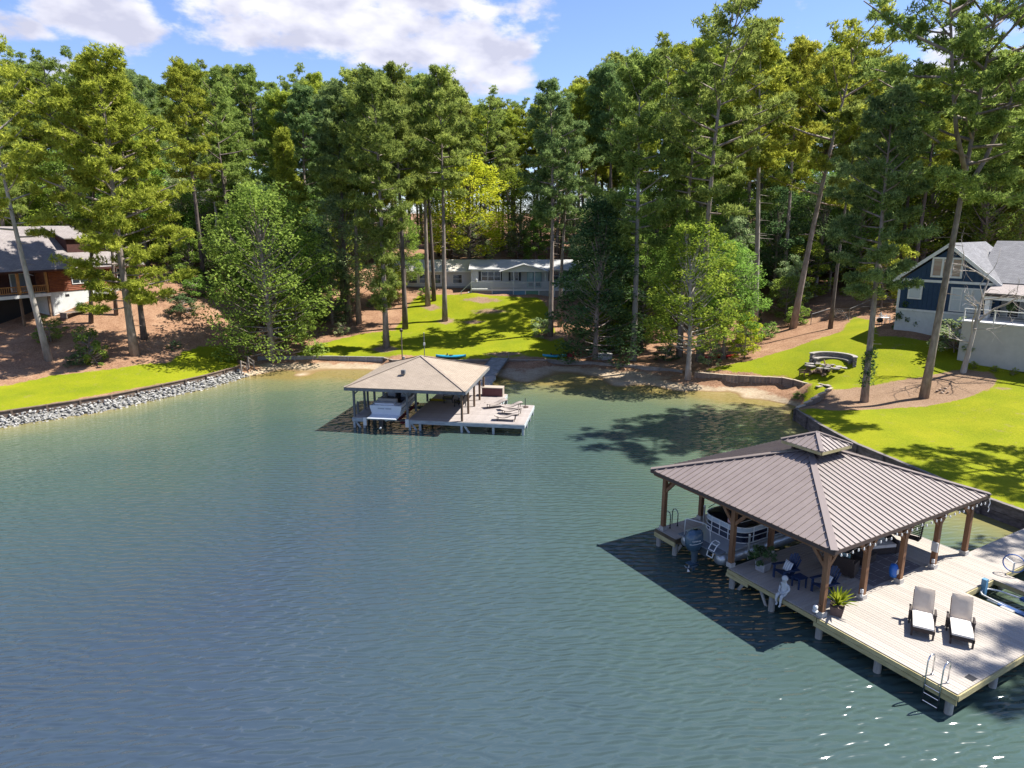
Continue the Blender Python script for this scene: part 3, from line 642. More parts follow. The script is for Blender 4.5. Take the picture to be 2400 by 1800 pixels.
for k, vr, u, v, vt, lb, lf, ex in [
 ('oak', 0, 640, 846, 440, 'broad round green hardwood overhanging the left end of the beach', 'oak', dict(sx=1.02)),
 ('gum', 0, 1612, 888, 520, 'sweetgum with yellowing top leaves, on the beach right of the pine', 'gum', dict(sx=1.15, bark=BARKG)),
 ('under', 0, 1745, 838, 738, 'lime green dogwood over the red kayaks', 'lime', dict(sx=1.05)),
 ('gum', 1, 1695, 842, 570, 'green hardwood behind the sweetgum and kayaks', 'oak', dict(sx=1.2)),
 ('magnolia', 0, 1395, 842, 470, 'dense dark evergreen right of the middle lawn', 'dark', dict(sx=1.25)),
 ('magnolia', 0, 1450, 815, 560, 'dark evergreen behind the stout grey pine', 'dark', dict(sx=1.2)),
 ('gum', 1, 1100, 655, 370, 'yellow leaved hardwood arching above the mobile home', 'lime', dict(sx=1.3, bark=BARKD)),
 ('gum', 0, 945, 700, 500, 'leafy green hardwood left of the mobile home', 'oak', dict()),
 ('under', 2, 915, 712, 610, 'small drooping hardwood in front of the mobile home left wing', 'gum', dict(sx=1.1)),
 ('gum', 1, 2155, 660, 395, 'pale yellow hardwood behind the blue house gable', 'gum', dict(sx=1.6)),
 ('under', 1, 2065, 720, 555, 'bright green hardwood just left of the blue house roof', 'gum', dict(sx=1.1)),
 ('under', 1, 1660, 858, 780, 'pale leaved sapling at the foot of the sweetgum', 'pale', dict(sx=1.0)),
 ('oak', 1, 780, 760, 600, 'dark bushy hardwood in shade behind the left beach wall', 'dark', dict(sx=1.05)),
 ('under', 0, 120, 800, 742, 'spreading dogwood below the cabin porch', 'oak', dict(sx=1.6)),
 ('under', 2, 1840, 745, 650, 'leafy understory tree behind the leaning pine', 'oak', dict(sx=1.3)),
]: tree_px(k, vr, u, v, vt, lb, lf, group=HW, **ex)
# pines out of frame on the right whose shade falls on the lawn and deck
for x, y, k, h in ((41.5, 41.0, 'open', 25), (40.5, 31.5, 'open', 24), (39.3, 23.4, 'open', 30)):
    tree(k, 0, (x, y, hz(x, y)), h, x, 'pine at the right shore whose crown shades the lawn and dock', group='pines on the right shore')

# the wood behind: rows of pines and understory, thinning out of the building plots
def blocked(x, y):
    u = 1200 + FPX * x / (y * cos(PITCH)); 
    if -19 < x < 9.5 and y < 117: return True
    if -62 < x < -44 and 66 < y < 93: return True
    if 36 < x < 66 and 50 < y < 86: return True
    return False
wr = np.random.default_rng(5)
pts = []
tries = 0
while len(pts) < 235 and tries < 20000:
    tries += 1
    y = 80 + 85 * wr.uniform(0, 1) ** 0.9; x = wr.uniform(-1, 1) * (0.80 * y + 4)
    if blocked(x, y): continue
    if sd_poly(np.array([[x, y]]), G_MID)[0] > -3 or sd_poly(np.array([[x, y]]), G_RIGHT)[0] > -4 or sd_poly(np.array([[x, y]]), LAKE)[0] > -9: continue
    if -60 < x < -25 and y < 92: continue
    if 20 < x < 45 and y < 92: continue
    if any((x - a) ** 2 + (y - b) ** 2 < 2.9 ** 2 for a, b in pts): continue
    pts.append((x, y))
kinds = ['tall', 'mid', 'tall', 'tall', 'open', 'dense', 'tall', 'mid']
SKY_U = [-400, 0, 300, 450, 600, 700, 800, 850, 950, 1050, 1120, 1180, 1250, 1330, 1400, 1500, 1640, 1700, 1800, 1900, 2000, 2100, 2200, 2400, 2900]
SKY_V = [140, 140, 150, 150, 160, 175, 185, 165, 160, 180, 215, 245, 205, 190, 150, 90, 50, 70, 75, 80, 100, 190, 130, 110, 110]
for i, (x, y) in enumerate(pts):
    k = kinds[i % len(kinds)]; cen = abs(x + 1) < 22
    uu = 1200 + FPX * x / (y * cos(PITCH)); gz = hz(x, y); h = min(34, max(17, atY(uu, np.interp(uu, SKY_U, SKY_V) + wr.uniform(0, 70), y)[2] - gz))
    lf = ('pine', 'yellow', 'blue', 'pine', 'yellow', 'pine')[int(wr.integers(0, 6))]
    side = 'left' if x < -20 else ('middle' if x < 20 else 'right')
    reg = 'behind the log cabin' if x < -48 else 'behind the round hardwood' if x < -26 else 'behind the mobile home' if x < 10 else 'behind the dark evergreen' if x < 28 else 'behind the leaning pine' if x < 44 else 'behind the blue house'
    row = 'front row' if y < 100 else 'middle row' if y < 128 else 'back row'
    lb = '%s %s pine, %s of wood %s' % ({'pine': 'green', 'yellow': 'yellowish', 'blue': 'dark'}[lf], {'tall': 'tall stemmed', 'dense': 'bushy', 'open': 'sparse', 'mid': 'full crowned'}[k], row, reg)
    tree(k, int(wr.integers(0, 4)), (x, y, gz), h, wr.uniform(0, 6.28), lb, group='crowded pines of the wood ' + reg, leaf=lf, bark=(BARKD, BARK)[i % 2])
pts2 = []; tries = 0
while len(pts2) < 235 and tries < 20000:
    tries += 1
    y = 78 + 56 * wr.uniform(0, 1); x = wr.uniform(-1, 1) * (0.80 * y + 2)
    if blocked(x, y) or (-21 < x < 10 and y < 119): continue
    if sd_poly(np.array([[x, y]]), G_MID)[0] > -1.5 or sd_poly(np.array([[x, y]]), G_RIGHT)[0] > -5 or sd_poly(np.array([[x, y]]), LAKE)[0] > -8: continue
    if -58 < x < -31 and y < 88: continue
    if 22 < x < 46 and y < 88: continue
    if any((x - a) ** 2 + (y - b) ** 2 < 2.6 ** 2 for a, b in pts2): continue
    pts2.append((x, y))
for i, (x, y) in enumerate(pts2):
    k = ('under', 'gum', 'under', 'gum', 'oak')[i % 5]; h = wr.uniform(5, 9) if k == 'under' else wr.uniform(10, 17)
    lf = ('oak', 'gum', 'dark', 'oak', 'pale')[int(wr.integers(0, 5))]
    reg = 'behind the log cabin' if x < -48 else 'behind the round hardwood' if x < -26 else 'beside the mobile home' if x < 12 else 'behind the dark evergreen' if x < 28 else 'behind the leaning pine' if x < 44 else 'behind the blue house'
    row = 'front' if y < 96 else 'middle' if y < 118 else 'back'
    lb = '%s %s hardwood, %s of wood %s' % ({'oak': 'green', 'gum': 'yellowish', 'dark': 'dark', 'pale': 'pale'}[lf], {'under': 'small', 'gum': 'slim', 'oak': 'round'}[k], row, reg)
    tree(k, int(wr.integers(0, 3)), (x, y, hz(x, y)), h, wr.uniform(0, 6.28), lb, group='hardwoods of the wood ' + reg, leaf=lf)

# low undergrowth along the foot of the wood
pts3 = []; tries = 0
while len(pts3) < 70 and tries < 9000:
    tries += 1
    y = 74 + 34 * wr.uniform(0, 1); x = wr.uniform(-1, 1) * (0.78 * y)
    if blocked(x, y) or (-16 < x < 9): continue
    q = np.array([[x, y]])
    if sd_poly(q, G_MID)[0] > -1.0 or sd_poly(q, G_RIGHT)[0] > -1.0 or sd_poly(q, LAKE)[0] > -6 or sd_poly(q, SAND)[0] > -.5: continue
    if -46 < x < -34 and y < 80: continue
    if any((x - a) ** 2 + (y - b) ** 2 < 2.2 ** 2 for a, b in pts3): continue
    pts3.append((x, y))
for i, (x, y) in enumerate(pts3):
    lf = ('oak', 'dark', 'pale', 'gum')[i % 4]; reg = 'near the log cabin' if x < -40 else 'near the round hardwood' if x < -15 else 'near the dark evergreen' if x < 22 else 'near the leaning pine' if x < 36 else 'near the blue house'
    tree('shrub', i, (x, y, hz(x, y)), wr.uniform(.8, 2.2), i, '%s undergrowth shrub at the %s of the wood %s' % ({'oak': 'green', 'dark': 'dark', 'pale': 'pale', 'gum': 'yellowish'}[lf], 'edge' if y < 90 else 'inside', reg), 'shrub', 'undergrowth shrubs ' + reg, lf, sx=1.35)

# ---------------------------------------------------------------- near dock with the metal roofed pavilion
DO = np.array([11.52, 22.84]); DR = radians(30); DZ = 0.12       # deck top 0.87 m above the water
def D(x, y, z=0.75):
    return (DO[0] + x * cos(DR) - y * sin(DR), DO[1] + x * sin(DR) + y * cos(DR), z + DZ)
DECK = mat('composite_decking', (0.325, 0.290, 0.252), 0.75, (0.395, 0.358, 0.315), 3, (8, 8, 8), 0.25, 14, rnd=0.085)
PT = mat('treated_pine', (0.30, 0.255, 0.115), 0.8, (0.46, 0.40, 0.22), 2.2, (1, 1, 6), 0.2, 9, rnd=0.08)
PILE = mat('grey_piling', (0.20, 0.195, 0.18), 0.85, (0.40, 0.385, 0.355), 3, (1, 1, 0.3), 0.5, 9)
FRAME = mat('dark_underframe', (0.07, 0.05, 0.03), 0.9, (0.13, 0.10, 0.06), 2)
CEDAR = mat('stained_cedar', (0.155, 0.072, 0.034), 0.7, (0.26, 0.135, 0.065), 2.2, (3, 3, 0.5), 0.3, 8, rnd=0.08)
METAL = mat('brown_metal_roof', (0.185, 0.150, 0.138), 0.42, (0.215, 0.178, 0.164), 1.2, metal=0.0, spec=0.55)
METALR = mat('roof_seam_metal', (0.195, 0.16, 0.148), 0.38, spec=0.6)
DKB = mat('dark_brown_trim', (0.055, 0.038, 0.032), 0.6, (0.08, 0.055, 0.045), 3)
WHT = mat('white_paint', (0.62, 0.62, 0.60), 0.55, (0.70, 0.70, 0.68), 3)
GREYC = mat('grey_concrete', (0.30, 0.29, 0.27), 0.9, (0.40, 0.385, 0.36), 5, bump=0.3)
STEEL = mat('polished_steel', (0.62, 0.63, 0.65), 0.22, metal=1.0)
ALU = mat('brushed_aluminium', (0.50, 0.54, 0.58), 0.38, metal=0.6)
BLACK = mat('black_plastic', (0.018, 0.018, 0.022), 0.5)
NAVY = mat('navy_paint', (0.010, 0.028, 0.085), 0.45, (0.014, 0.036, 0.10), 4)
WICK = mat('dark_wicker', (0.030, 0.022, 0.020), 0.7, (0.065, 0.048, 0.042), 30, (1, 1, 3), 0.8, 60)
BEIGE = mat('beige_cushion', (0.62, 0.49, 0.36), 0.9, (0.66, 0.54, 0.41), 4, bump=0.2, bs=12)
CREAM = mat('cream_cushion', (0.62, 0.58, 0.52), 0.9, (0.66, 0.62, 0.57), 4, bump=0.2, bs=12)

dock = thing('boat_dock', 'near composite boat dock with yellowish rim boards on grey pilings', 'dock', (DO[0], DO[1], DZ), DR)
pl_meshes = {}
def plank(x0, y0, x1, y1, z=0.75, parent=dock, m=None, name='plank', th=0.03):
    key = (round(x1 - x0, 2), round(y1 - y0, 2), th, (m or DECK).name)
    if key not in pl_meshes: pl_meshes[key] = MB().box((0, 0, -th / 2), (x1 - x0, y1 - y0, th)).mesh(name, m or DECK)
    return obj(name, pl_meshes[key], parent, ((x0 + x1) / 2, (y0 + y1) / 2, z + random.uniform(-.002, .002)))
PW, PG = 0.150, 0.012
x = -0.2
while x < 16.6:
    a, b = x, x + PW - PG
    if b < 5.0: plank(a, -4.95, b, 0.06)
    elif b < 6.42: plank(a, -4.95, b, 4.32)
    elif b < 8.62: plank(a, -1.78, b, 4.32)
    elif b < 9.40: plank(a, -4.95, b, 4.32)
    elif b < 9.95: plank(a, -1.80, b, 4.32)
    else: plank(a, -1.80, b, 0.0)
    x += PW
y = 0.075
while y < 4.3:
    plank(-0.2, y, 4.99, min(y + PW - PG, 4.32)); y += PW
x = -0.2
while x < 9.9: plank(x, 7.5, x + PW - PG, 8.85); x += PW
def board(ax, ay, bx, by, z0, z1, t=0.045, m=PT, name='rim_board', parent=dock):
    return MB().beam((ax, ay, (z0 + z1) / 2), (bx, by, (z0 + z1) / 2), t, z1 - z0).build(name, m, parent)
board(-0.235, -4.98, -0.235, -0.02, .545, .715); board(-0.235, 0.02, -0.235, 4.34, .545, .715)
board(-0.26, -4.98, -0.26, 0.1, .375, .54); board(-0.26, 3.2, -0.26, 4.36, .40, .54)
board(-0.21, -4.975, 3.2, -4.975, .50, .715); board(3.2, -4.975, 6.42, -4.975, .50, .715); board(6.45, -4.95, 6.45, -1.8, .50, .715)
board(6.45, -1.81, 8.62, -1.81, .50, .715); board(8.60, -4.95, 8.60, -1.8, .5, .715); board(9.42, -4.95, 9.42, -1.82, .5, .715); board(9.42, -1.83, 16.5, -1.83, .5, .715)
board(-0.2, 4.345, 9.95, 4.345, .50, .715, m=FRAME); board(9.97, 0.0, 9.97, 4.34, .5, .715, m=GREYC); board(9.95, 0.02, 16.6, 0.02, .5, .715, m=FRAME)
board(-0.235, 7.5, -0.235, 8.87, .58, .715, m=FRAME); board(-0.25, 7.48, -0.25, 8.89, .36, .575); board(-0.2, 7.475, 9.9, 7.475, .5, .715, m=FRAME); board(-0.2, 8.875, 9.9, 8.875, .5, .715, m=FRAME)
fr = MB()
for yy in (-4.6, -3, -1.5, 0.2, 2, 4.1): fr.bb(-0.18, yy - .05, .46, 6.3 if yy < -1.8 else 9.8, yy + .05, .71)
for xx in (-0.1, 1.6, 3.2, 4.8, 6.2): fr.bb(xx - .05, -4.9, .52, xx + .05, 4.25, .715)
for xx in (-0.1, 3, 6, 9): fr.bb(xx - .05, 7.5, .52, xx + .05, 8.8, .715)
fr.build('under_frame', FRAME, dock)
pile_me = MB().lathe([(0.125, -1.5), (0.125, 0.25), (0.12, 0.5)], 12).mesh('piling', PILE, True)
for px_, py_ in [(-.1, -4.72), (-.1, -2.35), (-.1, -0.05), (-.1, 2.1), (-.1, 4.15), (2.5, -4.75), (5.0, -4.75), (6.25, -3), (8.8, -4.7), (2.44, 4.2), (5, 4.2), (7.3, 4.2), (9.8, 4.1), (9.8, 2), (9.8, -1.6), (12.5, -1.6), (12.5, -.2), (3, -2), (3, 1), (6, 1), (-.1, 7.62), (-.1, 8.72), (3, 8.7), (6, 8.7), (9.6, 8.7), (3, 7.6), (6, 7.6)]:
    obj('piling', pile_me, dock, (px_, py_, 0))
for y0 in (2.35, 4.0, 7.8): MB().beam((0.02, y0, -0.3), (0.02, y0 - .45 if y0 > 3 else y0 + .45, 0.45), .05, .13).build('knee_brace', PILE, dock)
MB().bb(.85, -4.86, .751, 1.13, -4.6, .762).build('hatch_plate', BLACK, dock)

pav = thing('dock_pavilion', 'near open timber pavilion with brown seamed metal hip roof and small cupola', 'pavilion', (DO[0], DO[1], 0.75 + DZ), DR)
X0, X1, Y0, Y1 = -0.20, 10.42, -0.36, 9.42; ZE = 2.80      # relative to the deck
CX, CY = (X0 + X1) / 2, (Y0 + Y1) / 2; RI = (X1 - X0) - (Y1 - Y0); RISE = 1.62
SL = RISE / ((Y1 - Y0) / 2)
post_me = MB().box((0, 0, 1.30), (0.19, 0.19, 2.6)).mesh('post', CEDAR)
base_me = MB().box((0, 0, 0.09), (0.27, 0.27, 0.2)).mesh('post_base', mat('weathered_post_base', (0.36, 0.34, 0.31), 0.85, (0.46, 0.44, 0.41), 4))
brx = MB().beam((0.08, 0, 1.98), (0.58, 0, 2.52), .10, .13).mesh('brace', CEDAR); brx2 = MB().beam((-0.08, 0, 1.98), (-0.58, 0, 2.52), .10, .13).mesh('brace', CEDAR)
bry = MB().beam((0, 0.08, 1.98), (0, 0.58, 2.52), .10, .13).mesh('brace', CEDAR); bry2 = MB().beam((0, -0.08, 1.98), (0, -0.58, 2.52), .10, .13).mesh('brace', CEDAR)
for yy in (0, 4.38, 8.58):
    for k in range(5):
        xx = k * 2.44
        if yy == 4.38 and k in (3,): continue
        p = obj('post', post_me, pav, (xx, yy, 0)); obj('post_base', base_me, p)
        if yy != 4.38:
            if k < 4: obj('brace', brx, p)
            if k > 0: obj('brace', brx2, p)
        if k in (0, 4):
            if yy < 8: obj('brace', bry, p)
            if yy > 0: obj('brace', bry2, p)
for yy in (0, 4.38, 8.58): MB().bb(X0 + .15, yy - .09, 2.5, X1 - .15, yy + .09, 2.74).build('roof_beam', CEDAR, pav)
for xx in (0, 4.88, 9.76): MB().bb(xx - .08, Y0 + .1, 2.52, xx + .08, Y1 - .1, 2.72).build('roof_beam', CEDAR, pav)
rf = MB()
for k in range(17):
    xx = X0 + .3 + k * (X1 - X0 - .6) / 16; h = min(CY - Y0, xx - X0, X1 - xx)
    rf.beam((xx, Y0 + .1, ZE - .10), (xx, Y0 + h, ZE + h * SL - .12), .05, .14); rf.beam((xx, Y1 - .1, ZE - .10), (xx, Y1 - h, ZE + h * SL - .12), .05, .14)
rf.build('rafters', CEDAR, pav)['kind'] = 'stuff'
FB = mat('dark_fascia', (0.06, 0.04, 0.034), 0.6, (0.085, 0.058, 0.048), 3)
for a, b in (((X0, Y0), (X1, Y0)), ((X1, Y0), (X1, Y1)), ((X1, Y1), (X0, Y1)), ((X0, Y1), (X0, Y0))):
    MB().beam((a[0], a[1], ZE - .07), (b[0], b[1], ZE - .07), .035, .15).build('fascia_board', FB, pav)
def hip_panels(parent, x0, x1, y0, y1, ze, sl, w, rib, z_lift=0.0, cut=0.0, sides='SNWE'):
    """four slopes laid with standing-seam panels, each panel its own mesh with a raised seam on one edge"""
    hw = (y1 - y0) / 2; hx = (x1 - x0) / 2
    for side in sides:
        along = (x1 - x0) if side in 'SN' else (y1 - y0); n = int(round(along / w)); ww = along / n
        depth = min(hw, hx)
        for i in range(n):
            a, b = i * ww, (i + 1) * ww
            f = lambda t: min(t, along - t, depth)
            pl = [(a, 0), (b, 0)]
            ks = [b] + sorted([t for t in (depth, along - depth) if a < t < b], reverse=True) + [a]
            pl += [(t, f(t)) for t in ks if f(t) > 1e-4]
            def W(t, d, up=0.0):
                z = ze + d * sl + z_lift + up
                if side == 'S': return (x0 + t, y0 + d, z)
                if side == 'N': return (x1 - t, y1 - d, z)
                if side == 'W': return (x0 + d, y1 - t, z)
                return (x1 - d, y0 + t, z)
            m = MB(); m.slab([W(t, d) for t, d in pl], 0.02)
            e = f(a + rib / 2)
            if e > 0.12: m.beam(W(a + rib * .5, 0.0, .02), W(a + rib * .5, e - 0.10, .02), rib, rib)
            m.build('roof_panel', METAL, parent)
hip_panels(pav, X0, X1, Y0, Y1, ZE, SL, 0.305, 0.04)
ZR = ZE + RISE
rA, rB = (CX - RI / 2, CY, ZR), (CX + RI / 2, CY, ZR)
def hipcap(a, b, parent=pav, w=0.26):
    MB().beam(Vector(a) + Vector((0, 0, .045)), Vector(b) + Vector((0, 0, .05)), w, .035).build('hip_cap', METALR, parent)
hipcap((X0, Y0, ZE), rA); hipcap((X0, Y1, ZE), rA); hipcap((X1, Y0, ZE), rB); hipcap((X1, Y1, ZE), rB); hipcap(rA, rB)
cup = MB(); s = 0.98; cz = ZR + 0.11
cup.bb(CX - .62, CY - .62, ZR - .35, CX + .62, CY + .62, cz + .03)
for sx_ in (-1, 1):
    for sy_ in (-1, 1): cup.bb(CX + sx_ * .66 - .06, CY + sy_ * .66 - .06, ZR - .3, CX + sx_ * .66 + .06, CY + sy_ * .66 + .06, cz + .02)
cupo = cup.build('cupola', DKB, pav)
for sx_ in (-1, 1):
    MB().bb(CX + sx_ * (s + .055) - .025, CY - s - .03, cz, CX + sx_ * (s + .055) + .025, CY + s + .03, cz + .13).build('cupola_rim', PT, cupo)
    MB().bb(CX - s - .03, CY + sx_ * (s + .055) - .025, cz, CX + s + .03, CY + sx_ * (s + .055) + .025, cz + .13).build('cupola_rim', PT, cupo)
hip_panels(cupo, CX - s - .08, CX + s + .08, CY - s - .08, CY + s + .08, cz + .15, 0.42, 0.27, 0.04)
for sx_ in (-1, 1):
    for sy_ in (-1, 1): hipcap((CX + sx_ * (s + .08), CY + sy_ * (s + .08), cz + .15), (CX, CY, cz + .15 + .42 * (s + .08)), cupo, .17)

# string lights under the right-hand eave
sl_ = thing('string_lights', 'string of round white bulbs along the eave over the sunny deck', 'string lights', D(0, Y0 - .05, 0), DR)
bulb = MB().lathe([(0.012, .06), (0.02, .03), (0.034, -.01), (0.03, -.045), (0.0, -.06)], 8).mesh('bulb', mat('white_bulb', (0.9, 0.88, 0.82), 0.3), True)
wp = []
for i in range(61):
    t = i / 60; xx = .15 + t * (X1 - .25); zz = 3.40 - 0.10 * abs(sin(t * pi * 12)); wp.append((xx, 0, zz))
MB().tube(wp, 0.008, 4).build('wire', BLACK, sl_)
for i in range(0, 60):
    if i % 2 == 0: obj('bulb', bulb, sl_, (wp[i][0], 0, wp[i][2] - .05))
MB().tube([(X1 - .1, 0, 3.38), (X1 - .02, 0, 3.2), (X1 - .12, 0, 3.05), (X1 - .02, 0, 2.92), (X1 - .1, 0, 2.8)], .022, 5).build('loose_end', WHT, sl_)

# sun loungers
def chaise():
    t = thing('sun_lounger', '', 'sun lounger', (0, 0, 0)); W2 = 0.335
    f = MB()
    for s in (-1, 1): f.bb(0, s * W2 - .03, .24, 1.35, s * W2 + .03, .34)
    f.bb(0, -W2 - .03, .22, .05, W2 + .03, .345); f.bb(1.30, -W2, .24, 1.35, W2, .34)
    for k in range(8): f.bb(.1 + k * .15, -W2, .30, .2 + k * .15, W2, .33)
    f.build('frame', WICK, t)
    for xx in (.05, 1.28):
        for s in (-1, 1): MB().beam((xx, s * (W2 - .01), 0), (xx, s * (W2 - .01), .26), .06, .06).build('leg', WICK, t)
    for s in (-1, 1):
        a = MB(); a.bb(.82, s * (W2 + .06) - .035, .52, 1.28, s * (W2 + .06) + .035, .56); a.bb(.84, s * (W2 + .06) - .025, .02, .89, s * (W2 + .06) + .025, .52); a.bb(1.2, s * (W2 + .06) - .025, .02, 1.25, s * (W2 + .06) + .025, .52)
        a.build('armrest', WICK, t)
    e = radians(66)
    b = MB(); b.beam((1.20, 0, .36), (1.20 + .78 * cos(e), 0, .36 + .78 * sin(e)), 2 * W2, .045).build('back_frame', WICK, t)
    def cushion(name, m, L, w, th, M):
        rows = []
        mb = MB(); n, k = 9, 7
        def pt(i, j, s):
            u, v = i / (n - 1), j / (k - 1); e1 = min(u, 1 - u) * L; e2 = min(v, 1 - v) * w; r = min(1, min(e1, e2) / .07); h = th / 2 * (0.55 + .45 * sin(r * pi / 2))
            return M @ Vector((u * L, (v - .5) * w, s * h))
        mb.grid([[pt(i, j, 1) for j in range(k)] for i in range(n)]); mb.grid([[pt(i, j, -1) for j in range(k)] for i in range(n)])
        top = [[pt(i, j, 1) for j in range(k)] for i in range(n)]; bot = [[pt(i, j, -1) for j in range(k)] for i in range(n)]
        for tr, br in ((top[0], bot[0]), (top[-1], bot[-1]), ([r[0] for r in top], [r[0] for r in bot]), ([r[-1] for r in top], [r[-1] for r in bot])): mb.grid([tr, br])
        mb.build(name, m, t, smooth=True)
    cushion('seat_cushion', CREAM, 1.22, .64, .12, Matrix.Translation((.0, 0, .40)))
    cushion('back_cushion', BEIGE, .86, .64, .12, Matrix.Translation((1.16, 0, .42)) @ Matrix.Rotation(-e, 4, 'Y'))
    return t
ch = chaise(); ch.location = D(1.80, -2.70, .75); ch.rotation_euler = (0, 0, DR + radians(31)); ch['group'] = 'cushioned loungers on the sunny deck'
ch['label'] = 'beige cushioned lounger on the sunny deck, the one nearer the pavilion'
dup(ch, D(2.48, -3.66, .75), DR + radians(31), 'beige cushioned lounger on the sunny deck, the one nearer the corner ladder')

# adirondack chairs, pillows, side table
def adirondack():
    t = thing('adirondack_chair', '', 'chair', (0, 0, 0))
    for k in range(7): 
        x0 = -.02 + k * .085; MB().beam((x0, -.27, .40 - x0 * .32), (x0, .27, .40 - x0 * .32), .078, .022).build('seat_slat', NAVY, t)
    for k in range(5):
        y0 = (k - 2) * .105; L = (.78, .88, .93, .88, .78)[k]
        MB().beam((.52, y0 * .8, .22), (.52 + L * .38, y0 * 1.25, .22 + L * .92), .095, .022).build('back_slat', NAVY, t)
    MB().beam((.66, -.26, .58), (.66, .26, .58), .05, .06).build('back_rail', NAVY, t)
    for s in (-1, 1):
        MB().beam((-.05, s * .36, .56), (.68, s * .36, .56), .13, .025).build('arm', NAVY, t)
        MB().beam((.02, s * .31, 0), (.02, s * .31, .55), .035, .10).build('front_leg', NAVY, t)
        MB().beam((-.04, s * .285, .38), (.80, s * .285, .03), .035, .11).build('rear_leg', NAVY, t)
    return t
STRP, nt_, P_, L_ = new_mat('striped_pillow')
tc_ = _node(nt_, 'ShaderNodeTexCoord'); wv_ = _node(nt_, 'ShaderNodeTexWave'); wv_.inputs['Scale'].default_value = 3.0; cr_ = _node(nt_, 'ShaderNodeValToRGB')
wv_.bands_direction = 'Y'
cr_.color_ramp.elements[0].color = (.60, .62, .64, 1); cr_.color_ramp.elements[0].position = .55; cr_.color_ramp.elements[1].color = (.36, .40, .45, 1); cr_.color_ramp.elements[1].position = .75
L_(tc_.outputs['Object'], wv_.inputs['Vector']); L_(wv_.outputs['Fac'], cr_.inputs[0]); L_(cr_.outputs[0], P_.inputs['Base Color']); P_.inputs['Roughness'].default_value = .9
def pillow_mesh(m, w=.44, h=.44, th=.15, name='pillow'):
    n = 9; rows = []; mb = MB()
    def pt(i, j, s):
        u, v = 2 * i / (n - 1) - 1, 2 * j / (n - 1) - 1; b = max(0, (1 - u ** 4) * (1 - v ** 4)) ** .5; pin = 1 - .08 * (1 - b)
        return (s * th / 2 * b, u * w / 2 * (1 - .06 * (1 - v * v)), v * h / 2 * (1 - .06 * (1 - u * u)))
    for s in (1, -1): mb.grid([[pt(i, j, s) for j in range(n)] for i in range(n)])
    return mb.mesh(name, m, True)
ad = adirondack(); ad.location = D(0.75, 2.55); ad.rotation_euler = (0, 0, DR + radians(-12))
ad['label'] = 'navy slatted garden chair beside the leafy planter under the pavilion'; ad['group'] = 'navy garden chairs facing the lake'
ad2 = dup(ad, D(1.15, 1.02), DR + radians(-8), 'navy slatted garden chair nearest the corner post of the pavilion')
pm = pillow_mesh(STRP)
for a, lb in ((ad, 'white striped pillow on the navy chair beside the leafy planter'), (ad2, 'white striped pillow on the navy chair nearest the corner post')):
    q = obj('pillow', pm); M_ = Matrix.Translation(a.location) @ Matrix.Rotation(a.rotation_euler[2], 4, 'Z')
    q.matrix_world = M_ @ Matrix.Translation((.42, 0, .58)) @ Matrix.Rotation(radians(24), 4, 'Y'); tag(q, lb, 'pillow', 'striped pillows on the navy chairs')
st = thing('side_table', 'small navy side table between the two navy chairs', 'table', D(1.05, 1.80), DR - .1)
for k in range(4): MB().bb(-.24 + k * .125, -.22, .44, -.125 + k * .125, .22, .465).build('top_slat', NAVY, st)
for sx_ in (-1, 1):
    for sy_ in (-1, 1): MB().bb(sx_ * .19 - .025, sy_ * .17 - .025, 0, sx_ * .19 + .025, sy_ * .17 + .025, .44).build('leg', NAVY, st)
MB().bb(-.2, -.02, .36, .2, .02, .42).build('rail', NAVY, st)

# planters
def planter(loc, rz, label, leafm, m, h, r, n, leaf, fern=False):
    t = thing('potted_plant', label, 'potted plant', loc, rz)
    MB().extrude([(-.19, 0), (.19, 0), (.25, .38), (.21, .38), (.20, .34), (-.20, .34), (-.21, .38), (-.25, .38)], 'x', -.23, .23).build('pot', m, t)
    rr = np.random.default_rng(int(n)); C = []
    for i in range(26):
        a = rr.uniform(0, 6.28); q = r * sqrt(rr.uniform(0, 1)); z = .38 + h * rr.uniform(.1, 1) * (1 - .5 * q / r); C.append(puff(np.array([cos(a) * q, sin(a) * q, z]), .13, n // 26, rr, .8))
    C = np.vstack(C)
    if fern:
        V = []; F = []
        for i in range(46):
            a = rr.uniform(0, 6.28); el = rr.uniform(.5, 1.45); L = rr.uniform(.45, .9); w = .035
            d = np.array([cos(a) * cos(el), sin(a) * cos(el), sin(el)]); s = np.array([-sin(a), cos(a), 0]) * w; o = np.array([0, 0, .36])
            p = [o, o + d * L * .55, o + d * L + np.array([0, 0, -.22 * L * cos(el)])]; b = len(V)
            V += [p[0] - s * .4, p[0] + s * .4, p[1] + s * 1.5, p[1] - s * 1.5, p[2] + s * .2, p[2] - s * .2]; F += [(b, b + 1, b + 2, b + 3), (b + 3, b + 2, b + 4, b + 5)]
        me = mesh_np('fronds', np.array(V), np.array(F), LEAF[leafm]); obj('fronds', me, t)
    else:
        V, F = leaves(C, np.full(len(C), leaf), rr, .3); obj('foliage', mesh_np('foliage', V, F, LEAF[leafm]), t)
        tw = MB()
        for i in range(9):
            a = i * .7; tw.tube([(0, 0, .3), (cos(a) * r * .4, sin(a) * r * .4, .38 + h * .45), (cos(a) * r * .8, sin(a) * r * .8, .38 + h * .8)], [.014, .009, .004], 4, False)
        tw.build('stems', BARK, t)
    return t
planter(D(.95, 3.50), DR + .1, 'bushy green plant in a grey square pot by the boat slip', 'dark', mat('grey_pot', (.26, .26, .27), .8, (.36, .36, .37), 4), .85, .55, 1500, .045)
planter(D(.62, -.20), DR + .5, 'yellow green fern in a brown square pot beside the corner post', 'fern', mat('brown_pot', (.10, .065, .055), .7, (.15, .10, .085), 5), .7, .4, 900, .05, True)

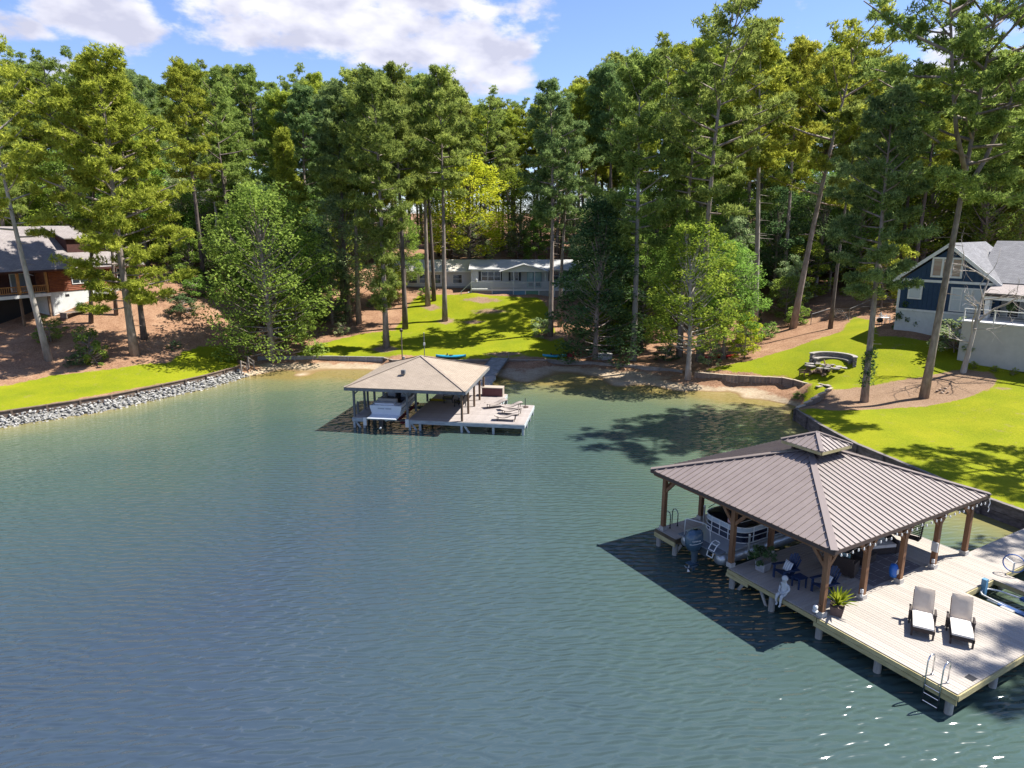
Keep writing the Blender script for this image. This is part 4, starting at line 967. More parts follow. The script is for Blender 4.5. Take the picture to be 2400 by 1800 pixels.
# wicker suite, table, rug, swing
def pil(loc, rz, tilt, m, label, w=.46, h=.42, group=None):
    q = obj('pillow', pillow_mesh(m, w, h)); q.matrix_world = Matrix.Translation(loc) @ Matrix.Rotation(rz, 4, 'Z') @ Matrix.Rotation(tilt, 4, 'Y'); tag(q, label, 'pillow', group); return q
def wicker(name, label, cat, loc, rz, w):
    t = thing(name, label, cat, loc, rz)
    MB().bb(-.38, -w / 2, .06, .40, w / 2, .34).build('base', WICK, t)
    MB().extrude([(.28, .30), (.44, .30), (.50, .86), (.38, .86)], 'y', -w / 2, w / 2).build('back', WICK, t)
    for s in (-1, 1):
        prof = [(-.40, .06), (.42, .06), (.48, .70), (.10, .66), (-.30, .58), (-.40, .50)]
        MB().extrude(prof, 'y', s * w / 2 - .07, s * w / 2 + .07).build('arm', WICK, t)
        for xx in (-.32, .34): MB().bb(xx - .03, s * (w / 2 - .04) - .03, 0, xx + .03, s * (w / 2 - .04) + .03, .07).build('foot', DKB, t)
    n = max(1, int(round((w - .14) / .62))); cw = (w - .16) / n
    for k in range(n): MB().bb(-.38, -w / 2 + .08 + k * cw + .01, .345, .27, -w / 2 + .08 + (k + 1) * cw - .01, .48).build('seat_cushion', CREAM, t)
    return t
wicker('wicker_armchair', 'dark wicker armchair with white cushion behind the corner post', 'armchair', D(3.72, 1.65), DR + radians(200), .82)
TEAL = mat('teal_fabric', (.10, .26, .27), .9, (.38, .50, .48), 9); GRN = mat('green_fabric', (.10, .16, .035), .9, (.22, .28, .07), 3); LEAFP = mat('leaf_print_fabric', (.09, .15, .10), .9, (.42, .48, .40), 9)
sofa = wicker('wicker_sofa', 'long dark wicker sofa with green and teal pillows at the back of the deck', 'sofa', D(6.55, 2.15), DR + radians(70), 1.75)
pil(D(3.75, 1.70, 1.42), DR + radians(200), .3, TEAL, 'pale teal pillow on the wicker armchair')
sg = 'pillows on the wicker sofa'
pil(D(6.15, 2.55, 1.43), DR + radians(70), .35, GRN, 'olive green pillow on the wicker sofa', .62, .45)
pil(D(6.62, 2.42, 1.45), DR + radians(70), .35, LEAFP, 'leaf print pillow on the wicker sofa', .52, .5)
pil(D(6.98, 2.22, 1.43), DR + radians(70), .3, TEAL, 'teal pillow at the right end of the wicker sofa')
ct = thing('coffee_table', 'dark wicker coffee table between armchair and sofa', 'table', D(5.25, 1.75), DR + .1)
MB().bb(-.5, -.30, .36, .5, .30, .42).build('table_top', WICK, ct); MB().bb(-.46, -.26, .05, .46, .26, .36).build('base', WICK, ct)
rug = thing('rug', 'grey outdoor rug with thin white line pattern under the wicker suite', 'rug', D(5.3, 1.35, .753), DR)
MB().bb(-1.6, -1.05, 0, 1.75, 1.3, .010).build('carpet', mat('grey_rug', (.13, .12, .125), .95, (.17, .155, .16), 6), rug)
ln = MB()
for i in range(6):
    xx = -1.3 + i * .58; ln.bb(xx, -.95, .0105, xx + .02, 1.2, .013)
for j in range(5):
    for i in range(6):
        xx = -1.6 + i * .58 + (.0 if j % 2 else .28); yy = -.8 + j * .45; ln.bb(xx, yy, .0135, min(xx + .30, 1.7), yy + .02, .0155)
ln.build('line_pattern', mat('rug_lines', (.38, .37, .37), .9), rug)
sw = thing('hanging_swing', 'dark slatted bench swing hanging at the back right of the pavilion', 'swing', D(8.1, 1.75, 1.35), DR + radians(15))
for k in range(9): MB().beam((.18 + k * .022, -.65, .08 + k * .075), (.18 + k * .022, .65, .08 + k * .075), .05, .03).build('back_slat', DKB, sw)
for k in range(5): MB().bb(-.3 + k * .1, -.65, 0, -.22 + k * .1, .65, .025).build('seat_slat', DKB, sw)
for s in (-1, 1):
    MB().beam((-.32, s * .6, .02), (.2, s * .6, .02), .05, .06).build('seat_rail', DKB, sw); MB().beam((.18, s * .6, .02), (.40, s * .6, .78), .05, .05).build('back_rail', DKB, sw)
    MB().tube([(-.28, s * .62, .05), (.05, s * .62, 1.9)], .012, 4).build('chain', BLACK, sw); MB().tube([(.3, s * .62, .5), (.05, s * .62, 1.9)], .012, 4).build('chain', BLACK, sw)
# float hung on a post, outlets, lamp
fl = thing('swim_float', 'bright blue swim float hanging on the third eave post', 'float', D(4.72, .17, .95), DR)
MB().lathe([(.0, -.30), (.13, -.26), (.17, -.1), (.17, .12), (.12, .27), (.0, .3)], 12, (0, 0, .30)).build('ring', mat('blue_float', (.02, .11, .42), .4, (.03, .17, .55), 3), fl, smooth=True)
MB().bb(-.05, -.18, .2, .07, -.16, .42).build('label_patch', WHT, fl)
MB().tube([(0, 0, .55), (.05, -.07, .75)], .01, 4).build('cord', WHT, fl)
eb = thing('electrical_box', 'white electrical box fixed to the fourth eave post', 'box', D(7.20, -.03, 1.55), DR); MB().bb(-.03, -.13, 0, .02, .13, .42).build('case', WHT, eb); MB().bb(-.045, -.11, .02, -.03, .11, .40).build('door', mat('pale_panel', (.5, .5, .49), .5), eb)
for xx, lb in ((2.31, 'white outlet low on the second eave post'), (7.20, 'white outlet low on the fourth eave post')):
    ob = thing('power_outlet', lb, 'outlet', D(xx, -.06, .95), DR, 'outlets on the eave posts'); MB().bb(-.05, -.05, .1, .02, .05, .26).build('cover', WHT, ob); MB().bb(-.05, -.06, -.08, .02, .04, .04).build('cover', WHT, ob)
lp = thing('dock_light', 'white dock light bracketed on the lakeside face of the corner post', 'lamp', D(-.10, .02, 1.12), DR)
MB().tube([(0, 0, .05), (-.10, 0, .14), (-.2, 0, .10)], .025, 6).build('bracket', mat('copper', (.35, .2, .13), .4, metal=.5), lp)
MB().lathe([(.06, .0), (.085, .06), (.085, .16), (.05, .20), (.02, .21)], 12, (-.27, 0, -.04)).build('lamp_head', WHT, lp, smooth=True); MB().lathe([(.10, -.03), (.11, .0), (.08, .01)], 12, (-.27, 0, -.06)).build('lens_ring', WHT, lp)

# ladders
def ladder(label, loc, rz, m, down, group=None):
    t = thing('dock_ladder', label, 'ladder', loc, rz)
    for s in (-.24, .24):
        arc = [(-.10, s, -down), (-.10, s, .62)] + [(-.10 + .19 * (1 - cos(a)), s, .62 + .19 * sin(a)) for a in (pi * .25, pi * .5, pi * .75, pi)] + [(.28, s, .0)]
        MB().tube(arc, .024, 8).build('rail', m, t, smooth=True); MB().lathe([(.05, 0), (.05, .02)], 8, (.28, s, 0)).build('flange', m, t)
    k = 0; z = -.22
    while z > -down: MB().tube([(-.10, -.24, z), (-.10, .24, z)], .02, 6).build('rung', m, t); z -= .28
    return t
ladder('steel dock ladder at the sunny corner of the near dock', D(-.20, -4.25), DR, STEEL, 1.15)
ladder('steel ladder with hoop handrails on the far side platform by the pontoon boat', D(.62, 8.80), DR - pi / 2, mat('dark_steel', (.16, .17, .19), .25, metal=1.0), .9)

# guide posts of the lift
gp = MB().lathe([(.045, 0), (.045, 1.12), (.05, 1.12), (.05, 1.17), (.0, 1.18)], 8).mesh('guide_pole', WHT, True)
for xx, yy, lb in ((1.15, 4.47, 'white guide pole at the pavilion side of the pontoon boat'), (1.75, 7.7, 'white guide pole on the far platform beside the pontoon boat'), (5.3, 4.47, 'white guide pole between pontoon boat and wicker suite')):
    q = obj('guide_pole', gp); q.location = D(xx, yy); tag(q, lb, 'pole', 'boat guide poles')

# ---------------------------------------------------------------- pontoon boat with its outboard
pb = thing('pontoon_boat', 'pontoon boat with navy side panels and folded black top, on a lift under the pavilion', 'boat', D(0.0, 5.92, .55), DR)
PONT = mat('pontoon_aluminium', (.36, .38, .40), .35, (.46, .48, .50), 3, metal=.6); BLUEG = mat('boat_grey_blue', (.20, .27, .32), .45, (.25, .32, .37), 3)
NAVP = mat('navy_gloss', (.008, .014, .032), .18, spec=.6)
for s in (-1, 1):
    n_ = [(.02, -.05)] + [(.30, .0)]
    MB().tube([(-.25, s * 1.0, .32), (.0, s * 1.0, .32), (6.2, s * 1.0, .32), (6.9, s * 1.0, .40), (7.2, s * 1.0, .52)], [.20, .31, .31, .22, .04], 14).build('pontoon', PONT, pb, smooth=True)
MB().bb(.05, -1.25, .64, 7.0, 1.25, .72).build('deck_plate', ALU, pb); MB().bb(-.45, -1.2, .655, .05, 1.2, .70).build('swim_platform', mat('grey_tread', (.12, .14, .16), .7, (.17, .19, .21), 6), pb)
def rr_path(x0, x1, y0, y1, r, n=6):
    P = []
    for cx_, cy_, a0 in ((x0 + r, y0 + r, pi), (x1 - r, y0 + r, 1.5 * pi), (x1 - r, y1 - r, 0), (x0 + r, y1 - r, .5 * pi)):
        for k in range(n + 1): a = a0 + .5 * pi * k / n; P.append((cx_ + r * cos(a), cy_ + r * sin(a)))
    return P
def fence(z0, z1, name, m, x0=.95, x1=6.9, off=0):
    P = rr_path(x0 - off, x1 + off, -1.18 - off, 1.18 + off, .65 + off); P.append(P[0])
    return MB().grid([[(x, y, z0) for x, y in P], [(x, y, z1) for x, y in P]]).build(name, m, pb, smooth=True)
fence(.78, 1.28, 'side_panel', NAVP); fence(1.285, 1.47, 'top_panel', mat('pale_grey_panel', (.38, .43, .47), .4), off=.01)
for z, r in ((.77, .022), (1.05, .018), (1.27, .022), (1.48, .026)):
    P = rr_path(.93, 6.92, -1.2, 1.2, .66); P.append(P[0]); MB().tube([(x, y, z) for x, y in P], r, 6, False).build('rail', WHT, pb, smooth=True)
PP = rr_path(.93, 6.92, -1.2, 1.2, .66, 2)
ups = [(.93, -.45), (.93, .05), (.93, .52), (1.7, -1.2), (2.6, -1.2), (3.6, -1.2), (4.6, -1.2), (5.6, -1.2), (1.7, 1.2), (3, 1.2), (4.5, 1.2)]
for x, y in ups: MB().tube([(x, y, .76), (x, y, 1.48)], .024, 6).build('stanchion', WHT, pb)
for s, a in ((-1, 1.2), (1, 1.2)): MB().bb(1.3, s * .86 - .24, .78, 5.8, s * .86 + .24, 1.20).build('bench', mat('bench_vinyl', (.42, .41, .40), .6), pb)
MB().bb(1.15, -.7, .78, 1.75, .7, 1.40).build('rear_sunpad', BLACK, pb)
bt = MB(); rr = random.Random(3)
bt.grid([[(x, y, 1.52 + .32 * (1 - (y / 1.05) ** 2) + .05 * sin(x * 9) + .10 * (x - 1.5)) for y in np.linspace(-1.05, 1.05, 9)] for x in np.linspace(1.1, 2.5, 9)])
bt.grid([[(x, y, 1.46 + .05 * (x - 1.1)) for y in np.linspace(-1.05, 1.05, 9)] for x in np.linspace(1.1, 2.5, 9)]).build('folded_top', BLACK, pb, smooth=True)
for s in (-1, 1): MB().tube([(2.6, s * 1.12, 1.48), (1.9, s * 1.1, 1.8), (1.1, s * .95, 1.72)], .018, 5).build('top_frame', ALU, pb)
fg = MB()
flag = MB().bb(1.02, -.62, 1.5, 1.04, -.30, 1.68).build('flag', mat('flag_white', (.6, .58, .58), .8), pb)
for k in range(3): MB().bb(1.012, -.62, 1.52 + k * .055, 1.018, -.30, 1.545 + k * .055).build('flag_stripe', mat('flag_red', (.35, .03, .05), .8), flag)
# boarding ladder on the stern
for s in (-.16, .16): MB().tube([(-.02, -.75 + s, 1.02), (-.22, -.75 + s, .92), (-.38, -.75 + s, .70), (-.46, -.75 + s, .42)], .026, 6).build('ladder_rail', WHT, pb, smooth=True)
for x, z in ((-.02, 1.02), (-.22, .92), (-.38, .70), (-.46, .42)): MB().tube([(x, -.91, z), (x, -.59, z)], .022, 6).build('ladder_rung', WHT, pb)
MB().tube([(-.3, .95, .70), (-.3, .95, 1.45), (-.25, .85, 1.5), (.1, .2, 1.46), (.15, -.1, 1.4), (.18, -.16, .72)], .02, 6).build('stern_rail', WHT, pb, smooth=True)
MB().bb(-.30, -.42, .20, .0, .42, .62).build('motor_mount', mat('dark_alu', (.07, .08, .09), .5), pb)
# outboard
ob = MB()
def ring(cx, cz, rx, ry, n=14, sq=.8): return [(cx + rx * np.sign(cos(a)) * abs(cos(a)) ** sq, ry * np.sign(sin(a)) * abs(sin(a)) ** sq, cz) for a in np.linspace(0, 2 * pi, n, endpoint=False)]
secs = [(-.62, .46, .24, .17), (-.63, .52, .34, .24), (-.66, .80, .43, .285), (-.67, 1.06, .45, .29), (-.64, 1.24, .41, .26), (-.60, 1.36, .29, .19), (-.58, 1.40, .11, .07)]
rows = [ring(a, b, c_, d_) for a, b, c_, d_ in secs]; rows = [r + [r[0]] for r in rows]
MOT = mat('outboard_blue_grey', (.045, .085, .125), .25, (.06, .105, .15), 2, spec=.6)
cowl = ob.grid(rows).build('motor_cowling', MOT, pb, smooth=True)
MB().grid([r + [r[0]] for r in [ring(-.60, .47, .20, .13), ring(-.58, .1, .15, .10), ring(-.58, -.2, .13, .075)]]).build('motor_midsection', mat('outboard_grey', (.07, .10, .125), .4), pb, smooth=True)
lu = MB(); lu.tube([(-.25, 0, -.34), (-.40, 0, -.34), (-.62, 0, -.34), (-.85, 0, -.34), (-.95, 0, -.34)], [.02, .07, .09, .07, .045], 10); lu.bb(-.72, -.025, -.34, -.46, .025, -.15); lu.bb(-.95, -.16, -.16, -.45, .16, -.135); lu.bb(-.66, -.015, -.58, -.50, .015, -.4)
lu.build('motor_lower_unit', MOT, pb)
for k in range(3):
    a = k * 2.09; MB().slab([(-.95, .02 * cos(a), -.34 + .02 * sin(a)), (-.98, .17 * cos(a + .4), -.34 + .17 * sin(a + .4)), (-.92, .18 * cos(a - .3), -.34 + .18 * sin(a - .3))], .012).build('propeller_blade', ALU, pb)
MB().grid([[(p[0], p[1] * 1.012, p[2] + dz) for p in ring(-.665, .86, .437, .289)[8:14]] for dz in (-.012, .012)]).build('cowling_stripe', WHT, cowl)
def text_obj(body, size, name, m, parent, M, ext=0.004):
    cu = bpy.data.curves.new(name, 'FONT'); cu.body = body; cu.size = size; cu.extrude = ext; cu.align_x = 'CENTER'; cu.align_y = 'CENTER'
    tmp = bpy.data.objects.new(name, cu); COL.objects.link(tmp); dg = bpy.context.evaluated_depsgraph_get(); me = bpy.data.meshes.new_from_object(tmp.evaluated_get(dg)); bpy.data.objects.remove(tmp)
    me.materials.clear(); me.materials.append(m); o = bpy.data.objects.new(name, me); COL.objects.link(o)
    if parent: o.parent = parent
    o.matrix_local = M; return o
text_obj('YAMAHA', .105, 'cowling_lettering', WHT, cowl, Matrix.Translation((-.80, -.285, 1.0)) @ Matrix.Rotation(radians(-12), 4, 'Z') @ Matrix.Rotation(radians(90), 4, 'X'))

# ---------------------------------------------------------------- watercraft cradle and blue wheel in the right hand slip
BLU = mat('blue_bunk_carpet', (.012, .055, .18), .7, (.02, .08, .24), 8)
wl = thing('watercraft_lift', 'white tube watercraft cradle with blue bunks in the slip of the sunny deck', 'boat lift', D(7.5, -2.6, 0), DR)
MB().tube([(.75, -2.0, .55), (.72, -.3, .55), (.62, .35, .55), (.40, .68, .55), (-.1, .72, .55), (-.3, .55, .55), (-.38, .1, .55), (-.42, -.5, .52), (-.45, -2.0, .5)], .035, 8).build('tube_loop', WHT, wl, smooth=True)
MB().bb(.62, -2.1, .50, .86, -.35, .60).build('bunk', BLU, wl); MB().bb(-.56, -2.2, .46, -.32, -.1, .56).build('bunk', BLU, wl)
MB().bb(.02, .62, .35, .20, .80, 1.05).build('bow_stop', mat('pale_blue_plastic', (.10, .24, .38), .5), wl)
MB().bb(-.8, -.75, .30, -.62, -.30, .62).build('winch_bracket', GREYC, wl); MB().bb(-.62, -2.1, .38, -.56, -.4, .45).build('side_channel', WHT, wl); MB().bb(.0, -2.2, .2, .3, .5, .28).build('cross_beam', ALU, wl)
for k in range(3): MB().bb(-.9, -2.0 + k * .45, .42, -.70, -1.75 + k * .45, .50).build('roller', GREYC, wl)
bw = thing('lift_wheel', 'blue hand wheel of a lift at the right edge of the deck', 'wheel', D(9.62, -1.98, 1.25), DR + .3)
MB().tube([(0, .38 * cos(a), .38 * sin(a)) for a in np.linspace(0, 2 * pi, 25)], .025, 6, False).build('rim', mat('blue_wheel', (.02, .10, .34), .4), bw)
for k in range(3): a = k * 2.09 + .5; MB().tube([(0, 0, 0), (0, .38 * cos(a), .38 * sin(a))], .014, 5).build('spoke', ALU, bw)
MB().tube([(0, 0, 0), (.1, 0, 0), (.1, 0, -.52)], .03, 6).build('stand', ALU, bw)

# ---------------------------------------------------------------- shore walls
WEATH = mat('weathered_boards', (0.13, 0.10, 0.08), 0.9, (0.27, 0.215, 0.175), 2.0, (1.2, 1.2, 4), 0.5, 8, rnd=0.13)
SEAW = mat('dark_weathered_seawall', (0.06, 0.048, 0.045), 0.9, (0.20, 0.165, 0.155), 1.6, (1, 1, 2.5), 0.6, 7, rnd=0.15)
CAPW = mat('pale_cap_board', (0.24, 0.20, 0.17), 0.85, (0.34, 0.295, 0.25), 2, rnd=0.08)
GRYB = mat('silver_boards', (0.17, 0.17, 0.165), 0.9, (0.30, 0.30, 0.295), 2.0, (1.2, 1.2, 4), 0.5, 8, rnd=0.1)
def resample(pts, step):
    P = [np.array(p, float) for p in pts]; seg = [np.linalg.norm(P[i + 1][:2] - P[i][:2]) for i in range(len(P) - 1)]; L = sum(seg)
    n = max(1, int(round(L / step))); out = []
    for k in range(n + 1):
        s = L * k / n; i = 0
        while i < len(seg) - 1 and s > seg[i]: s -= seg[i]; i += 1
        out.append(P[i] + (P[i + 1] - P[i]) * min(1, s / max(seg[i], 1e-6)))
    return out
def board_wall(name, label, pts, h, bay=1.5, m=WEATH, cap=CAPW, board=0.30, horizontal=0, cat='wall', post_in=True, z_drop=0.35):
    """retaining wall along pts (x, y, ztop): separate boards, posts and cap boards; lake side is -normal"""
    P = resample(pts, bay); o = P[0].copy(); o[2] = 0
    t = thing(name, label, cat, tuple(o))
    for i in range(len(P) - 1):
        a, b = P[i] - o, P[i + 1] - o; d = (b - a)[:2]; L = np.hypot(*d); d /= L; ang = atan2(d[1], d[0]); nrm = np.array([d[1], -d[0]])
        zt = (a[2] + b[2]) / 2
        if horizontal:
            bh = (h + z_drop) / horizontal
            for k in range(horizontal):
                c = (a + b) / 2; off = random.uniform(-.012, .012)
                MB().box((0, 0, 0), (L - .02, .06, bh - .02)).build('plank', m, t, (c[0] + nrm[0] * off, c[1] + nrm[1] * off, zt - .03 - bh * (k + .5)), rz=ang)
        else:
            n = max(1, int(round(L / board)))
            for k in range(n):
                c = a + (b - a) * (k + .5) / n; off = random.uniform(-.012, .012)
                MB().box((0, 0, 0), (L / n - .012, .05, h + z_drop)).build('plank', m, t, (c[0] + nrm[0] * off, c[1] + nrm[1] * off, zt - .03 - (h + z_drop) / 2), rz=ang)
        MB().box((0, 0, 0), (L + .02, .24, .06)).build('cap_board', cap, t, ((a[0] + b[0]) / 2, (a[1] + b[1]) / 2, zt), rz=ang)
        MB().box((0, 0, 0), (.14, .14, h + z_drop)).build('post', m, t, (a[0] + nrm[0] * .09, a[1] + nrm[1] * .09, zt - .04 - (h + z_drop) / 2), rz=ang)
    return t
board_wall('seawall', 'dark weathered timber seawall along the right lawn behind the near dock', [tuple(p) for p in SEA], 1.0, 2.3, SEAW, mat('grey_cap_board', (.11, .095, .09), .85, (.21, .185, .175), 2, rnd=.1), horizontal=3, z_drop=.6)
gl = [(p[0], p[1], .98) for p in BW_L[:4]]
board_wall('retaining_wall', 'low silvery board wall behind the left end of the beach', gl, .62, 1.9, GRYB, GRYB)
board_wall('retaining_wall', 'low brown board wall behind the beach running past the walkway', [(p[0], p[1], .93) for p in BW_L[3:]], .58, 2.1, WEATH, CAPW)
board_wall('retaining_wall', 'low pale timber edging behind the shaded middle of the beach', [(p[0], p[1], .78) for p in BW_M], .34, 2.3, mat('pale_edging', (.20, .175, .15), .9, (.32, .29, .25), 2, rnd=.1), CAPW, horizontal=2)
RB_ = [(p[0], p[1], 1.28 + .15 * i / 4) for i, p in enumerate(BW_R)]
board_wall('retaining_wall', 'brown board wall with pale cap below the right lawn beside the beach steps', RB_, .85, 1.35, WEATH, mat('tan_cap', (.36, .29, .21), .8, (.46, .38, .29), 3))
s0, s1 = at(1884, 901, 1.45), at(1868, 957, 1.02); s2 = at(1950, 907, 1.75); s3 = at(1915, 898, 1.75)
board_wall('retaining_wall', 'sloping cheek wall on the right side of the beach steps', [tuple(s2), tuple((s2 + s1) / 2), tuple(s1)], .75, 1.3, WEATH, mat('tan_cap_board', (.38, .31, .23), .8, (.48, .40, .31), 3))
board_wall('retaining_wall', 'short cheek wall at the head of the beach steps', [tuple(s0), tuple(s3), tuple(s2 + np.array([0, .2, 0]))], .4, 1.2, WEATH, CAPW)
stp = thing('beach_steps', 'timber steps from the beach up to the right lawn', 'steps', tuple(at(1893, 930, .35)))
a_, b_ = at(1893, 930, .35), at(1932, 905, 1.65); dd = (b_ - a_); ang_ = atan2(dd[1], dd[0]); Lh = np.hypot(dd[0], dd[1])
for k in range(6):
    f = (k + .5) / 6; MB().box((0, 0, 0), (Lh / 6 + .06, 1.5, .07)).build('tread', CAPW, stp, (dd[0] * f, dd[1] * f, dd[2] * (k + 1) / 6), rz=ang_)
    MB().box((0, 0, 0), (.05, 1.45, .2)).build('riser', WEATH, stp, (dd[0] * (f - .08), dd[1] * (f - .08), dd[2] * (k + 1) / 6 - .13), rz=ang_)

# left bank: timber edging and riprap
ltx = [tuple(ext)] + [tuple(p) for p in lt]
board_wall('timber_edging', 'brown timber edging along the left lawn above the white riprap', [(p[0], p[1], 1.02) for p in ltx], .45, 2.4, mat('brown_edging', (.085, .06, .045), .9, (.17, .125, .095), 2, rnd=.1), mat('brown_edging_cap', (.12, .085, .06), .85, (.2, .145, .105), 2, rnd=.08), horizontal=2)
rip = thing('riprap_bank', 'bank of loose white and grey stones along the left shore', 'riprap', tuple(lt[1]))
ROCKM = mat('pale_riprap_stone', (.22, .215, .20), .85, (.42, .41, .385), 3.5, bump=.4, bs=6, rnd=.22)
def rock_mesh(seed, n=16, sq=(1, .8, .62)):
    r = np.random.default_rng(seed); bm = bmesh.new()
    for p in unit(n, r): bm.verts.new(tuple(p * np.array(sq) * r.uniform(.8, 1.05) * .5))
    res = bmesh.ops.convex_hull(bm, input=bm.verts); bmesh.ops.delete(bm, geom=[e for e in res['geom_interior'] if isinstance(e, bmesh.types.BMVert)], context='VERTS')
    me = bpy.data.meshes.new('stone'); bm.to_mesh(me); bm.free(); me.materials.append(ROCKM); return me
rocks = [rock_mesh(i) for i in range(8)]
RP = resample(ltx, .27); cand = []
rr = np.random.default_rng(8)
for i in range(len(RP) - 1):
    a, b = RP[i], RP[i + 1]; d = (b - a)[:2]; d /= np.hypot(*d); nrm = np.array([d[1], -d[0]])
    for k in range(6):
        q = .15 + k * .25 + rr.uniform(-.09, .09); s = rr.uniform(.20, .44); z = .62 - .14 * (k + rr.uniform(-.3, .3)) + s * .08
        p = a[:2] + d * rr.uniform(0, .33) + nrm * q; cand.append((hypot(p[0], p[1]), p, z, s))
cand.sort(key=lambda c: -c[3] * 40 / c[0] if c[1][0] > -46 else 0)
far_st = MB()
for j, (dist, p, z, s) in enumerate(cand):
    rot = (rr.uniform(0, 6.3), rr.uniform(-.4, .4), rr.uniform(0, 6.3))
    if j < 300:
        o = obj('stone', rocks[j % 8], rip, (p[0] - lt[1][0], p[1] - lt[1][1], z - lt[1][2])); o.rotation_euler = rot; o.scale = (s, s, s)
    else:
        M_ = Matrix.Translation((p[0] - lt[1][0], p[1] - lt[1][1], z - lt[1][2])) @ Matrix.Rotation(rot[2], 4, 'Z') @ Matrix.Scale(s, 4); me = rocks[j % 8]
        far_st.add([M_ @ v.co for v in me.vertices], [tuple(f.vertices) for f in me.polygons])
# gravel core under the loose stones
for i in range(len(RP) - 1):
    pass
fs = far_st.build('small_stones', ROCKM, rip); fs['kind'] = 'stuff'
core = MB(); rowsA = []; rowsB = []
for p in RP:
    rowsA.append((p[0] - lt[1][0] + .0, p[1] - lt[1][1], .50 - lt[1][2])); 
for i, p in enumerate(RP):
    a, b = RP[max(i - 1, 0)], RP[min(i + 1, len(RP) - 1)]; d = (b - a)[:2]; d /= np.hypot(*d); nrm = np.array([d[1], -d[0]])
    rowsB.append((p[0] + nrm[0] * 1.6 - lt[1][0], p[1] + nrm[1] * 1.6 - lt[1][1], -.35 - lt[1][2]))
core.grid([rowsA, rowsB]).build('rubble_bed', mat('dark_rubble', (.10, .10, .09), .95, (.24, .235, .22), 6, bump=.8, bs=5), rip)['kind'] = 'stuff'
def railing(name, label, a, b, h, group):
    t = thing(name, label, 'railing', tuple(a), 0, group); d = np.array(b) - np.array(a)
    for f in (0, 1): MB().box((d[0] * f, d[1] * f, d[2] * f + h / 2 - .2), (.11, .11, h + .4)).build('post', CAPW, t)
    for z in (h - .05, h * .55): MB().beam((0, 0, z), (d[0], d[1], d[2] + z), .05, .11).build('rail', CAPW, t)
railing('step_railing', 'weathered wooden handrail at the end of the riprap, the one nearer the lake', at(566, 868, .75), at(580, 873, .25), 1.0, 'handrails of the left beach steps')
railing('step_railing', 'weathered wooden handrail at the end of the riprap, the one nearer the board wall', at(583, 858, .85), at(596, 867, .35), 1.0, 'handrails of the left beach steps')

# ---------------------------------------------------------------- far dock
FO = np.array([-3.73, 49.04]); FR = radians(-9)
def F(x, y, z=0.82): return (FO[0] + x * cos(FR) - y * sin(FR), FO[1] + x * sin(FR) + y * cos(FR), z)
OLDD = mat('weathered_decking', (.27, .235, .215), .85, (.37, .33, .305), 2.5, (.6, 5, 5), .3, 8, rnd=.09)
GRYP = mat('grey_post', (.10, .105, .11), .8, (.18, .185, .19), 3, (1, 1, .4), .3, 8)
BRNP = mat('brown_post', (.12, .075, .045), .8, (.20, .135, .085), 3, (1, 1, .4), .3, 8)
WHB = mat('whitewashed_board', (.26, .29, .31), .85, (.42, .46, .47), 2, (1, 1, 4), .3, 8, rnd=.1)
fd = thing('boat_dock', 'far weathered plank dock with grey rim boards and short pilings', 'dock', (FO[0], FO[1], 0), FR)
y = -.2
while y < 24.2:
    y1 = y + .19
    def P_(x0, x1, z=.82): plank(x0, y, x1, y1 - .015, z, fd, OLDD)
    if y < 5.5: P_(-4.1, .28); P_(.30, 4.72)
    elif y < 8.9: P_(-4.1, 1.95)
    elif y < 15.8: P_(-2.25, -.35)
    if y < 8.6: P_(-8.5, -7.5)
    y += .19
rampt = thing('gangway', 'grey gangway ramp from the far dock up to the beach wall', 'ramp', F(-1.32, 15.8, .84), FR)
for k in range(42):
    f = (k + .5) / 42; MB().bb(-.92, f * 8.2 - .09, f * .22 - .02, .92, f * 8.2 + .09, f * .22 + .02).build('plank', GRYB, rampt)
for s in (-.95, .95): MB().beam((s, 0, .02), (s, 8.2, .26), .06, .16).build('side_rail', GRYP, rampt)
MB().bb(.92, 7.9, .0, 1.0, 8.0, .9).build('post', WEATH, rampt)
for a, b in (((-4.1, -.23), (4.75, -.23)), ((4.74, -.2), (4.74, 5.5)), ((4.7, 5.53), (1.95, 5.53)), ((1.97, 5.5), (1.97, 8.9)), ((-4.12, -.2), (-4.12, 8.9)), ((-8.5, -.23), (-7.5, -.23)), ((-7.48, -.2), (-7.48, 8.6)), ((-8.52, -.2), (-8.52, 8.6)), ((-.33, 8.9), (-.33, 15.8)), ((-2.27, 8.9), (-2.27, 15.8))):
    board(a[0], a[1], b[0], b[1], .52, .785, m=WHB, parent=fd)
pile2 = MB().box((0, 0, -.4), (.16, .16, 2.0)).mesh('piling', WHB)
for x_, y_ in ((-4.0, -.15), (-3.2, -.15), (.0, -.15), (2.4, -.15), (4.62, -.12), (4.62, 1.8), (4.62, 3.6), (4.62, 5.4), (-8.4, -.1), (-7.6, -.1), (-7.6, 2), (-7.6, 4.5), (-8.4, 4), (1.9, 7), (1.9, 8.8), (-4, 3), (-4, 6), (-4, 8.8), (-.4, 11), (-.4, 14), (-2.2, 11), (-2.2, 14), (2.2, 5.4)): obj('piling', pile2, fd, (x_, y_, 0))
for x_, x2 in ((-3.9, -3.3), (.2, .75), (-8.3, -7.75)): MB().beam((x_, -.1, .5), (x2, -.1, -.3), .05, .14).build('knee_brace', WHB, fd)
for x_, lb in ((-7.5, .82), (-4.18, .80)): MB().bb(x_ - .12, -.34, .25, x_ + .14, -.24, .86).build('bumper', WHT, fd)
fp = thing('dock_pavilion', 'far open boathouse with tan shingled hip roof on dark posts', 'pavilion', F(0, 0, .82), FR)
TAN = mat('tan_shingles', (.265, .215, .17), .95, (.345, .285, .23), 1.3, bump=.0, rnd=0)
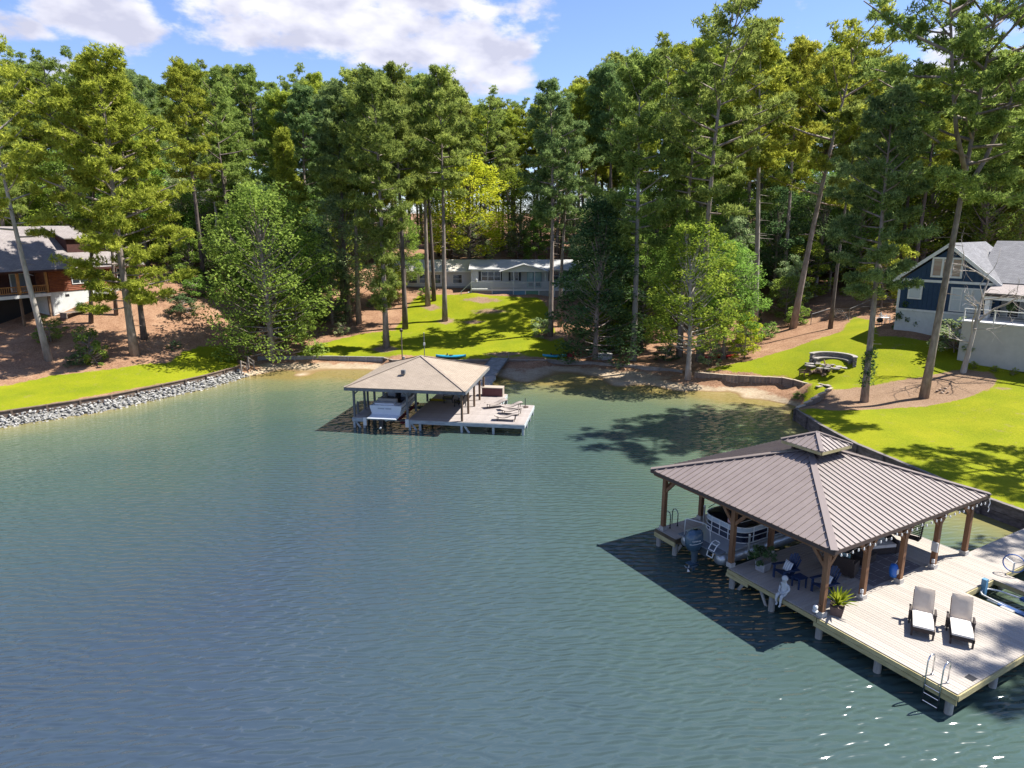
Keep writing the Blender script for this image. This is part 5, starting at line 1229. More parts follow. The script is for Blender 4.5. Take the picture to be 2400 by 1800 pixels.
def shingle(name, c1, c2, row=.14, wid=.33, sc=1.0):
    m, nt, P, L = new_mat(name); P.inputs['Roughness'].default_value = .92; P.inputs['Specular IOR Level'].default_value = .15
    tc = _node(nt, 'ShaderNodeTexCoord'); br = _node(nt, 'ShaderNodeTexBrick'); br.inputs['Color1'].default_value = (*c1, 1); br.inputs['Color2'].default_value = (*c2, 1); br.inputs['Mortar'].default_value = (c1[0] * .72, c1[1] * .72, c1[2] * .72, 1)
    br.inputs['Scale'].default_value = 1; br.inputs['Mortar Size'].default_value = .012; br.inputs['Brick Width'].default_value = wid; br.inputs['Row Height'].default_value = row
    L(tc.outputs['UV'], br.inputs['Vector']); nz = _node(nt, 'ShaderNodeTexNoise'); nz.inputs['Scale'].default_value = .7; nz.inputs['Detail'].default_value = 5; L(tc.outputs['UV'], nz.inputs['Vector'])
    mx = _node(nt, 'ShaderNodeMix', data_type='RGBA', blend_type='MULTIPLY'); mx.inputs['Factor'].default_value = 1
    cr = _node(nt, 'ShaderNodeValToRGB'); cr.color_ramp.elements[0].color = (.90, .90, .90, 1); cr.color_ramp.elements[0].position = .3; cr.color_ramp.elements[1].color = (1.06, 1.06, 1.06, 1); cr.color_ramp.elements[1].position = .7
    L(nz.outputs['Fac'], cr.inputs[0]); L(br.outputs['Color'], mx.inputs['A']); L(cr.outputs['Color'], mx.inputs['B']); L(mx.outputs['Result'], P.inputs['Base Color'])
    b = _node(nt, 'ShaderNodeBump'); b.inputs['Strength'].default_value = .5; b.inputs['Distance'].default_value = .012; L(br.outputs['Fac'], b.inputs['Height']); b.invert = True; L(b.outputs[0], P.inputs['Normal'])
    return m
def roof_slope(name, pts, m, parent, t=.10):
    """planar roof slope: first two points are the eave; uv in metres, u along the eave and v up the slope"""
    me = MB().slab(pts, t).mesh(name, m)
    a, b = Vector(pts[0]), Vector(pts[1]); u = (b - a).normalized(); n = u.cross(Vector(pts[2]) - a).normalized(); v = n.cross(u)
    uv = me.uv_layers.new(name='UVMap')
    for lp in me.loops:
        p = me.vertices[lp.vertex_index].co - a; uv.data[lp.index].uv = (p.dot(u), p.dot(v))
    return obj(name, me, parent)
TAN = shingle('tan_shingles', (.285, .235, .185), (.325, .27, .215))
x0, x1, y0, y1, ze, zr = -8.85, .45, -.70, 8.55, 2.45, 4.12; cx, cy = (x0 + x1) / 2, (y0 + y1) / 2
apx = (cx, cy, zr)
for a, b in (((x0, y0), (x1, y0)), ((x1, y0), (x1, y1)), ((x1, y1), (x0, y1)), ((x0, y1), (x0, y0))):
    roof_slope('roof_slope', [(a[0], a[1], ze), (b[0], b[1], ze), apx], TAN, fp, .07)
    MB().beam((a[0], a[1], ze - .15), (b[0], b[1], ze - .15), .05, .20).build('fascia_board', GRYP, fp)
    MB().beam(Vector((a[0], a[1], ze + .02)), Vector(apx) + Vector((0, 0, .03)), .22, .03).build('hip_cap', mat('hip_shingle', (.235, .19, .15), .95, (.28, .23, .185), 3), fp)
MB().bb(cx - .75, cy - 2.9, zr - .60, cx - .45, cy - 2.65, zr - .90).build('roof_vent', GRYP, fp)
for x_, ys in ((0, (0, 2.15, 4.35, 6.5, 8.2)), (-4.2, (0, 2.15, 5.4, 8.2)), (-8.4, (0, 2.15, 4.35, 6.5, 8.2)), (-6.3, (8.2,)), (-2.1, (8.2,))):
    for y_ in ys:
        p = MB().bb(-.075, -.075, -1.4 if x_ < -8 else -.02, .075, .075, 2.35).build('post', BRNP if (x_ == 0) else GRYP, fp, (x_, y_, 0))
        if y_ == 0:
            for s in ((1,) if x_ < -8 else ((-1,) if x_ == 0 else (-1, 1))): MB().beam((s * .05, 0, 1.78), (s * .58, 0, 2.28), .06, .11).build('brace', GRYP, p)
MB().bb(-8.6, -.07, 2.10, .2, .07, 2.33).build('roof_beam', GRYP, fp); MB().bb(-.07, 0, 2.12, .07, 8.3, 2.33).build('roof_beam', BRNP, fp); MB().bb(-8.47, .1, 2.12, -8.33, 8.3, 2.33).build('roof_beam', GRYP, fp)
for x_, y_, h in ((-8.42, .75, 1.35), (-8.42, 2.9, 1.75), (-7.6, 3.2, 1.1)):
    q = MB().lathe([(.09, -1.6), (.09, h - .82 + .4), (.07, h - .75 + .4)], 8).build('mooring_post', GRYP); q.location = F(x_ - .0, y_, .82); tag(q, {1.35: 'short dark mooring post nearest the lake on the narrow left pier', 1.75: 'taller dark mooring post on the narrow left pier', 1.1: 'mooring post beside the white motorboat'}[h], 'post', 'mooring posts on the narrow pier')
# white motorboat
mbt = thing('motorboat', 'white cabin motorboat with grey cockpit seats under the far boathouse', 'boat', F(-5.80, -.35, .62), FR)
HULL = mat('white_gelcoat', (.56, .59, .62), .25, (.60, .63, .66), 2, spec=.6); BOOT = mat('grey_canvas', (.11, .11, .125), .8, (.18, .18, .195), 4)
rows = []
for i in range(13):
    t = i / 12; yy = t * 7.2; b = 1.20 * (1 - max(0, (t - .45) / .55) ** 2.2) + .02; zs = 1.25 + .45 * t ** 2; zc = .52 + .55 * t ** 2.5; zk = .02 + .85 * t ** 3
    cb = b * (.86 if t < .6 else .86 - .5 * (t - .6) / .4)
    rows.append([(-b, yy, zs), (-b * 1.01, yy, zs - .18), (-cb, yy, zc), (0, yy, zk), (cb, yy, zc), (b * 1.01, yy, zs - .18), (b, yy, zs)])
h = MB(); h.grid(rows); h.add([p for p in rows[0]], [tuple(range(7))]); h.build('hull', HULL, mbt)
dk = MB(); dk.grid([[r[0], (r[0][0] * .78, r[0][1], r[0][2] + .05), (r[0][0] * .4, r[0][1], r[0][2] + (.05 if i < 8 else .16)), (r[6][0] * .4, r[6][1], r[6][2] + (.05 if i < 8 else .16)), (r[6][0] * .78, r[6][1], r[6][2] + .05), r[6]] for i, r in enumerate(rows) if i >= 7]); dk.build('foredeck', HULL, mbt, smooth=True)
for s in (-1, 1): MB().grid([[(s * abs(r[0][0]), r[0][1], r[0][2]), (s * abs(r[0][0]) * .80, r[0][1], r[0][2] + .06), (s * abs(r[0][0]) * .78, r[0][1], r[0][2] - .5)] for r in rows[:8]]).build('coaming', HULL, mbt, smooth=True)
MB().bb(-.95, .9, .62, .95, 4.2, .70).build('cockpit_floor', BOOT, mbt)
sp = MB(); sp.extrude([(-.95, .42), (-1.02, .52), (-.2, .56), (.05, .60), (.1, 1.22), (.85, 1.30), (.95, 1.05), (.95, .5)], 'x', -1.12, 1.12); sp.build('transom', HULL, mbt)
MB().bb(-1.05, -.9, .47, 1.05, -.1, .565).build('swim_platform', HULL, mbt)
MB().bb(-.95, .30, 1.24, .55, .95, 1.36).build('sunpad', mat('white_vinyl', (.58, .61, .64), .5), mbt); MB().bb(.62, .05, .7, .98, .95, 1.1).build('walkthrough', BOOT, mbt)
MB().bb(-.95, 1.0, .95, .55, 1.25, 1.55).build('rear_bench', mat('tan_vinyl', (.34, .31, .28), .6), mbt)
for x_ in (-.55, .55):
    MB().lathe([(.10, .6), (.10, .9), (.30, .95), (.32, 1.1), (.28, 1.15), (.28, 1.2)], 10, (x_, 2.9, 0)).build('seat_base', BOOT, mbt); MB().bb(x_ - .30, 3.05, 1.1, x_ + .30, 3.25, 1.75).build('seat_back', mat('pale_vinyl', (.40, .41, .43), .5), mbt)
ws = MB()
ws.grid([[(1.0 * cos(a), 3.95 + .75 * sin(a), 1.34 + dz) if dz == 0 else (.86 * cos(a), 3.55 + .62 * sin(a), 1.34 + dz) for a in np.linspace(0.0, pi, 11)] for dz in (0, .55)]); ws.build('windshield', mat('smoked_glass', (.02, .025, .03), .08, spec=.8), mbt, smooth=True)
for s in (-1, 1): MB().tube([(s * 1.05, 3.2, 1.3), (s * 1.0, 1.9, 2.15), (s * .85, 1.6, 2.3), (0, 1.5, 2.36)], .03, 6).build('arch', ALU, mbt, smooth=True)
MB().grid([[(x, yy, 2.36 - .10 * x * x + .03 * sin(yy * 8)) for x in np.linspace(-.95, .95, 7)] for yy in np.linspace(1.4, 3.3, 6)]).build('canvas_top', BOOT, mbt, smooth=True)
for s in (-1, 1): MB().grid([[(s * (abs(r[0][0]) * 1.012 + .004), r[0][1], r[0][2] - .20 + dz) for r in rows[:11]] for dz in (-.035, .035)]).build('rub_stripe', BOOT, mbt)
MB().bb(-.14, -1.15, -.12, .14, -.86, .45).build('outdrive', BLACK, mbt); MB().tube([(0, -1.15, -.12), (0, -1.35, -.12)], .07, 8).build('propeller_hub', ALU, mbt)
for x_ in (.25, .75): MB().bb(x_ - .03, -.955, .30, x_ + .03, -.93, .42).build('exhaust_port', BLACK, mbt)
MB().bb(-.6, -.03, .98, -.1, -.005, 1.07).build('stern_lettering', mat('grey_lettering', (.3, .33, .36), .6), mbt); MB().bb(.0, -.03, .98, .45, -.005, 1.07).build('stern_lettering', bpy.data.materials['grey_lettering'], mbt)
lf = thing('boat_lift', 'dark lift beams with a red bunk under the white motorboat', 'boat lift', F(-5.8, .5, .35), FR)
for y_ in (.3, 4.2): MB().bb(-1.65, y_ - .08, .0, 1.6, y_ + .08, .18).build('cross_beam', GRYP, lf)
for s in (-.75, .75): MB().bb(s - .08, 0, .20, s + .08, 5, .34).build('bunk', mat('red_bunk', (.16, .012, .02), .8), lf)
MB().bb(.9, -.35, .02, 1.6, .0, .10).build('red_beam', bpy.data.materials['red_bunk'], lf)
# wave loungers on the far dock
WAVE = mat('taupe_sling', (.26, .225, .20), .8, (.32, .28, .25), 6)
def wave():
    t = thing('wave_lounger', '', 'sun lounger', (0, 0, 0)); n = 15
    zf = lambda u: .36 + .10 * sin(u * 2 * pi * .95 + 2.6) + .16 * max(0, u - .62) * 2
    for s in (-1, 1): MB().tube([(-.9 + 1.8 * i / (n - 1), s * .31, zf(i / (n - 1))) for i in range(n)], .026, 5).build('side_rail', DKB, t)
    MB().grid([[(-.9 + 1.8 * i / (n - 1), s, zf(i / (n - 1)) + .012) for s in (-.29, .29)] for i in range(n)]).build('sling', WAVE, t, smooth=True)
    for u in (.12, .84):
        for s in (-1, 1): MB().beam((-.9 + 1.8 * u, s * .29, 0), (-.9 + 1.8 * u + (.06 if u > .5 else -.0), s * .30, zf(u)), .045, .045).build('leg', DKB, t)
    return t
w0 = wave(); w0.location = F(3.25, .80); w0.rotation_euler = (0, 0, FR + .03); w0['group'] = 'wave shaped loungers on the far dock'; w0['label'] = 'taupe wave shaped lounger nearest the front edge of the far dock'
dup(w0, F(3.35, 2.60), FR - .12, 'taupe wave shaped lounger second from the front edge of the far dock')
dup(w0, F(3.10, 3.95), FR + .38, 'taupe wave shaped lounger beside the umbrella base')
dup(w0, F(1.80, 4.45), FR + .55, 'taupe wave shaped lounger nearest the deck box')
ub = thing('umbrella_base', 'dark round umbrella base with short pole on the far dock', 'umbrella base', F(4.1, 4.75), 0)
MB().lathe([(.27, 0), (.27, .05), (.10, .09)], 14).build('base', DKB, ub); MB().lathe([(.03, .08), (.03, .75)], 8).build('pole', BLACK, ub)
bx_ = thing('deck_box', 'maroon storage box with pale lid at the back of the far dock', 'box', F(.80, 8.25), FR)
MB().bb(-.88, -.38, 0, .88, .38, .70).build('box_body', mat('maroon_panel', (.10, .035, .04), .7, (.14, .055, .055), 2, (12, 1, 1)), bx_); MB().bb(-.94, -.44, .71, .94, .44, .78).build('lid', mat('tan_lid', (.36, .30, .25), .7), bx_); MB().bb(.885, -.40, 0, .93, .40, .70).build('end_board', bpy.data.materials['tan_lid'], bx_)
for k in range(11): MB().bb(-.86 + k * .16, -.395, .02, -.72 + k * .16, -.383, .68).build('front_slat', bpy.data.materials['maroon_panel'], bx_)
for k, (xx, yy, lb) in enumerate(((-2.4, 5.4, 'black reclining chair under the far boathouse, left of the posts'), (-1.1, 4.2, 'black reclining chair under the far boathouse, nearest the brown posts'))):
    c_ = thing('recliner', lb, 'chair', F(xx, yy), FR + (.3, -.4)[k], 'black chairs under the far boathouse')
    MB().beam((-.5, 0, .36), (.3, 0, .32), .6, .10).build('seat', BLACK, c_); MB().beam((.28, 0, .34), (.62, 0, 1.05), .6, .10).build('back', BLACK, c_)
    for s in (-1, 1):
        MB().beam((-.4, s * .3, .58), (.4, s * .3, .58), .07, .04).build('arm', BLACK, c_)
        for x_ in (-.38, .3): MB().bb(x_ - .03, s * .3 - .03, 0, x_ + .03, s * .3 + .03, .57).build('leg', BLACK, c_)
yf = thing('float_tube', 'yellow foam float lying on the planks under the far boathouse', 'float', F(-3.4, 5.6, .92), FR); MB().tube([(-.7, 0, 0), (-.6, 0, 0), (.6, 0, 0), (.7, 0, 0)], [.05, .1, .1, .05], 10).build('tube', mat('yellow_foam', (.42, .32, .03), .7), yf, smooth=True)
MB().tube([(-.62, 0, 0), (-.55, 0, 0)], .105, 10).build('band', BLACK, yf)

# ---------------------------------------------------------------- small things on the middle lawn and beach
def kayak(label, u, v, rz, c, L=2.9, group='kayaks on the grass', tilt=0.0):
    g = ground(u, v); t = thing('kayak', label, 'kayak', (g[0], g[1], g[2] + .02), rz, group); m = mat('kayak_' + label.split()[0], c, .35, tuple(min(1, x * 1.25) for x in c), 2)
    rows = []
    for i in range(13):
        q = i / 12; b = .36 * (1 - abs(2 * q - 1) ** 2.6) + .008; zz = .10 * abs(2 * q - 1) ** 2; rows.append([(-L / 2 + L * q, b * cos(a), .17 + zz + .17 * sin(a) * (1 if sin(a) < 0 else .7)) for a in np.linspace(0, 2 * pi, 13)])
    MB().grid(rows).build('hull', m, t, smooth=True)
    MB().lathe([(.20, 0), (.26, .05), (.22, .06)], 14, (0, 0, .26)).build('cockpit_rim', BLACK, t)
    MB().bb(-.45, -.18, .29, -.35, .18, .48).build('seat_back', BLACK, t); return t
kayak('turquoise kayak on the grass behind the tan boathouse roof', 1057, 839, .02, (.02, .22, .33), 3.3)
kayak('turquoise kayak on the grass right of the gangway', 1300, 838, .04, (.02, .24, .34), 2.7)
kayak('red kayak under the dogwood, the left one', 1672, 840, .15, (.38, .012, .018), 2.6)
kayak('red kayak under the dogwood, the right one', 1700, 838, -.1, (.36, .012, .016), 2.6)
g = ground(1338, 838); rc = thing('cooler', 'dark red cooler beside the right turquoise kayak', 'cooler', tuple(g), .1); MB().bb(-.42, -.28, 0, .42, .28, .48).build('body', mat('dark_red', (.20, .02, .025), .5), rc); MB().bb(-.44, -.30, .485, .44, .30, .56).build('lid', mat('dark_red_lid', (.15, .015, .02), .5), rc); MB().tube([(-.46, 0, .4), (-.5, 0, .46), (-.46, 0, .5)], .02, 5).build('handle', BLACK, rc)
g = ground(1417, 843); gb = thing('utility_box', 'grey concrete utility box behind the shaded beach', 'box', tuple(g), .0); MB().bb(-.75, -.35, -.1, .75, .35, .62).build('box_body', GREYC, gb); MB().bb(-.80, -.40, .625, .80, .40, .70).build('lid', GREYC, gb)
g = at(943, 846, 1.0); g[2] = hz(g[0], g[1]); lpole = thing('lamp_post', 'thin dark pole with a small box on the lawn behind the boathouse roof', 'lamp post', tuple(g)); MB().tube([(0, 0, -.2), (0, 0, 3.6)], .06, 8).build('pole', BARKD, lpole); MB().bb(.06, -.1, .55, .28, .1, .95).build('meter_box', GREYC, lpole); MB().lathe([(.02, 3.6), (.16, 3.62), (.18, 3.85), (.03, 3.98)], 8).build('lantern', DKB, lpole)
g = at(995, 838, 1.0); g[2] = hz(g[0], g[1]); bp = thing('birdhouse_pole', 'thin pole with a pale bird house behind the boathouse roof', 'pole', tuple(g)); MB().tube([(0, 0, -.2), (0, 0, 2.6)], .045, 8).build('pole', GRYP, bp); MB().bb(-.09, -.09, 1.2, .09, .09, 1.5).build('box', WHT, bp); MB().tube([(0, 0, 2.6), (0, 0, 2.62)], .05, 6).build('cap', WHT, bp)

# ---------------------------------------------------------------- right lawn: fire ring, stones, shrubs, fence, patio set
fg_ = ground(1950, 856); fire = thing('fire_pit_wall', 'curved stone seat wall of the fire ring on the right lawn', 'wall', tuple(fg_))
STONE = mat('grey_brown_block', (.13, .115, .105), .9, (.25, .225, .205), 4, bump=.5, bs=8, rnd=.2); CAPS = mat('pale_cap_stone', (.24, .22, .20), .85, (.33, .305, .28), 4, rnd=.06)
blk = MB().box((0, 0, 0), (.42, .28, .17)).mesh('block', STONE); cap_ = MB().box((0, 0, 0), (.46, .40, .07)).mesh('cap_stone', CAPS); seat_ = MB().box((0, 0, 0), (.40, .42, .07)).mesh('cap_stone', CAPS)
for lay in range(5):
    n = 17
    for k in range(n):
        a = radians(-28 + 175 * (k + .5 * (lay % 2)) / n); R_ = 1.85
        o = obj('block', blk, fire, (R_ * cos(a), R_ * sin(a), .085 + lay * .172)); o.rotation_euler = (0, 0, a + pi / 2)
for k in range(17):
    a = radians(-26 + 175 * k / 17); o = obj('cap_stone', cap_, fire, (1.85 * cos(a), 1.85 * sin(a), .90)); o.rotation_euler = (0, 0, a + pi / 2)
    if k > 1: o = obj('seat_stone', seat_, fire, (1.46 * cos(a), 1.46 * sin(a), .46)); o.rotation_euler = (0, 0, a + pi / 2); o2 = obj('block', blk, fire, (1.48 * cos(a), 1.48 * sin(a), .34)); o2.rotation_euler = (0, 0, a + pi / 2); o3 = obj('block', blk, fire, (1.48 * cos(a), 1.48 * sin(a), .12)); o3.rotation_euler = (0, 0, a + pi / 2)
pat = thing('flagstone_patio', 'pale flagstones in front of the fire ring wall', 'patio', (fg_[0], fg_[1], fg_[2] + .03)); rr = np.random.default_rng(4)
for k in range(22):
    a = rr.uniform(0, 6.28); q = 1.6 * sqrt(rr.uniform(0, 1)); x_, y_ = q * cos(a) - .8, q * sin(a) - .35; s = rr.uniform(.18, .32)
    MB().prism([(x_ + s * cos(b), y_ + s * sin(b)) for b in np.sort(rr.uniform(0, 6.28, 7))], -.06, .03 + k * .0006).build('flagstone', CAPS, pat)
FIREW = mat('log_bark', (.075, .045, .032), .9, (.14, .09, .065), 5, bump=.5, bs=8); LOGE = mat('log_end', (.28, .185, .115), .9, (.36, .25, .165), 6)
for k in range(16):
    a = rr.uniform(0, 6.28); q = rr.uniform(0, .9); x_, y_ = -1.5 + q * cos(a) * 1.1, -.7 + q * sin(a) * .6; zz = .12 + .5 * (1 - q) * rr.uniform(.2, 1); th = rr.uniform(0, 6.28); L_2 = rr.uniform(.5, .9); r_ = rr.uniform(.07, .13)
    lg = thing('firewood_log', 'split firewood log in the heap beside the fire ring', 'log', (fg_[0] + x_, fg_[1] + y_, hz(fg_[0] + x_, fg_[1] + y_) + zz), th, 'firewood logs beside the fire ring')
    e_ = rr.uniform(-.3, .5); d_ = np.array([cos(e_), 0, sin(e_)]) * L_2 / 2; MB().tube([tuple(-d_), tuple(d_)], r_, 8, False).build('bark', FIREW, lg)
    MB().tube([tuple(-d_ * 1.005), tuple(-d_ * .985)], r_ * .95, 8).build('cut_end', LOGE, lg); MB().tube([tuple(d_ * 1.005), tuple(d_ * .985)], r_ * .95, 8).build('cut_end', LOGE, lg)
BRW = mat('brown_chair_wood', (.10, .06, .04), .8, (.16, .10, .07), 4)
for k, (dx, dy, rz, lb) in enumerate(((-.55, -.75, 2.6, 'brown slatted chair in front of the fire ring wall'), (-2.6, -.25, .3, 'brown slatted chair left of the firewood heap'))):
    c_ = thing('lawn_chair', lb, 'chair', (fg_[0] + dx, fg_[1] + dy, hz(fg_[0] + dx, fg_[1] + dy)), rz, 'brown chairs at the fire ring')
    for j in range(5): MB().bb(-.28 + j * .11, -.28, .36, -.19 + j * .11, .28, .385).build('seat_slat', BRW, c_); MB().beam((.28, -.24 + j * .12, .3), (.55, -.28 + j * .14, 1.0), .09, .02).build('back_slat', BRW, c_)
    for s in (-1, 1):
        MB().bb(-.3, s * .33 - .05, .54, .35, s * .33 + .05, .565).build('arm', BRW, c_)
        for x_ in (-.25, .3): MB().bb(x_ - .03, s * .32 - .03, 0, x_ + .03, s * .32 + .03, .54).build('leg', BRW, c_)
TANR = mat('tan_stone', (.26, .19, .14), .9, (.38, .29, .22), 5, rnd=.12)
for k, (u, v) in enumerate(((2196, 918), (2204, 914), (2212, 917), (2216, 912), (2222, 921), (2208, 921))):
    g = ground(u, v); o = bpy.data.objects.new('stone', rocks[k]); COL.objects.link(o); o.location = (g[0], g[1], g[2] + .07); o.scale = (.36, .30, .3); o.rotation_euler = (0, 0, k); tag(o, 'tan stone in the small heap on the mulch bed beside the largest pine', 'stone', 'tan stones on the mulch bed'); o.material_slots[0].link = 'OBJECT'; o.material_slots[0].material = TANR
# bare dead tree
bt_g = ground(2257, 872); dead = thing('dead_tree', 'bare dead tree with forked grey limbs in front of the blue house terrace', 'tree', (bt_g[0], bt_g[1], bt_g[2] - .1)); T = MB(); rr = np.random.default_rng(12)
def limb(p, d, L, r, depth):
    pts = [p]; q = np.array(p)
    for k in range(4):
        d = d + rr.normal(size=3) * .16; d /= np.linalg.norm(d); q = q + d * L / 4; pts.append(q.copy())
    T.tube([tuple(x) for x in pts], [r, r * .85, r * .72, r * .6, r * .48], 6 if depth < 2 else 4, False)
    if depth < 4:
        for k in range(2 if depth < 1 else 3):
            i = 4 if k == 0 else int(rr.integers(1, 4)); nd = d + rr.normal(size=3) * .55 + np.array([.12, -.05, .02]); nd /= np.linalg.norm(nd); limb(pts[i], nd, L * rr.uniform(.55, .78), r * (.52 if k else .62), depth + 1)
T.tube([(0, 0, 0), (.18, 0, 1.6), (.38, .05, 3.2), (.55, .1, 4.6)], [.26, .19, .17, .15], 9, False)
limb(np.array([.55, .1, 4.6]), np.array([.25, 0, .95]), 3.6, .13, 0); limb(np.array([.5, .1, 4.2]), np.array([.75, -.2, .6]), 3.8, .11, 1); limb(np.array([.38, .05, 3.2]), np.array([-.5, -.1, .8]), 2.8, .08, 1); limb(np.array([.3, .05, 2.6]), np.array([-.8, -.2, .25]), 1.9, .06, 2)
T.build('trunk', DEADW, dead, smooth=True)
snag_g = ground(515, 640); sn = thing('dead_pine', 'grey dead pine with bare twigs behind the bright pine on the left', 'tree', (snag_g[0], snag_g[1], snag_g[2] - .2)); T = MB(); rr = np.random.default_rng(3)
T.tube([(0, 0, 0), (.3, 0, 9), (-.2, 0, 17), (-.6, 0, 23)], [.24, .19, .13, .04], 8, False)
for k in range(70):
    z = rr.uniform(9, 23); a = rr.uniform(0, 6.28); L = rr.uniform(.8, 3.0) * (1.15 - z / 30); o_ = np.array([np.interp(z, [0, 9, 17, 23], [0, .3, -.2, -.6]), 0, z]); e_ = o_ + np.array([cos(a) * L, sin(a) * L, rr.uniform(-.1, .8)]); T.tube([tuple(o_), tuple((o_ + e_) / 2 + np.array([0, 0, .1])), tuple(e_)], [.05, .03, .012], 4, False)
    for j in range(3): b_2 = e_ + rr.normal(size=3) * .5; T.tube([tuple((o_ + e_) / 2), tuple(b_2)], [.02, .008], 3, False)
T.build('trunk', DEADW, sn, smooth=True)
g = ground(1645, 700); sn2 = thing('dead_sapling', 'slender bare whitish tree standing above the sweetgum', 'tree', (g[0], g[1], g[2] - .2)); T = MB(); rr = np.random.default_rng(9)
T.tube([(0, 0, 0), (.1, 0, 6), (.1, 0, 11), (0, 0, 14)], [.12, .09, .06, .015], 6, False)
for k in range(22):
    z = rr.uniform(7.5, 13.5); a = rr.uniform(0, 6.28); L = rr.uniform(.6, 1.6); T.tube([(.08, 0, z), (.08 + cos(a) * L * .5, sin(a) * L * .5, z + L * .5), (.08 + cos(a) * L, sin(a) * L, z + L * 1.1)], [.03, .02, .008], 4, False)
T.build('trunk', DEADW, sn2)
for kd, vr, u, v, vt, lb, lf, sx_ in [
 (0, 0, 2128, 772, 700, 'tall dark shrub at the left corner of the blue house', 'dark', .85), (0, 1, 2186, 776, 694, 'tall dark shrub behind the largest pine at the blue house wall', 'dark', .8), (0, 2, 2243, 782, 706, 'dark shrub beside the corner of the white terrace wall', 'dark', .9),
 (0, 0, 2236, 826, 752, 'big pale green bush at the foot of the white terrace wall', 'pale', 1.35), (0, 1, 185, 856, 826, 'low dark green shrub left of its leafier neighbour on the left bank', 'dark', 1.6), (0, 2, 226, 853, 812, 'leafy green shrub on the pine straw of the left bank', 'oak', 1.3),
 (0, 0, 208, 830, 770, 'upright green shrub on the pine straw between two pine trunks', 'oak', .9), (0, 1, 190, 722, 706, 'clipped round shrub by the cabin foundation, the nearer one', 'dark', 1.2), (0, 2, 243, 702, 688, 'clipped round shrub by the cabin foundation, the farther one', 'dark', 1.2),
 (0, 2, 408, 818, 800, 'low dark shrub on the bare straw slope', 'dark', 1.5), (0, 0, 1268, 788, 748, 'pale long leaved plant beside the pine at the lawn edge', 'pale', 1.2), (0, 1, 1872, 934, 918, 'low green weeds at the foot of the beach steps', 'oak', 1.6), (0, 2, 470, 690, 650, 'green bush at the top of the straw slope', 'oak', 1.4),
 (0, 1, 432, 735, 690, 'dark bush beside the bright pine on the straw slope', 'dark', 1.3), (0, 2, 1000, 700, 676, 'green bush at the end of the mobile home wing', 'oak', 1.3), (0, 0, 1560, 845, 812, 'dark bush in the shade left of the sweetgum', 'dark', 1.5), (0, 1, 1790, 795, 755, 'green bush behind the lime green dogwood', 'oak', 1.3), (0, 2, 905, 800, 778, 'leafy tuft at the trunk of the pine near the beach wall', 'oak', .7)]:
    g = ground(u, v); H = max(.5, atY(u, vt, g[1])[2] - g[2]); tree('shrub', vr, g, H, u * .1, lb, 'shrub', 'shrubs around the houses and shore', lf, sx=sx_)
iv = ground(2025, 942); ivt = thing('ivy', 'dark ivy climbing the lower trunk of the pine at the mulch bed', 'ivy', (iv[0], iv[1], iv[2])); rr = np.random.default_rng(6)
C = np.vstack([puff(np.array([.32 * cos(a) + .02 * z, .32 * sin(a), z]), .34, 26, rr, 1.2) for z in np.linspace(1.6, 4.2, 15) for a in (rr.uniform(0, 6.28), rr.uniform(0, 6.28))]); V_, F_ = leaves(C, np.full(len(C), .11), rr, .2); obj('foliage', mesh_np('foliage', V_, F_, LEAF['dark']), ivt)
# chain link fence
fpx = [(1900, 762), (1945, 748), (1989, 750), (2040, 727), (2088, 708)]; FPt = [ground(u, v) for u, v in fpx]; fo = FPt[1]; cf = thing('chain_link_fence', 'thin chain link fence at the lawn edge left of the blue house', 'fence', tuple(fo)); CL = mat('galvanised_wire', (.16, .16, .155), .5, metal=.5)
for i, p in enumerate(FPt):
    q = p - fo; MB().tube([(q[0], q[1], q[2] - .2), (q[0], q[1], q[2] + 1.35)], .04, 6).build('post', CL, cf)
    if i: 
        r_ = FPt[i - 1] - fo; MB().tube([(r_[0], r_[1], r_[2] + 1.3), (q[0], q[1], q[2] + 1.3)], .028, 5).build('top_rail', CL, cf)
        w = MB(); Ln = np.hypot(*(q - r_)[:2]); n = int(Ln / .28)
        for k in range(n):
            for s in (0, 1):
                a = r_ + (q - r_) * k / n; b = r_ + (q - r_) * min(1, (k + 4) / n); w.beam((a[0], a[1], a[2] + (.02 if s else 1.28)), (b[0], b[1], b[2] + (1.28 if s else .02)), .010, .010)
        w.build('wire_mesh', CL, cf)['kind'] = 'stuff'
WM = mat('white_metal_chair', (.66, .67, .68), .4)
def patio_chair(u, v, rz, lb):
    g = ground(u, v); c_ = thing('patio_chair', lb, 'chair', tuple(g), rz, 'white patio chairs beside the blue house')
    MB().bb(-.25, -.25, .42, .25, .25, .45).build('seat', WM, c_)
    for s in (-1, 1):
        MB().tube([(-.25, s * .25, 0), (-.25, s * .25, .66), (.25, s * .25, .66)], .03, 5).build('arm', WM, c_); MB().tube([(.25, s * .25, 0), (.25, s * .25, .5), (.34, s * .25, 1.0)], .03, 5).build('back_leg', WM, c_)
    for k in range(4): MB().tube([(.27, -.18 + k * .12, .47), (.34, -.18 + k * .12, .98)], .018, 4).build('back_bar', WM, c_)
patio_chair(2058, 760, .4, 'white metal patio chair at the left of the blue house patio'); patio_chair(2070, 754, 2.4, 'white metal patio chair in the middle of the blue house patio'); patio_chair(2085, 759, 3.4, 'white metal patio chair nearest the blue house wall')
g = ground(2073, 760); ptb = thing('patio_table', 'small white patio table among the white chairs', 'table', tuple(g)); MB().lathe([(.48, .70), (.48, .73)], 14).build('table_top', WM, ptb); MB().lathe([(.22, 0), (.05, .05), (.04, .70)], 8).build('pedestal', WM, ptb)
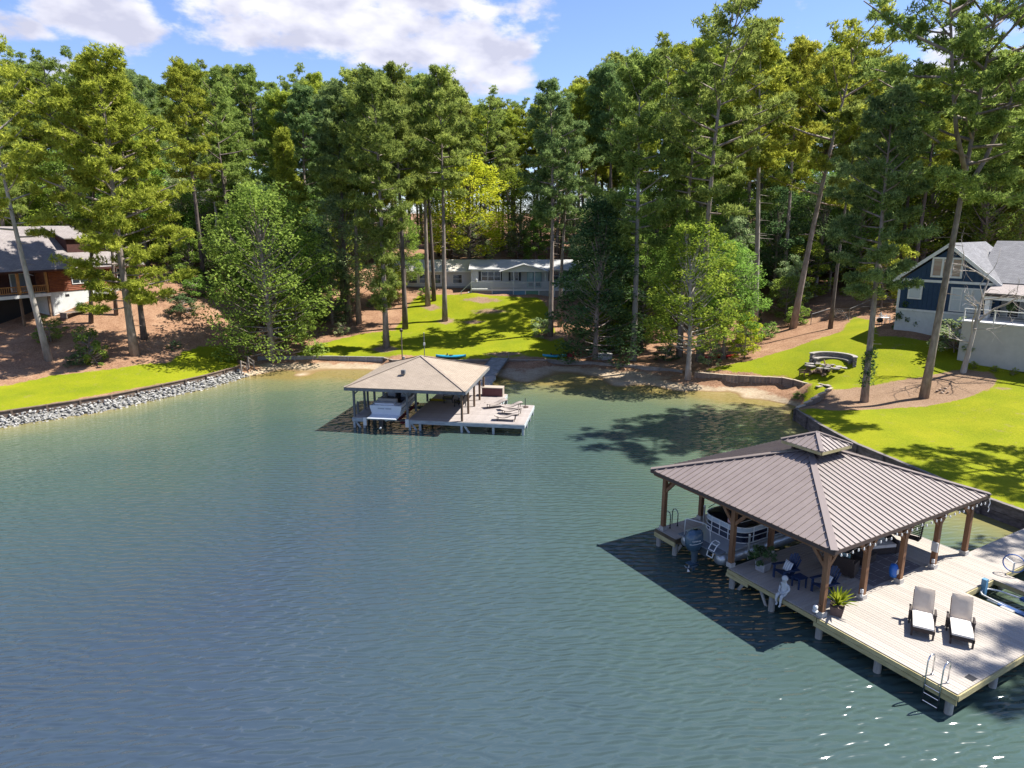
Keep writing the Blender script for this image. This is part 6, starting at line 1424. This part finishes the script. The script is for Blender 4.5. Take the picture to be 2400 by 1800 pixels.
g = ground(2060, 768); grl = thing('kettle_grill', 'black kettle grill on the patio left of the blue house', 'grill', tuple(g)); MB().lathe([(.0, .55), (.22, .6), (.32, .75), (.32, .82), (.22, .98), (.0, 1.05)], 12).build('bowl', BLACK, grl, smooth=True)
for k in range(3): MB().tube([(.15 * cos(k * 2.1), .15 * sin(k * 2.1), .62), (.3 * cos(k * 2.1), .3 * sin(k * 2.1), 0)], .018, 5).build('leg', BLACK, grl)

# ---------------------------------------------------------------- houses
GLASS = mat('dark_window_glass', (.025, .032, .04), .06, spec=.9)
CURT = mat('white_blind', (.50, .54, .55), .3, (.42, .47, .49), 2, (.3, .3, 14), spec=.7)
def window(parent, x, z, w, h, cols=1, rows=1, fm=WHT, y=0.0, gm=GLASS, tr=.10, mun=.045, shut=None, name='window', depth=.07):
    """window on a wall whose outside faces local -y at depth y; x, z is its lower left corner"""
    f = MB()
    f.bb(x - tr, y - depth, z - tr, x, y - .002, z + h + tr); f.bb(x + w, y - depth, z - tr, x + w + tr, y - .002, z + h + tr)
    f.bb(x, y - depth, z + h, x + w, y - .002, z + h + tr); f.bb(x, y - depth, z - tr, x + w, y - .002, z)
    for k in range(1, cols): xx = x + w * k / cols; f.bb(xx - mun, y - depth + .01, z, xx + mun, y - .002, z + h)
    fo_ = f.build(name, fm, parent)
    for k in range(cols):
        a, b = x + w * k / cols + (mun if k else 0), x + w * (k + 1) / cols - (mun if k < cols - 1 else 0)
        for r in range(rows):
            z0, z1 = z + h * r / rows, z + h * (r + 1) / rows
            MB().bb(a + .004, y - .03, z0 + .012, b - .004, y - .008, z1 - .012).build('pane', gm, fo_)
            if r: MB().bb(a, y - .045, z0 - .025, b, y - .031, z0 + .025).build('sash_bar', fm, fo_)
    if shut:
        for xx in (x - tr - shut, x + w + tr): MB().bb(xx, y - .05, z - .05, xx + shut, y - .003, z + h + .05).build('shutter', BLACK, parent)
    return fo_
# --- navy house on the right
NAVW = mat('navy_siding', (.018, .045, .095), .75, (.024, .055, .112), 2.5); STUC = mat('white_stucco', (.50, .52, .51), .85, (.58, .60, .59), 2, bump=.15)
GSH = shingle('grey_shingles', (.175, .175, .185), (.235, .235, .245), .16, .35); PSH = shingle('pale_porch_shingles', (.34, .30, .285), (.38, .34, .32), .16, .4)
bh = thing('blue_house', 'navy board and batten house with white trim and grey shingled gables on the right', 'house', (38.3, 68.0, 0), radians(-50))
MB().bb(0, 0, 4.0, 8.0, 9.8, 6.90).build('foundation', STUC, bh)
w_ = MB(); w_.extrude([(0.05, 6.95), (7.95, 6.95), (7.95, 9.85), (4.0, 12.95), (0.05, 9.85)], 'y', .05, 9.8)
for k in range(20): xx = .22 + k * .405; zt = 9.85 + (12.95 - 9.85) * (1 - abs(xx - 4) / 3.95) - .1; w_.bb(xx - .022, .02, 6.97, xx + .022, .049, zt)
w_.build('wall', NAVW, bh)
rg = MB(); rg.extrude([(.55, 6.95), (4.1, 6.95), (4.1, 12.7), (.55, 11.05)], 'y', 2.6, 9.6)
rg.build('rear_wall', NAVW, bh)
tm = lambda *b: MB().bb(*b).build('trim', WHT, bh)
tm(-.02, -.045, 6.92, 8.02, .019, 7.12); tm(-.45, -.06, 9.78, 8.45, .018, 10.02); tm(-.03, -.03, 7.13, .20, .018, 9.77); tm(7.80, -.03, 7.13, 8.03, .018, 9.77); tm(.53, 2.54, 7, .73, 2.597, 11.0)
for a, b in (((-.55, 9.75), (4.02, 13.33)), ((8.55, 9.75), (3.98, 13.33))): MB().beam((a[0], -.22, a[1]), (b[0], -.22, b[1]), .06, .30).build('rake_board', WHT, bh)
MB().beam((.15, 2.35, 11.02), (4.0, 2.35, 12.80), .06, .26).build('rake_board', WHT, bh)
roof_slope('roof', [(-.6, -.2, 9.90), (-.6, 9.9, 9.90), (4.0, 9.9, 13.5), (4.0, -.2, 13.5)], GSH, bh, .10); roof_slope('roof', [(8.6, 9.9, 9.90), (8.6, -.2, 9.90), (4.0, -.2, 13.5), (4.0, 9.9, 13.5)], GSH, bh, .10)
roof_slope('roof', [(.1, 2.3, 11.15), (.1, 9.8, 11.15), (4.0, 9.8, 12.95), (4.0, 2.3, 12.95)], GSH, bh, .10)
roof_slope('main_roof', [(6.2, .4, 10.05), (24, .4, 10.05), (24, 8.0, 13.62), (5.5, 8.0, 13.62)], GSH, bh, .12)
roof_slope('porch_roof', [(7.9, -2.3, 9.30), (24, -2.3, 9.30), (24, .45, 9.98), (7.9, .45, 9.98)], PSH, bh, .10)
MB().bb(7.9, -2.32, 9.02, 24, -2.22, 9.20).build('gutter', DKB, bh); MB().bb(7.95, -2.2, 8.72, 24, -2.0, 9.01).build('porch_beam', WHT, bh)
MB().bb(8.05, .9, 6.95, 24, 8, 10.0).build('porch_wall', mat('cream_siding', (.40, .41, .38), .8, (.46, .47, .44), 2, (1, 1, 12)), bh)
MB().bb(20, .9, 4, 24, 12, 9.9).build('rear_block', STUC, bh)
for xx in (8.25, 12.6, 17.0): MB().bb(xx - .18, -2.2, 7.02, xx + .18, -1.85, 8.72).build('porch_column', WHT, bh)
MB().bb(7.3, -4.7, 3.2, 24, .88, 6.88).build('terrace_wall', mat('pale_grey_stucco', (.42, .41, .39), .9, (.48, .47, .45), 1.5, bump=.1), bh); MB().bb(7.2, -4.8, 6.885, 24, .88, 7.0).build('terrace_floor', mat('pale_terrace', (.52, .52, .53), .8, (.58, .58, .58), 3), bh)
for k in range(8): MB().bb(7.35 + k * 2.25 - .05, -4.68, 7.005, 7.35 + k * 2.25 + .05, -4.58, 7.98).build('railing_post', WHT, bh)
MB().bb(7.3, -4.70, 7.985, 24, -4.56, 8.06).build('top_rail', WHT, bh)
for z in (7.2, 7.4, 7.6, 7.8): MB().bb(7.3, -4.64, z, 24, -4.625, z + .012).build('cable', ALU, bh)
window(bh, 2.85, 10.45, 2.3, 1.55, 3, 1, y=.02, gm=mat('tan_blind', (.40, .34, .26), .4, (.30, .16, .10), 1.2, (.2, .2, 3), spec=.7), tr=.17, mun=.09)  # gable panes mottled from tan to red brown
window(bh, 1.05, 8.25, .95, 1.0, 1, 1, y=.02, gm=CURT, tr=.16); window(bh, 4.75, 7.35, 2.35, 1.95, 3, 2, y=.02, gm=CURT, tr=.15, mun=.06)
window(bh, 9.1, 7.05, .8, 1.9, 1, 1, y=.88, gm=BLACK, tr=.08, name='door'); window(bh, 10.35, 7.05, .85, 1.75, 1, 1, y=.88, gm=STUC, tr=.08, name='door'); window(bh, 11.45, 7.05, .85, 1.95, 1, 1, y=.88, gm=BLACK, tr=.07, name='door'); window(bh, 12.7, 7.3, 3.2, 1.6, 4, 2, y=.88, gm=mat('porch_glass', (.10, .14, .18), .08, spec=.9), tr=.1)
MB().bb(8.0, .3, 7.0, 8.5, .85, 8.7).build('shutter_panel', NAVW, bh)
BR = radians(-50)
def H_(x, y, z): return (38.3 + x * cos(BR) - y * sin(BR), 68 + x * sin(BR) + y * cos(BR), z)
GRYF = mat('grey_outdoor_fabric', (.20, .20, .215), .9, (.26, .26, .275), 4)
def osofa(x, y, w, rz, lb):
    t = thing('outdoor_sofa', lb, 'sofa', H_(x, y, 7.005), BR + rz, 'sofas on the blue house terrace')
    MB().bb(-w / 2, -.42, .05, w / 2, .42, .40).build('base', GRYF, t); MB().bb(-w / 2, .30, .40, w / 2, .46, .85).build('back', GRYF, t)
    for s in (-1, 1): MB().bb(s * w / 2 - .09, -.42, .40, s * w / 2 + .09, .42, .62).build('arm', GRYF, t)
    for s in (-.25, .25): MB().bb(s * w - w * .22, -.40, .405, s * w + w * .22, .28, .54).build('cushion', mat('pale_outdoor_fabric', (.34, .34, .36), .9), t)
osofa(12.9, -.1, 1.9, 0, 'long grey sofa against the porch windows of the blue house'); osofa(12.2, -2.9, .9, pi, 'grey armchair behind the terrace railing, its back to the lake'); osofa(14.0, -2.6, .9, pi - .3, 'grey armchair at the right edge of the terrace')
tt = thing('outdoor_table', 'low dark table between the terrace sofas of the blue house', 'table', H_(13.0, -1.5, 7.005), BR); MB().bb(-.6, -.35, .36, .6, .35, .42).build('table_top', DKB, tt)
for sx_ in (-1, 1):
    for sy_ in (-1, 1): MB().bb(sx_ * .52 - .04, sy_ * .28 - .04, 0, sx_ * .52 + .04, sy_ * .28 + .04, .36).build('leg', DKB, tt)
hf = thing('hanging_fern', 'dark hanging basket plant under the porch roof of the blue house', 'potted plant', H_(10.0, -1.9, 8.2)); rr = np.random.default_rng(2); C = puff(np.zeros(3), .42, 260, rr, .8); V_, F_ = leaves(C, np.full(len(C), .10), rr, .2); obj('foliage', mesh_np('foliage', V_, F_, LEAF['dark']), hf); MB().lathe([(.05, -.25), (.22, -.15), (.25, .0)], 10).build('basket', DKB, hf); MB().tube([(0, 0, .0), (0, 0, .5)], .01, 4).build('hanger', BLACK, hf)
for k, (x, lb) in enumerate(((8.9, 'small sprig in the mulch left of the others under the terrace wall'), (10.4, 'small sprig in the mulch in the middle under the terrace wall'), (11.8, 'small sprig in the mulch at the right under the terrace wall'))):
    p = H_(x, -5.6, 0); tree('shrub', k, (p[0], p[1], hz(p[0], p[1])), .6, k, lb, 'shrub', 'sprigs under the terrace wall', 'gum')

# --- red log cabin on the left
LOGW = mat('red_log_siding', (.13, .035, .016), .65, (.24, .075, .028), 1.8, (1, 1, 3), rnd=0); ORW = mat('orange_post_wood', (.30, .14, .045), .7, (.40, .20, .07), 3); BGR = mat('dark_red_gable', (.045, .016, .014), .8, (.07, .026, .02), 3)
CSH = shingle('cabin_shingles', (.225, .20, .195), (.275, .25, .24), .16, .35)
cb_ = thing('log_cabin', 'reddish log sided cabin with grey roof, porch and white foundation on the left bank', 'house', (-50.5, 75.0, 0), radians(65))
MB().bb(0, .05, 3.8, 11.0, 9.8, 7.95).build('foundation', STUC, cb_)
for x_ in (1.6, 4.4, 7.2, 9.6): MB().bb(x_, .03, 7.35, x_ + .45, .048, 7.62).build('foundation_vent', BLACK, cb_)
lg = MB(); nlog = 14; prof = []
for k in range(nlog):
    z0 = 7.96 + k * (2.75 / nlog); hh = 2.75 / nlog; prof += [(0.0, z0), (-.05, z0 + hh * .25), (-.05, z0 + hh * .7), (0.0, z0 + hh * .97)]
prof += [(9.8, 10.71), (9.8, 7.96)]
lg.extrude(prof, 'x', .0, 11.0); lg.build('wall', LOGW, cb_)
RY, RZ, EZ = 5.0, 15.0, 10.45
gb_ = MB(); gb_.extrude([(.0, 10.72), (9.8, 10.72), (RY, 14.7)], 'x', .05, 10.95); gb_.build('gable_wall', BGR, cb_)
roof_slope('roof', [(-6.6, -.65, EZ), (11.4, -.65, EZ), (11.4, RY, RZ), (-6.6, RY, RZ)], CSH, cb_, .12); roof_slope('roof', [(11.4, 10.65, EZ), (-6.6, 10.65, EZ), (-6.6, RY, RZ), (11.4, RY, RZ)], CSH, cb_, .12)
MB().bb(-6.6, -.69, EZ - .22, 11.4, -.652, EZ - .02).build('fascia_board', BGR, cb_)
zs_ = lambda y: EZ + (y + .65) * (RZ - EZ) / (RY + .65)
dm = MB(); dm.extrude([(1.4, zs_(1.4) - .1), (RY, RZ - .1), (1.4, 13.75)], 'x', 3.4, 10.6); dm.build('dormer_wall', BGR, cb_)
roof_slope('dormer_roof', [(3.0, 1.05, 13.68), (11.0, 1.05, 13.68), (11.0, RY, RZ + .06), (3.0, RY, RZ + .06)], CSH, cb_, .12)
window(cb_, 5.6, 12.5, .8, .8, 1, 2, y=1.4); window(cb_, 8.0, 12.5, .8, .8, 1, 2, y=1.4)
window(cb_, 2.55, 8.75, 1.7, 1.35, 2, 3, y=-.05, tr=.07, mun=.05); window(cb_, 5.4, 9.25, .8, .8, 1, 2, y=-.05, tr=.07); window(cb_, 8.0, 8.9, .9, 1.2, 1, 2, y=-.05, tr=.07)
MB().bb(-6.3, -.1, 7.72, .0, 9.8, 7.92).build('porch_floor', mat('grey_porch_floor', (.24, .22, .20), .8, (.3, .28, .25), 3), cb_); MB().bb(-6.32, -.14, 7.60, -.02, -.102, 7.93).build('porch_rim', WHT, cb_)
for x_ in (-6.1, -3.1, -.2): MB().bb(x_ - .11, -.05, 7.93, x_ + .11, .17, 10.4).build('porch_post', ORW, cb_); MB().bb(x_ - .10, .0, 3.6, x_ + .10, .2, 7.71).build('under_post', BRNP, cb_)
for z in (8.75, 8.1): MB().bb(-6.1, .0, z, -.2, .10, z + .09).build('railing', ORW, cb_)
for k in range(28): MB().bb(-6.0 + k * .205, .03, 8.19, -5.95 + k * .205, .07, 8.74).build('baluster', ORW, cb_)
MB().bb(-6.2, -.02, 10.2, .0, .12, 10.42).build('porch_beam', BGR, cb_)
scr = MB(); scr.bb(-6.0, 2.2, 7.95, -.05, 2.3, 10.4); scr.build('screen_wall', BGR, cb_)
window(cb_, -2.6, 8.2, 1.5, 1.8, 2, 1, y=2.2, gm=mat('pale_curtain', (.20, .22, .25), .3, spec=.7)); MB().bb(-6.0, 3.5, 3.6, -.1, 3.7, 7.7).build('under_wall', BLACK, cb_)  # plain black sheet stands in for the shade under the porch
MB().beam((-6.55, -.6, EZ - .05), (-6.55, RY, RZ - .05), .06, .24).build('rake_board', BGR, cb_)
CR = radians(65)
def C_(x, y, z): return (-50.5 + x * cos(CR) - y * sin(CR), 75 + x * sin(CR) + y * cos(CR), z)
p = C_(8.9, -.8, 0); ac = thing('air_conditioner', 'dark air conditioner unit against the cabin foundation', 'air conditioner', (p[0], p[1], hz(p[0], p[1]) - .05), CR); MB().bb(-.42, -.42, 0, .42, .42, 1.0).build('cabinet', mat('dark_grey_metal', (.05, .055, .06), .6), ac); MB().lathe([(.3, 1.0), (.3, 1.04), (.05, 1.06)], 12).build('fan_grille', BLACK, ac)
p = C_(1.0, -1.9, 0); pf = thing('wood_platform', 'low weathered wooden platform at the cabin foundation', 'platform', (p[0], p[1], hz(p[0], p[1]) + .15), CR)
for k in range(9): MB().bb(-1.2 + k * .28, -.6, .25, -.94 + k * .28, .6, .30).build('plank', WEATH, pf)
for k in (-1.1, 1.1): MB().bb(k - .06, -.55, -.3, k + .06, .55, .249).build('support', WEATH, pf)

# --- long white mobile home in the middle
VIN = mat('white_vinyl_siding', (.50, .50, .485), .7, (.55, .55, .54), 2); MROOF = mat('pale_metal_roof', (.34, .345, .345), .5, (.46, .455, .44), .6, (1, 1, 1)); WROOF = mat('cream_metal_roof', (.50, .465, .40), .5, (.58, .54, .47), .6); TEALD = mat('teal_door', (.11, .27, .30), .5)
mh = thing('mobile_home', 'long white mobile home with railed porch on the hill behind the middle lawn', 'house', (-1.2, 100.0, 5.0), 0)
def lap(x0, x1, y, z0, z1, name, m, row=.16):
    pr = []; n = int((z1 - z0) / row)
    for k in range(n): pr += [(y - .02, z0 + k * row), (y, z0 + (k + 1) * row - .005)]
    pr += [(y + .1, z1), (y + .1, z0)]
    MB().extrude(pr, 'x', x0, x1).build(name, m, mh)
lap(-4.75, 13.5, 0, .6, 4.02, 'wall', VIN); MB().bb(-4.7, .11, .5, 13.5, 8, 4.0).build('core', VIN, mh)
MB().bb(-4.7, -.0, -.6, 13.5, .1, .59).build('skirting', mat('grey_skirting', (.22, .22, .22), .8, (.28, .28, .28), 3), mh)
lap(-17.5, -4.78, 3.0, 1.25, 3.55, 'wing_wall', VIN); MB().bb(-17.5, 3.11, .6, -4.78, 9, 3.5).build('wing_core', VIN, mh); MB().bb(-17.5, 3.02, .0, -4.78, 3.2, 1.24).build('skirting', bpy.data.materials['grey_skirting'], mh)
MB().slab([(-5.05, -.5, 4.0), (13.8, -.5, 4.0), (13.8, 4.1, 5.15), (-5.05, 4.1, 5.15)], .10).build('roof', MROOF, mh); MB().slab([(13.8, 8.6, 4.0), (-5.05, 8.6, 4.0), (-5.05, 4.1, 5.15), (13.8, 4.1, 5.15)], .10).build('roof', MROOF, mh)
MB().slab([(-17.8, 2.5, 3.5), (-4.9, 2.5, 3.5), (-4.9, 6.2, 5.05), (-17.8, 6.2, 5.05)], .10).build('wing_roof', WROOF, mh); MB().slab([(-4.9, 9.6, 3.5), (-17.8, 9.6, 3.5), (-17.8, 6.2, 5.05), (-4.9, 6.2, 5.05)], .10).build('wing_roof', WROOF, mh)
for x0, x1, y, z in ((-5.05, 13.8, -.53, 3.86), (-17.8, -4.9, 2.47, 3.36)): MB().bb(x0, y - .02, z, x1, y + .02, z + .15).build('gutter', WHT, mh)
window(mh, -3.2, 2.35, 2.7, 1.25, 3, 2, y=-.02, tr=.07, shut=.38); window(mh, 1.1, 2.35, 1.0, 1.3, 2, 1, y=-.02, tr=.08, shut=.3); window(mh, 6.9, 2.3, 1.1, 1.4, 1, 2, y=-.02, tr=.08, shut=.36); window(mh, 8.9, 2.3, 1.2, 1.4, 1, 2, y=-.02, tr=.08, shut=.36); window(mh, 12.2, 2.3, .8, 1.4, 1, 2, y=-.02, tr=.08)
for x_, w_2 in ((-16.0, 1.2), (-14.2, 1.2), (-12.6, 1.4), (-10.9, 1.4), (-7.6, 1.3)): window(mh, x_, 1.75, w_2, 1.2, 1, 2, y=2.98, tr=.07)
for x_ in (3.45, 4.55):
    d_ = window(mh, x_, 1.42, .85, 2.05, 1, 1, y=-.02, gm=mat('pale_teal_glass', (.25, .42, .44), .1, spec=.8), fm=TEALD, tr=.08, name='door'); MB().bb(x_ + .12, -.075, 1.55, x_ + .73, -.052, 2.1).build('door_panel', mat('dark_teal', (.02, .09, .11), .5), d_)
MB().bb(-4.6, -3.0, 1.22, 9.4, -.03, 1.34).build('porch_floor', mat('grey_green_deck', (.30, .31, .30), .8, (.38, .39, .37), 2), mh)
MB().bb(-4.65, -3.08, 1.14, 9.45, -3.005, 1.36).build('porch_rim', VIN, mh)
for k, (x0, x1, c) in enumerate(((-4.6, -1.6, (.24, .20, .17)), (-1.6, 1.4, (.10, .15, .20)), (1.4, 3.1, (.10, .21, .27)), (3.1, 5.0, (.10, .21, .15)), (5.0, 7.2, (.20, .21, .20)), (7.2, 9.4, (.24, .20, .17)))):
    MB().bb(x0 + .06, -3.0, -.45, x1 - .06, -2.95, 1.13).build('skirt_panel', mat('porch_panel_%s' % 'abcdef'[k], c, .8, tuple(v * 1.2 for v in c), 2), mh); MB().bb(x0 - .06, -3.06, -.5, x0 + .058, -2.93, 1.13).build('porch_pier', VIN, mh)
for x_ in (-4.55, -1.6, 1.4, 4.4, 7.2, 9.35): MB().bb(x_ - .06, -3.04, 1.365, x_ + .06, -2.92, 2.42).build('railing_post', VIN, mh)
for z in (2.30, 1.46): MB().bb(-4.5, -3.02, z, 9.3, -2.94, z + .09).build('railing', VIN, mh)
for k in range(92): MB().bb(-4.45 + k * .15, -2.995, 1.555, -4.40 + k * .15, -2.965, 2.295).build('baluster', VIN, mh)
MB().extrude([(-.2, 3.72), (6.0, 3.72), (6.0, 3.9), (2.9, 4.75), (-.2, 3.9)], 'y', -2.6, -2.5).build('porch_gable', VIN, mh)
MB().slab([(-.6, -2.9, 3.78), (-.6, .2, 3.78), (2.9, .2, 4.82), (2.9, -2.9, 4.82)], .08).build('porch_roof', MROOF, mh); MB().slab([(6.4, .2, 3.78), (6.4, -2.9, 3.78), (2.9, -2.9, 4.82), (2.9, .2, 4.82)], .08).build('porch_roof', MROOF, mh)
for x_ in (-.1, 1.4, 4.4, 5.9): MB().bb(x_ - .06, -2.6, 2.425, x_ + .06, -2.48, 3.72).build('porch_post', VIN, mh)
for k in range(4): MB().bb(-6.0 + k * .32, -3.0, -.1 + k * .30, -5.65 + k * .32, -1.9, .0 + k * .30).build('step', VIN, mh)
MB().beam((-6.0, -3.0, 1.0), (-4.6, -3.0, 2.3), .06, .09).build('stair_rail', VIN, mh); MB().bb(-6.04, -3.04, -.4, -5.94, -2.94, 1.05).build('stair_post', VIN, mh)
MB().lathe([(.12, 2.4), (.12, 2.75), (.03, 2.8)], 8, (-3.8, -2.9, 0)).build('porch_lantern', WHT, mh)

# ---------------------------------------------------------------- figures grown as one skin
def figure(name, J, E, m, parent=None, loc=(0, 0, 0), rz=0, scale=1.0, sub=2):
    me = bpy.data.meshes.new(name); me.from_pydata([j[0] for j in J], E, []); o = bpy.data.objects.new(name, me); COL.objects.link(o)
    sk = o.modifiers.new('skin', 'SKIN'); sk.use_smooth_shade = True
    for i, j in enumerate(J):
        r = j[1]; me.skin_vertices[0].data[i].radius = (r, r) if not isinstance(r, tuple) else r
    me.skin_vertices[0].data[0].use_root = True
    o.modifiers.new('sub', 'SUBSURF').levels = sub
    dg = bpy.context.evaluated_depsgraph_get(); res = bpy.data.meshes.new_from_object(o.evaluated_get(dg)); bpy.data.objects.remove(o)
    res.materials.clear(); res.materials.append(m); res.polygons.foreach_set('use_smooth', [True] * len(res.polygons))
    n = bpy.data.objects.new(name, res); COL.objects.link(n)
    if parent: n.parent = parent
    n.location = loc; n.rotation_euler = (0, 0, rz); n.scale = (scale,) * 3; return n
def head_parts(c, r): return [((c[0], c[1], c[2]), r)]
# seated boy statue on the dock edge: x is towards the lake (local -x of the dock)
ST = mat('pale_stone_statue', (.42, .44, .45), .85, (.55, .57, .57), 6, bump=.3, bs=14)
J = [((0, 0, .10), (.10, .13)), ((.0, 0, .26), (.085, .115)), ((.03, 0, .40), (.085, .125)), ((.04, 0, .475), .045), ((.06, 0, .53), .07), ((.07, 0, .60), .088), ((.06, 0, .66), .065),
     ((.10, .075, .085), .065), ((.27, .085, .075), .055), ((.30, .09, -.10), .042), ((.29, .085, -.24), .034), ((.36, .085, -.28), .035),
     ((.10, -.075, .085), .065), ((.27, -.085, .075), .055), ((.30, -.09, -.10), .042), ((.27, -.06, -.22), .034), ((.34, -.05, -.27), .035),
     ((.03, .13, .40), .05), ((.02, .175, .28), .038), ((.14, .12, .19), .032), ((.20, .06, .16), .03), ((.03, -.13, .40), .05), ((.02, -.175, .28), .038), ((.14, -.12, .19), .032), ((.20, -.05, .16), .03)]
E_ = [(0, 1), (1, 2), (2, 3), (3, 4), (4, 5), (5, 6), (0, 7), (7, 8), (8, 9), (9, 10), (10, 11), (0, 12), (12, 13), (13, 14), (14, 15), (15, 16), (2, 17), (17, 18), (18, 19), (19, 20), (2, 21), (21, 22), (22, 23), (23, 24)]
bs = thing('statue', 'pale stone statue of a seated child with legs over the dock edge', 'statue', D(-.02, 1.62, .77), DR + pi)
figure('body', J, E_, ST, bs, scale=1.18)
hr = MB(); hr.lathe([(.0, .115), (.055, .10), (.098, .05), (.105, 0), (.095, -.03)], 12, (.06, 0, .625)); hr.build('hair', ST, bs, smooth=True).scale = (1.18,) * 3
fc = MB(); fc.lathe([(.0, .02), (.014, .0), (.012, -.01)], 6, (.165, 0, .60)); fc.bb(.148, -.045, .615, .158, -.02, .622); fc.bb(.148, .02, .615, .158, .045, .622); fc.bb(.146, -.02, .565, .156, .02, .572); fc.build('face_relief', ST, bs).scale = (1.18,) * 3
MB().tube([(.24, .0, .17), (.45, .0, .30)], .006, 4).build('hand_detail', ST, bs)
# person walking by the mobile home
g = ground(1066, 673); pe = thing('person', 'person in a white shirt and dark trousers standing by the mobile home wing', 'person', tuple(g), 2.0)
SKIN = mat('skin', (.42, .27, .20), .6); SHIRT = mat('white_shirt', (.62, .63, .66), .85); TROU = mat('dark_trousers', (.02, .022, .03), .85)
J = [((0, 0, .95), (.12, .16)), ((0, 0, 1.15), (.10, .145)), ((.02, 0, 1.38), (.11, .17)), ((.03, 0, 1.50), .055), ((.05, 0, 1.60), .08), ((.05, 0, 1.70), .085),
     ((.02, .09, .86), .09), ((.10, .10, .48), .065), ((.02, .10, .09), .045), ((.16, .10, .05), .045), ((-.02, -.09, .86), .09), ((-.06, -.10, .48), .065), ((-.16, -.10, .10), .045), ((-.03, -.10, .05), .045),
     ((.02, .20, 1.38), .06), ((-.06, .25, 1.12), .045), ((.04, .26, .88), .036), ((.06, .26, .80), .034), ((.02, -.20, 1.38), .06), ((.08, -.25, 1.12), .045), ((.20, -.24, .92), .036), ((.24, -.24, .85), .034)]
E_ = [(0, 1), (1, 2), (2, 3), (3, 4), (4, 5), (0, 6), (6, 7), (7, 8), (8, 9), (0, 10), (10, 11), (11, 12), (12, 13), (2, 14), (14, 15), (15, 16), (16, 17), (2, 18), (18, 19), (19, 20), (20, 21)]
figure('body', J, E_, SKIN, pe)
gw = lambda ids, k: ([(J[i][0], tuple(x * k for x in J[i][1]) if isinstance(J[i][1], tuple) else J[i][1] * k) for i in ids], [(ids.index(a), ids.index(b)) for a, b in E_ if a in ids and b in ids])
jj, ee = gw([1, 0, 2, 14, 15, 18, 19], 1.14); figure('shirt', jj, ee, SHIRT, pe)
jj, ee = gw([0, 6, 7, 8, 10, 11, 12], 1.12); figure('trousers', jj, ee, TROU, pe)
MB().lathe([(.0, .11), (.07, .09), (.098, .03), (.095, -.04)], 10, (.045, 0, 1.71)).build('hair', mat('dark_hair', (.03, .022, .018), .8), pe, smooth=True)
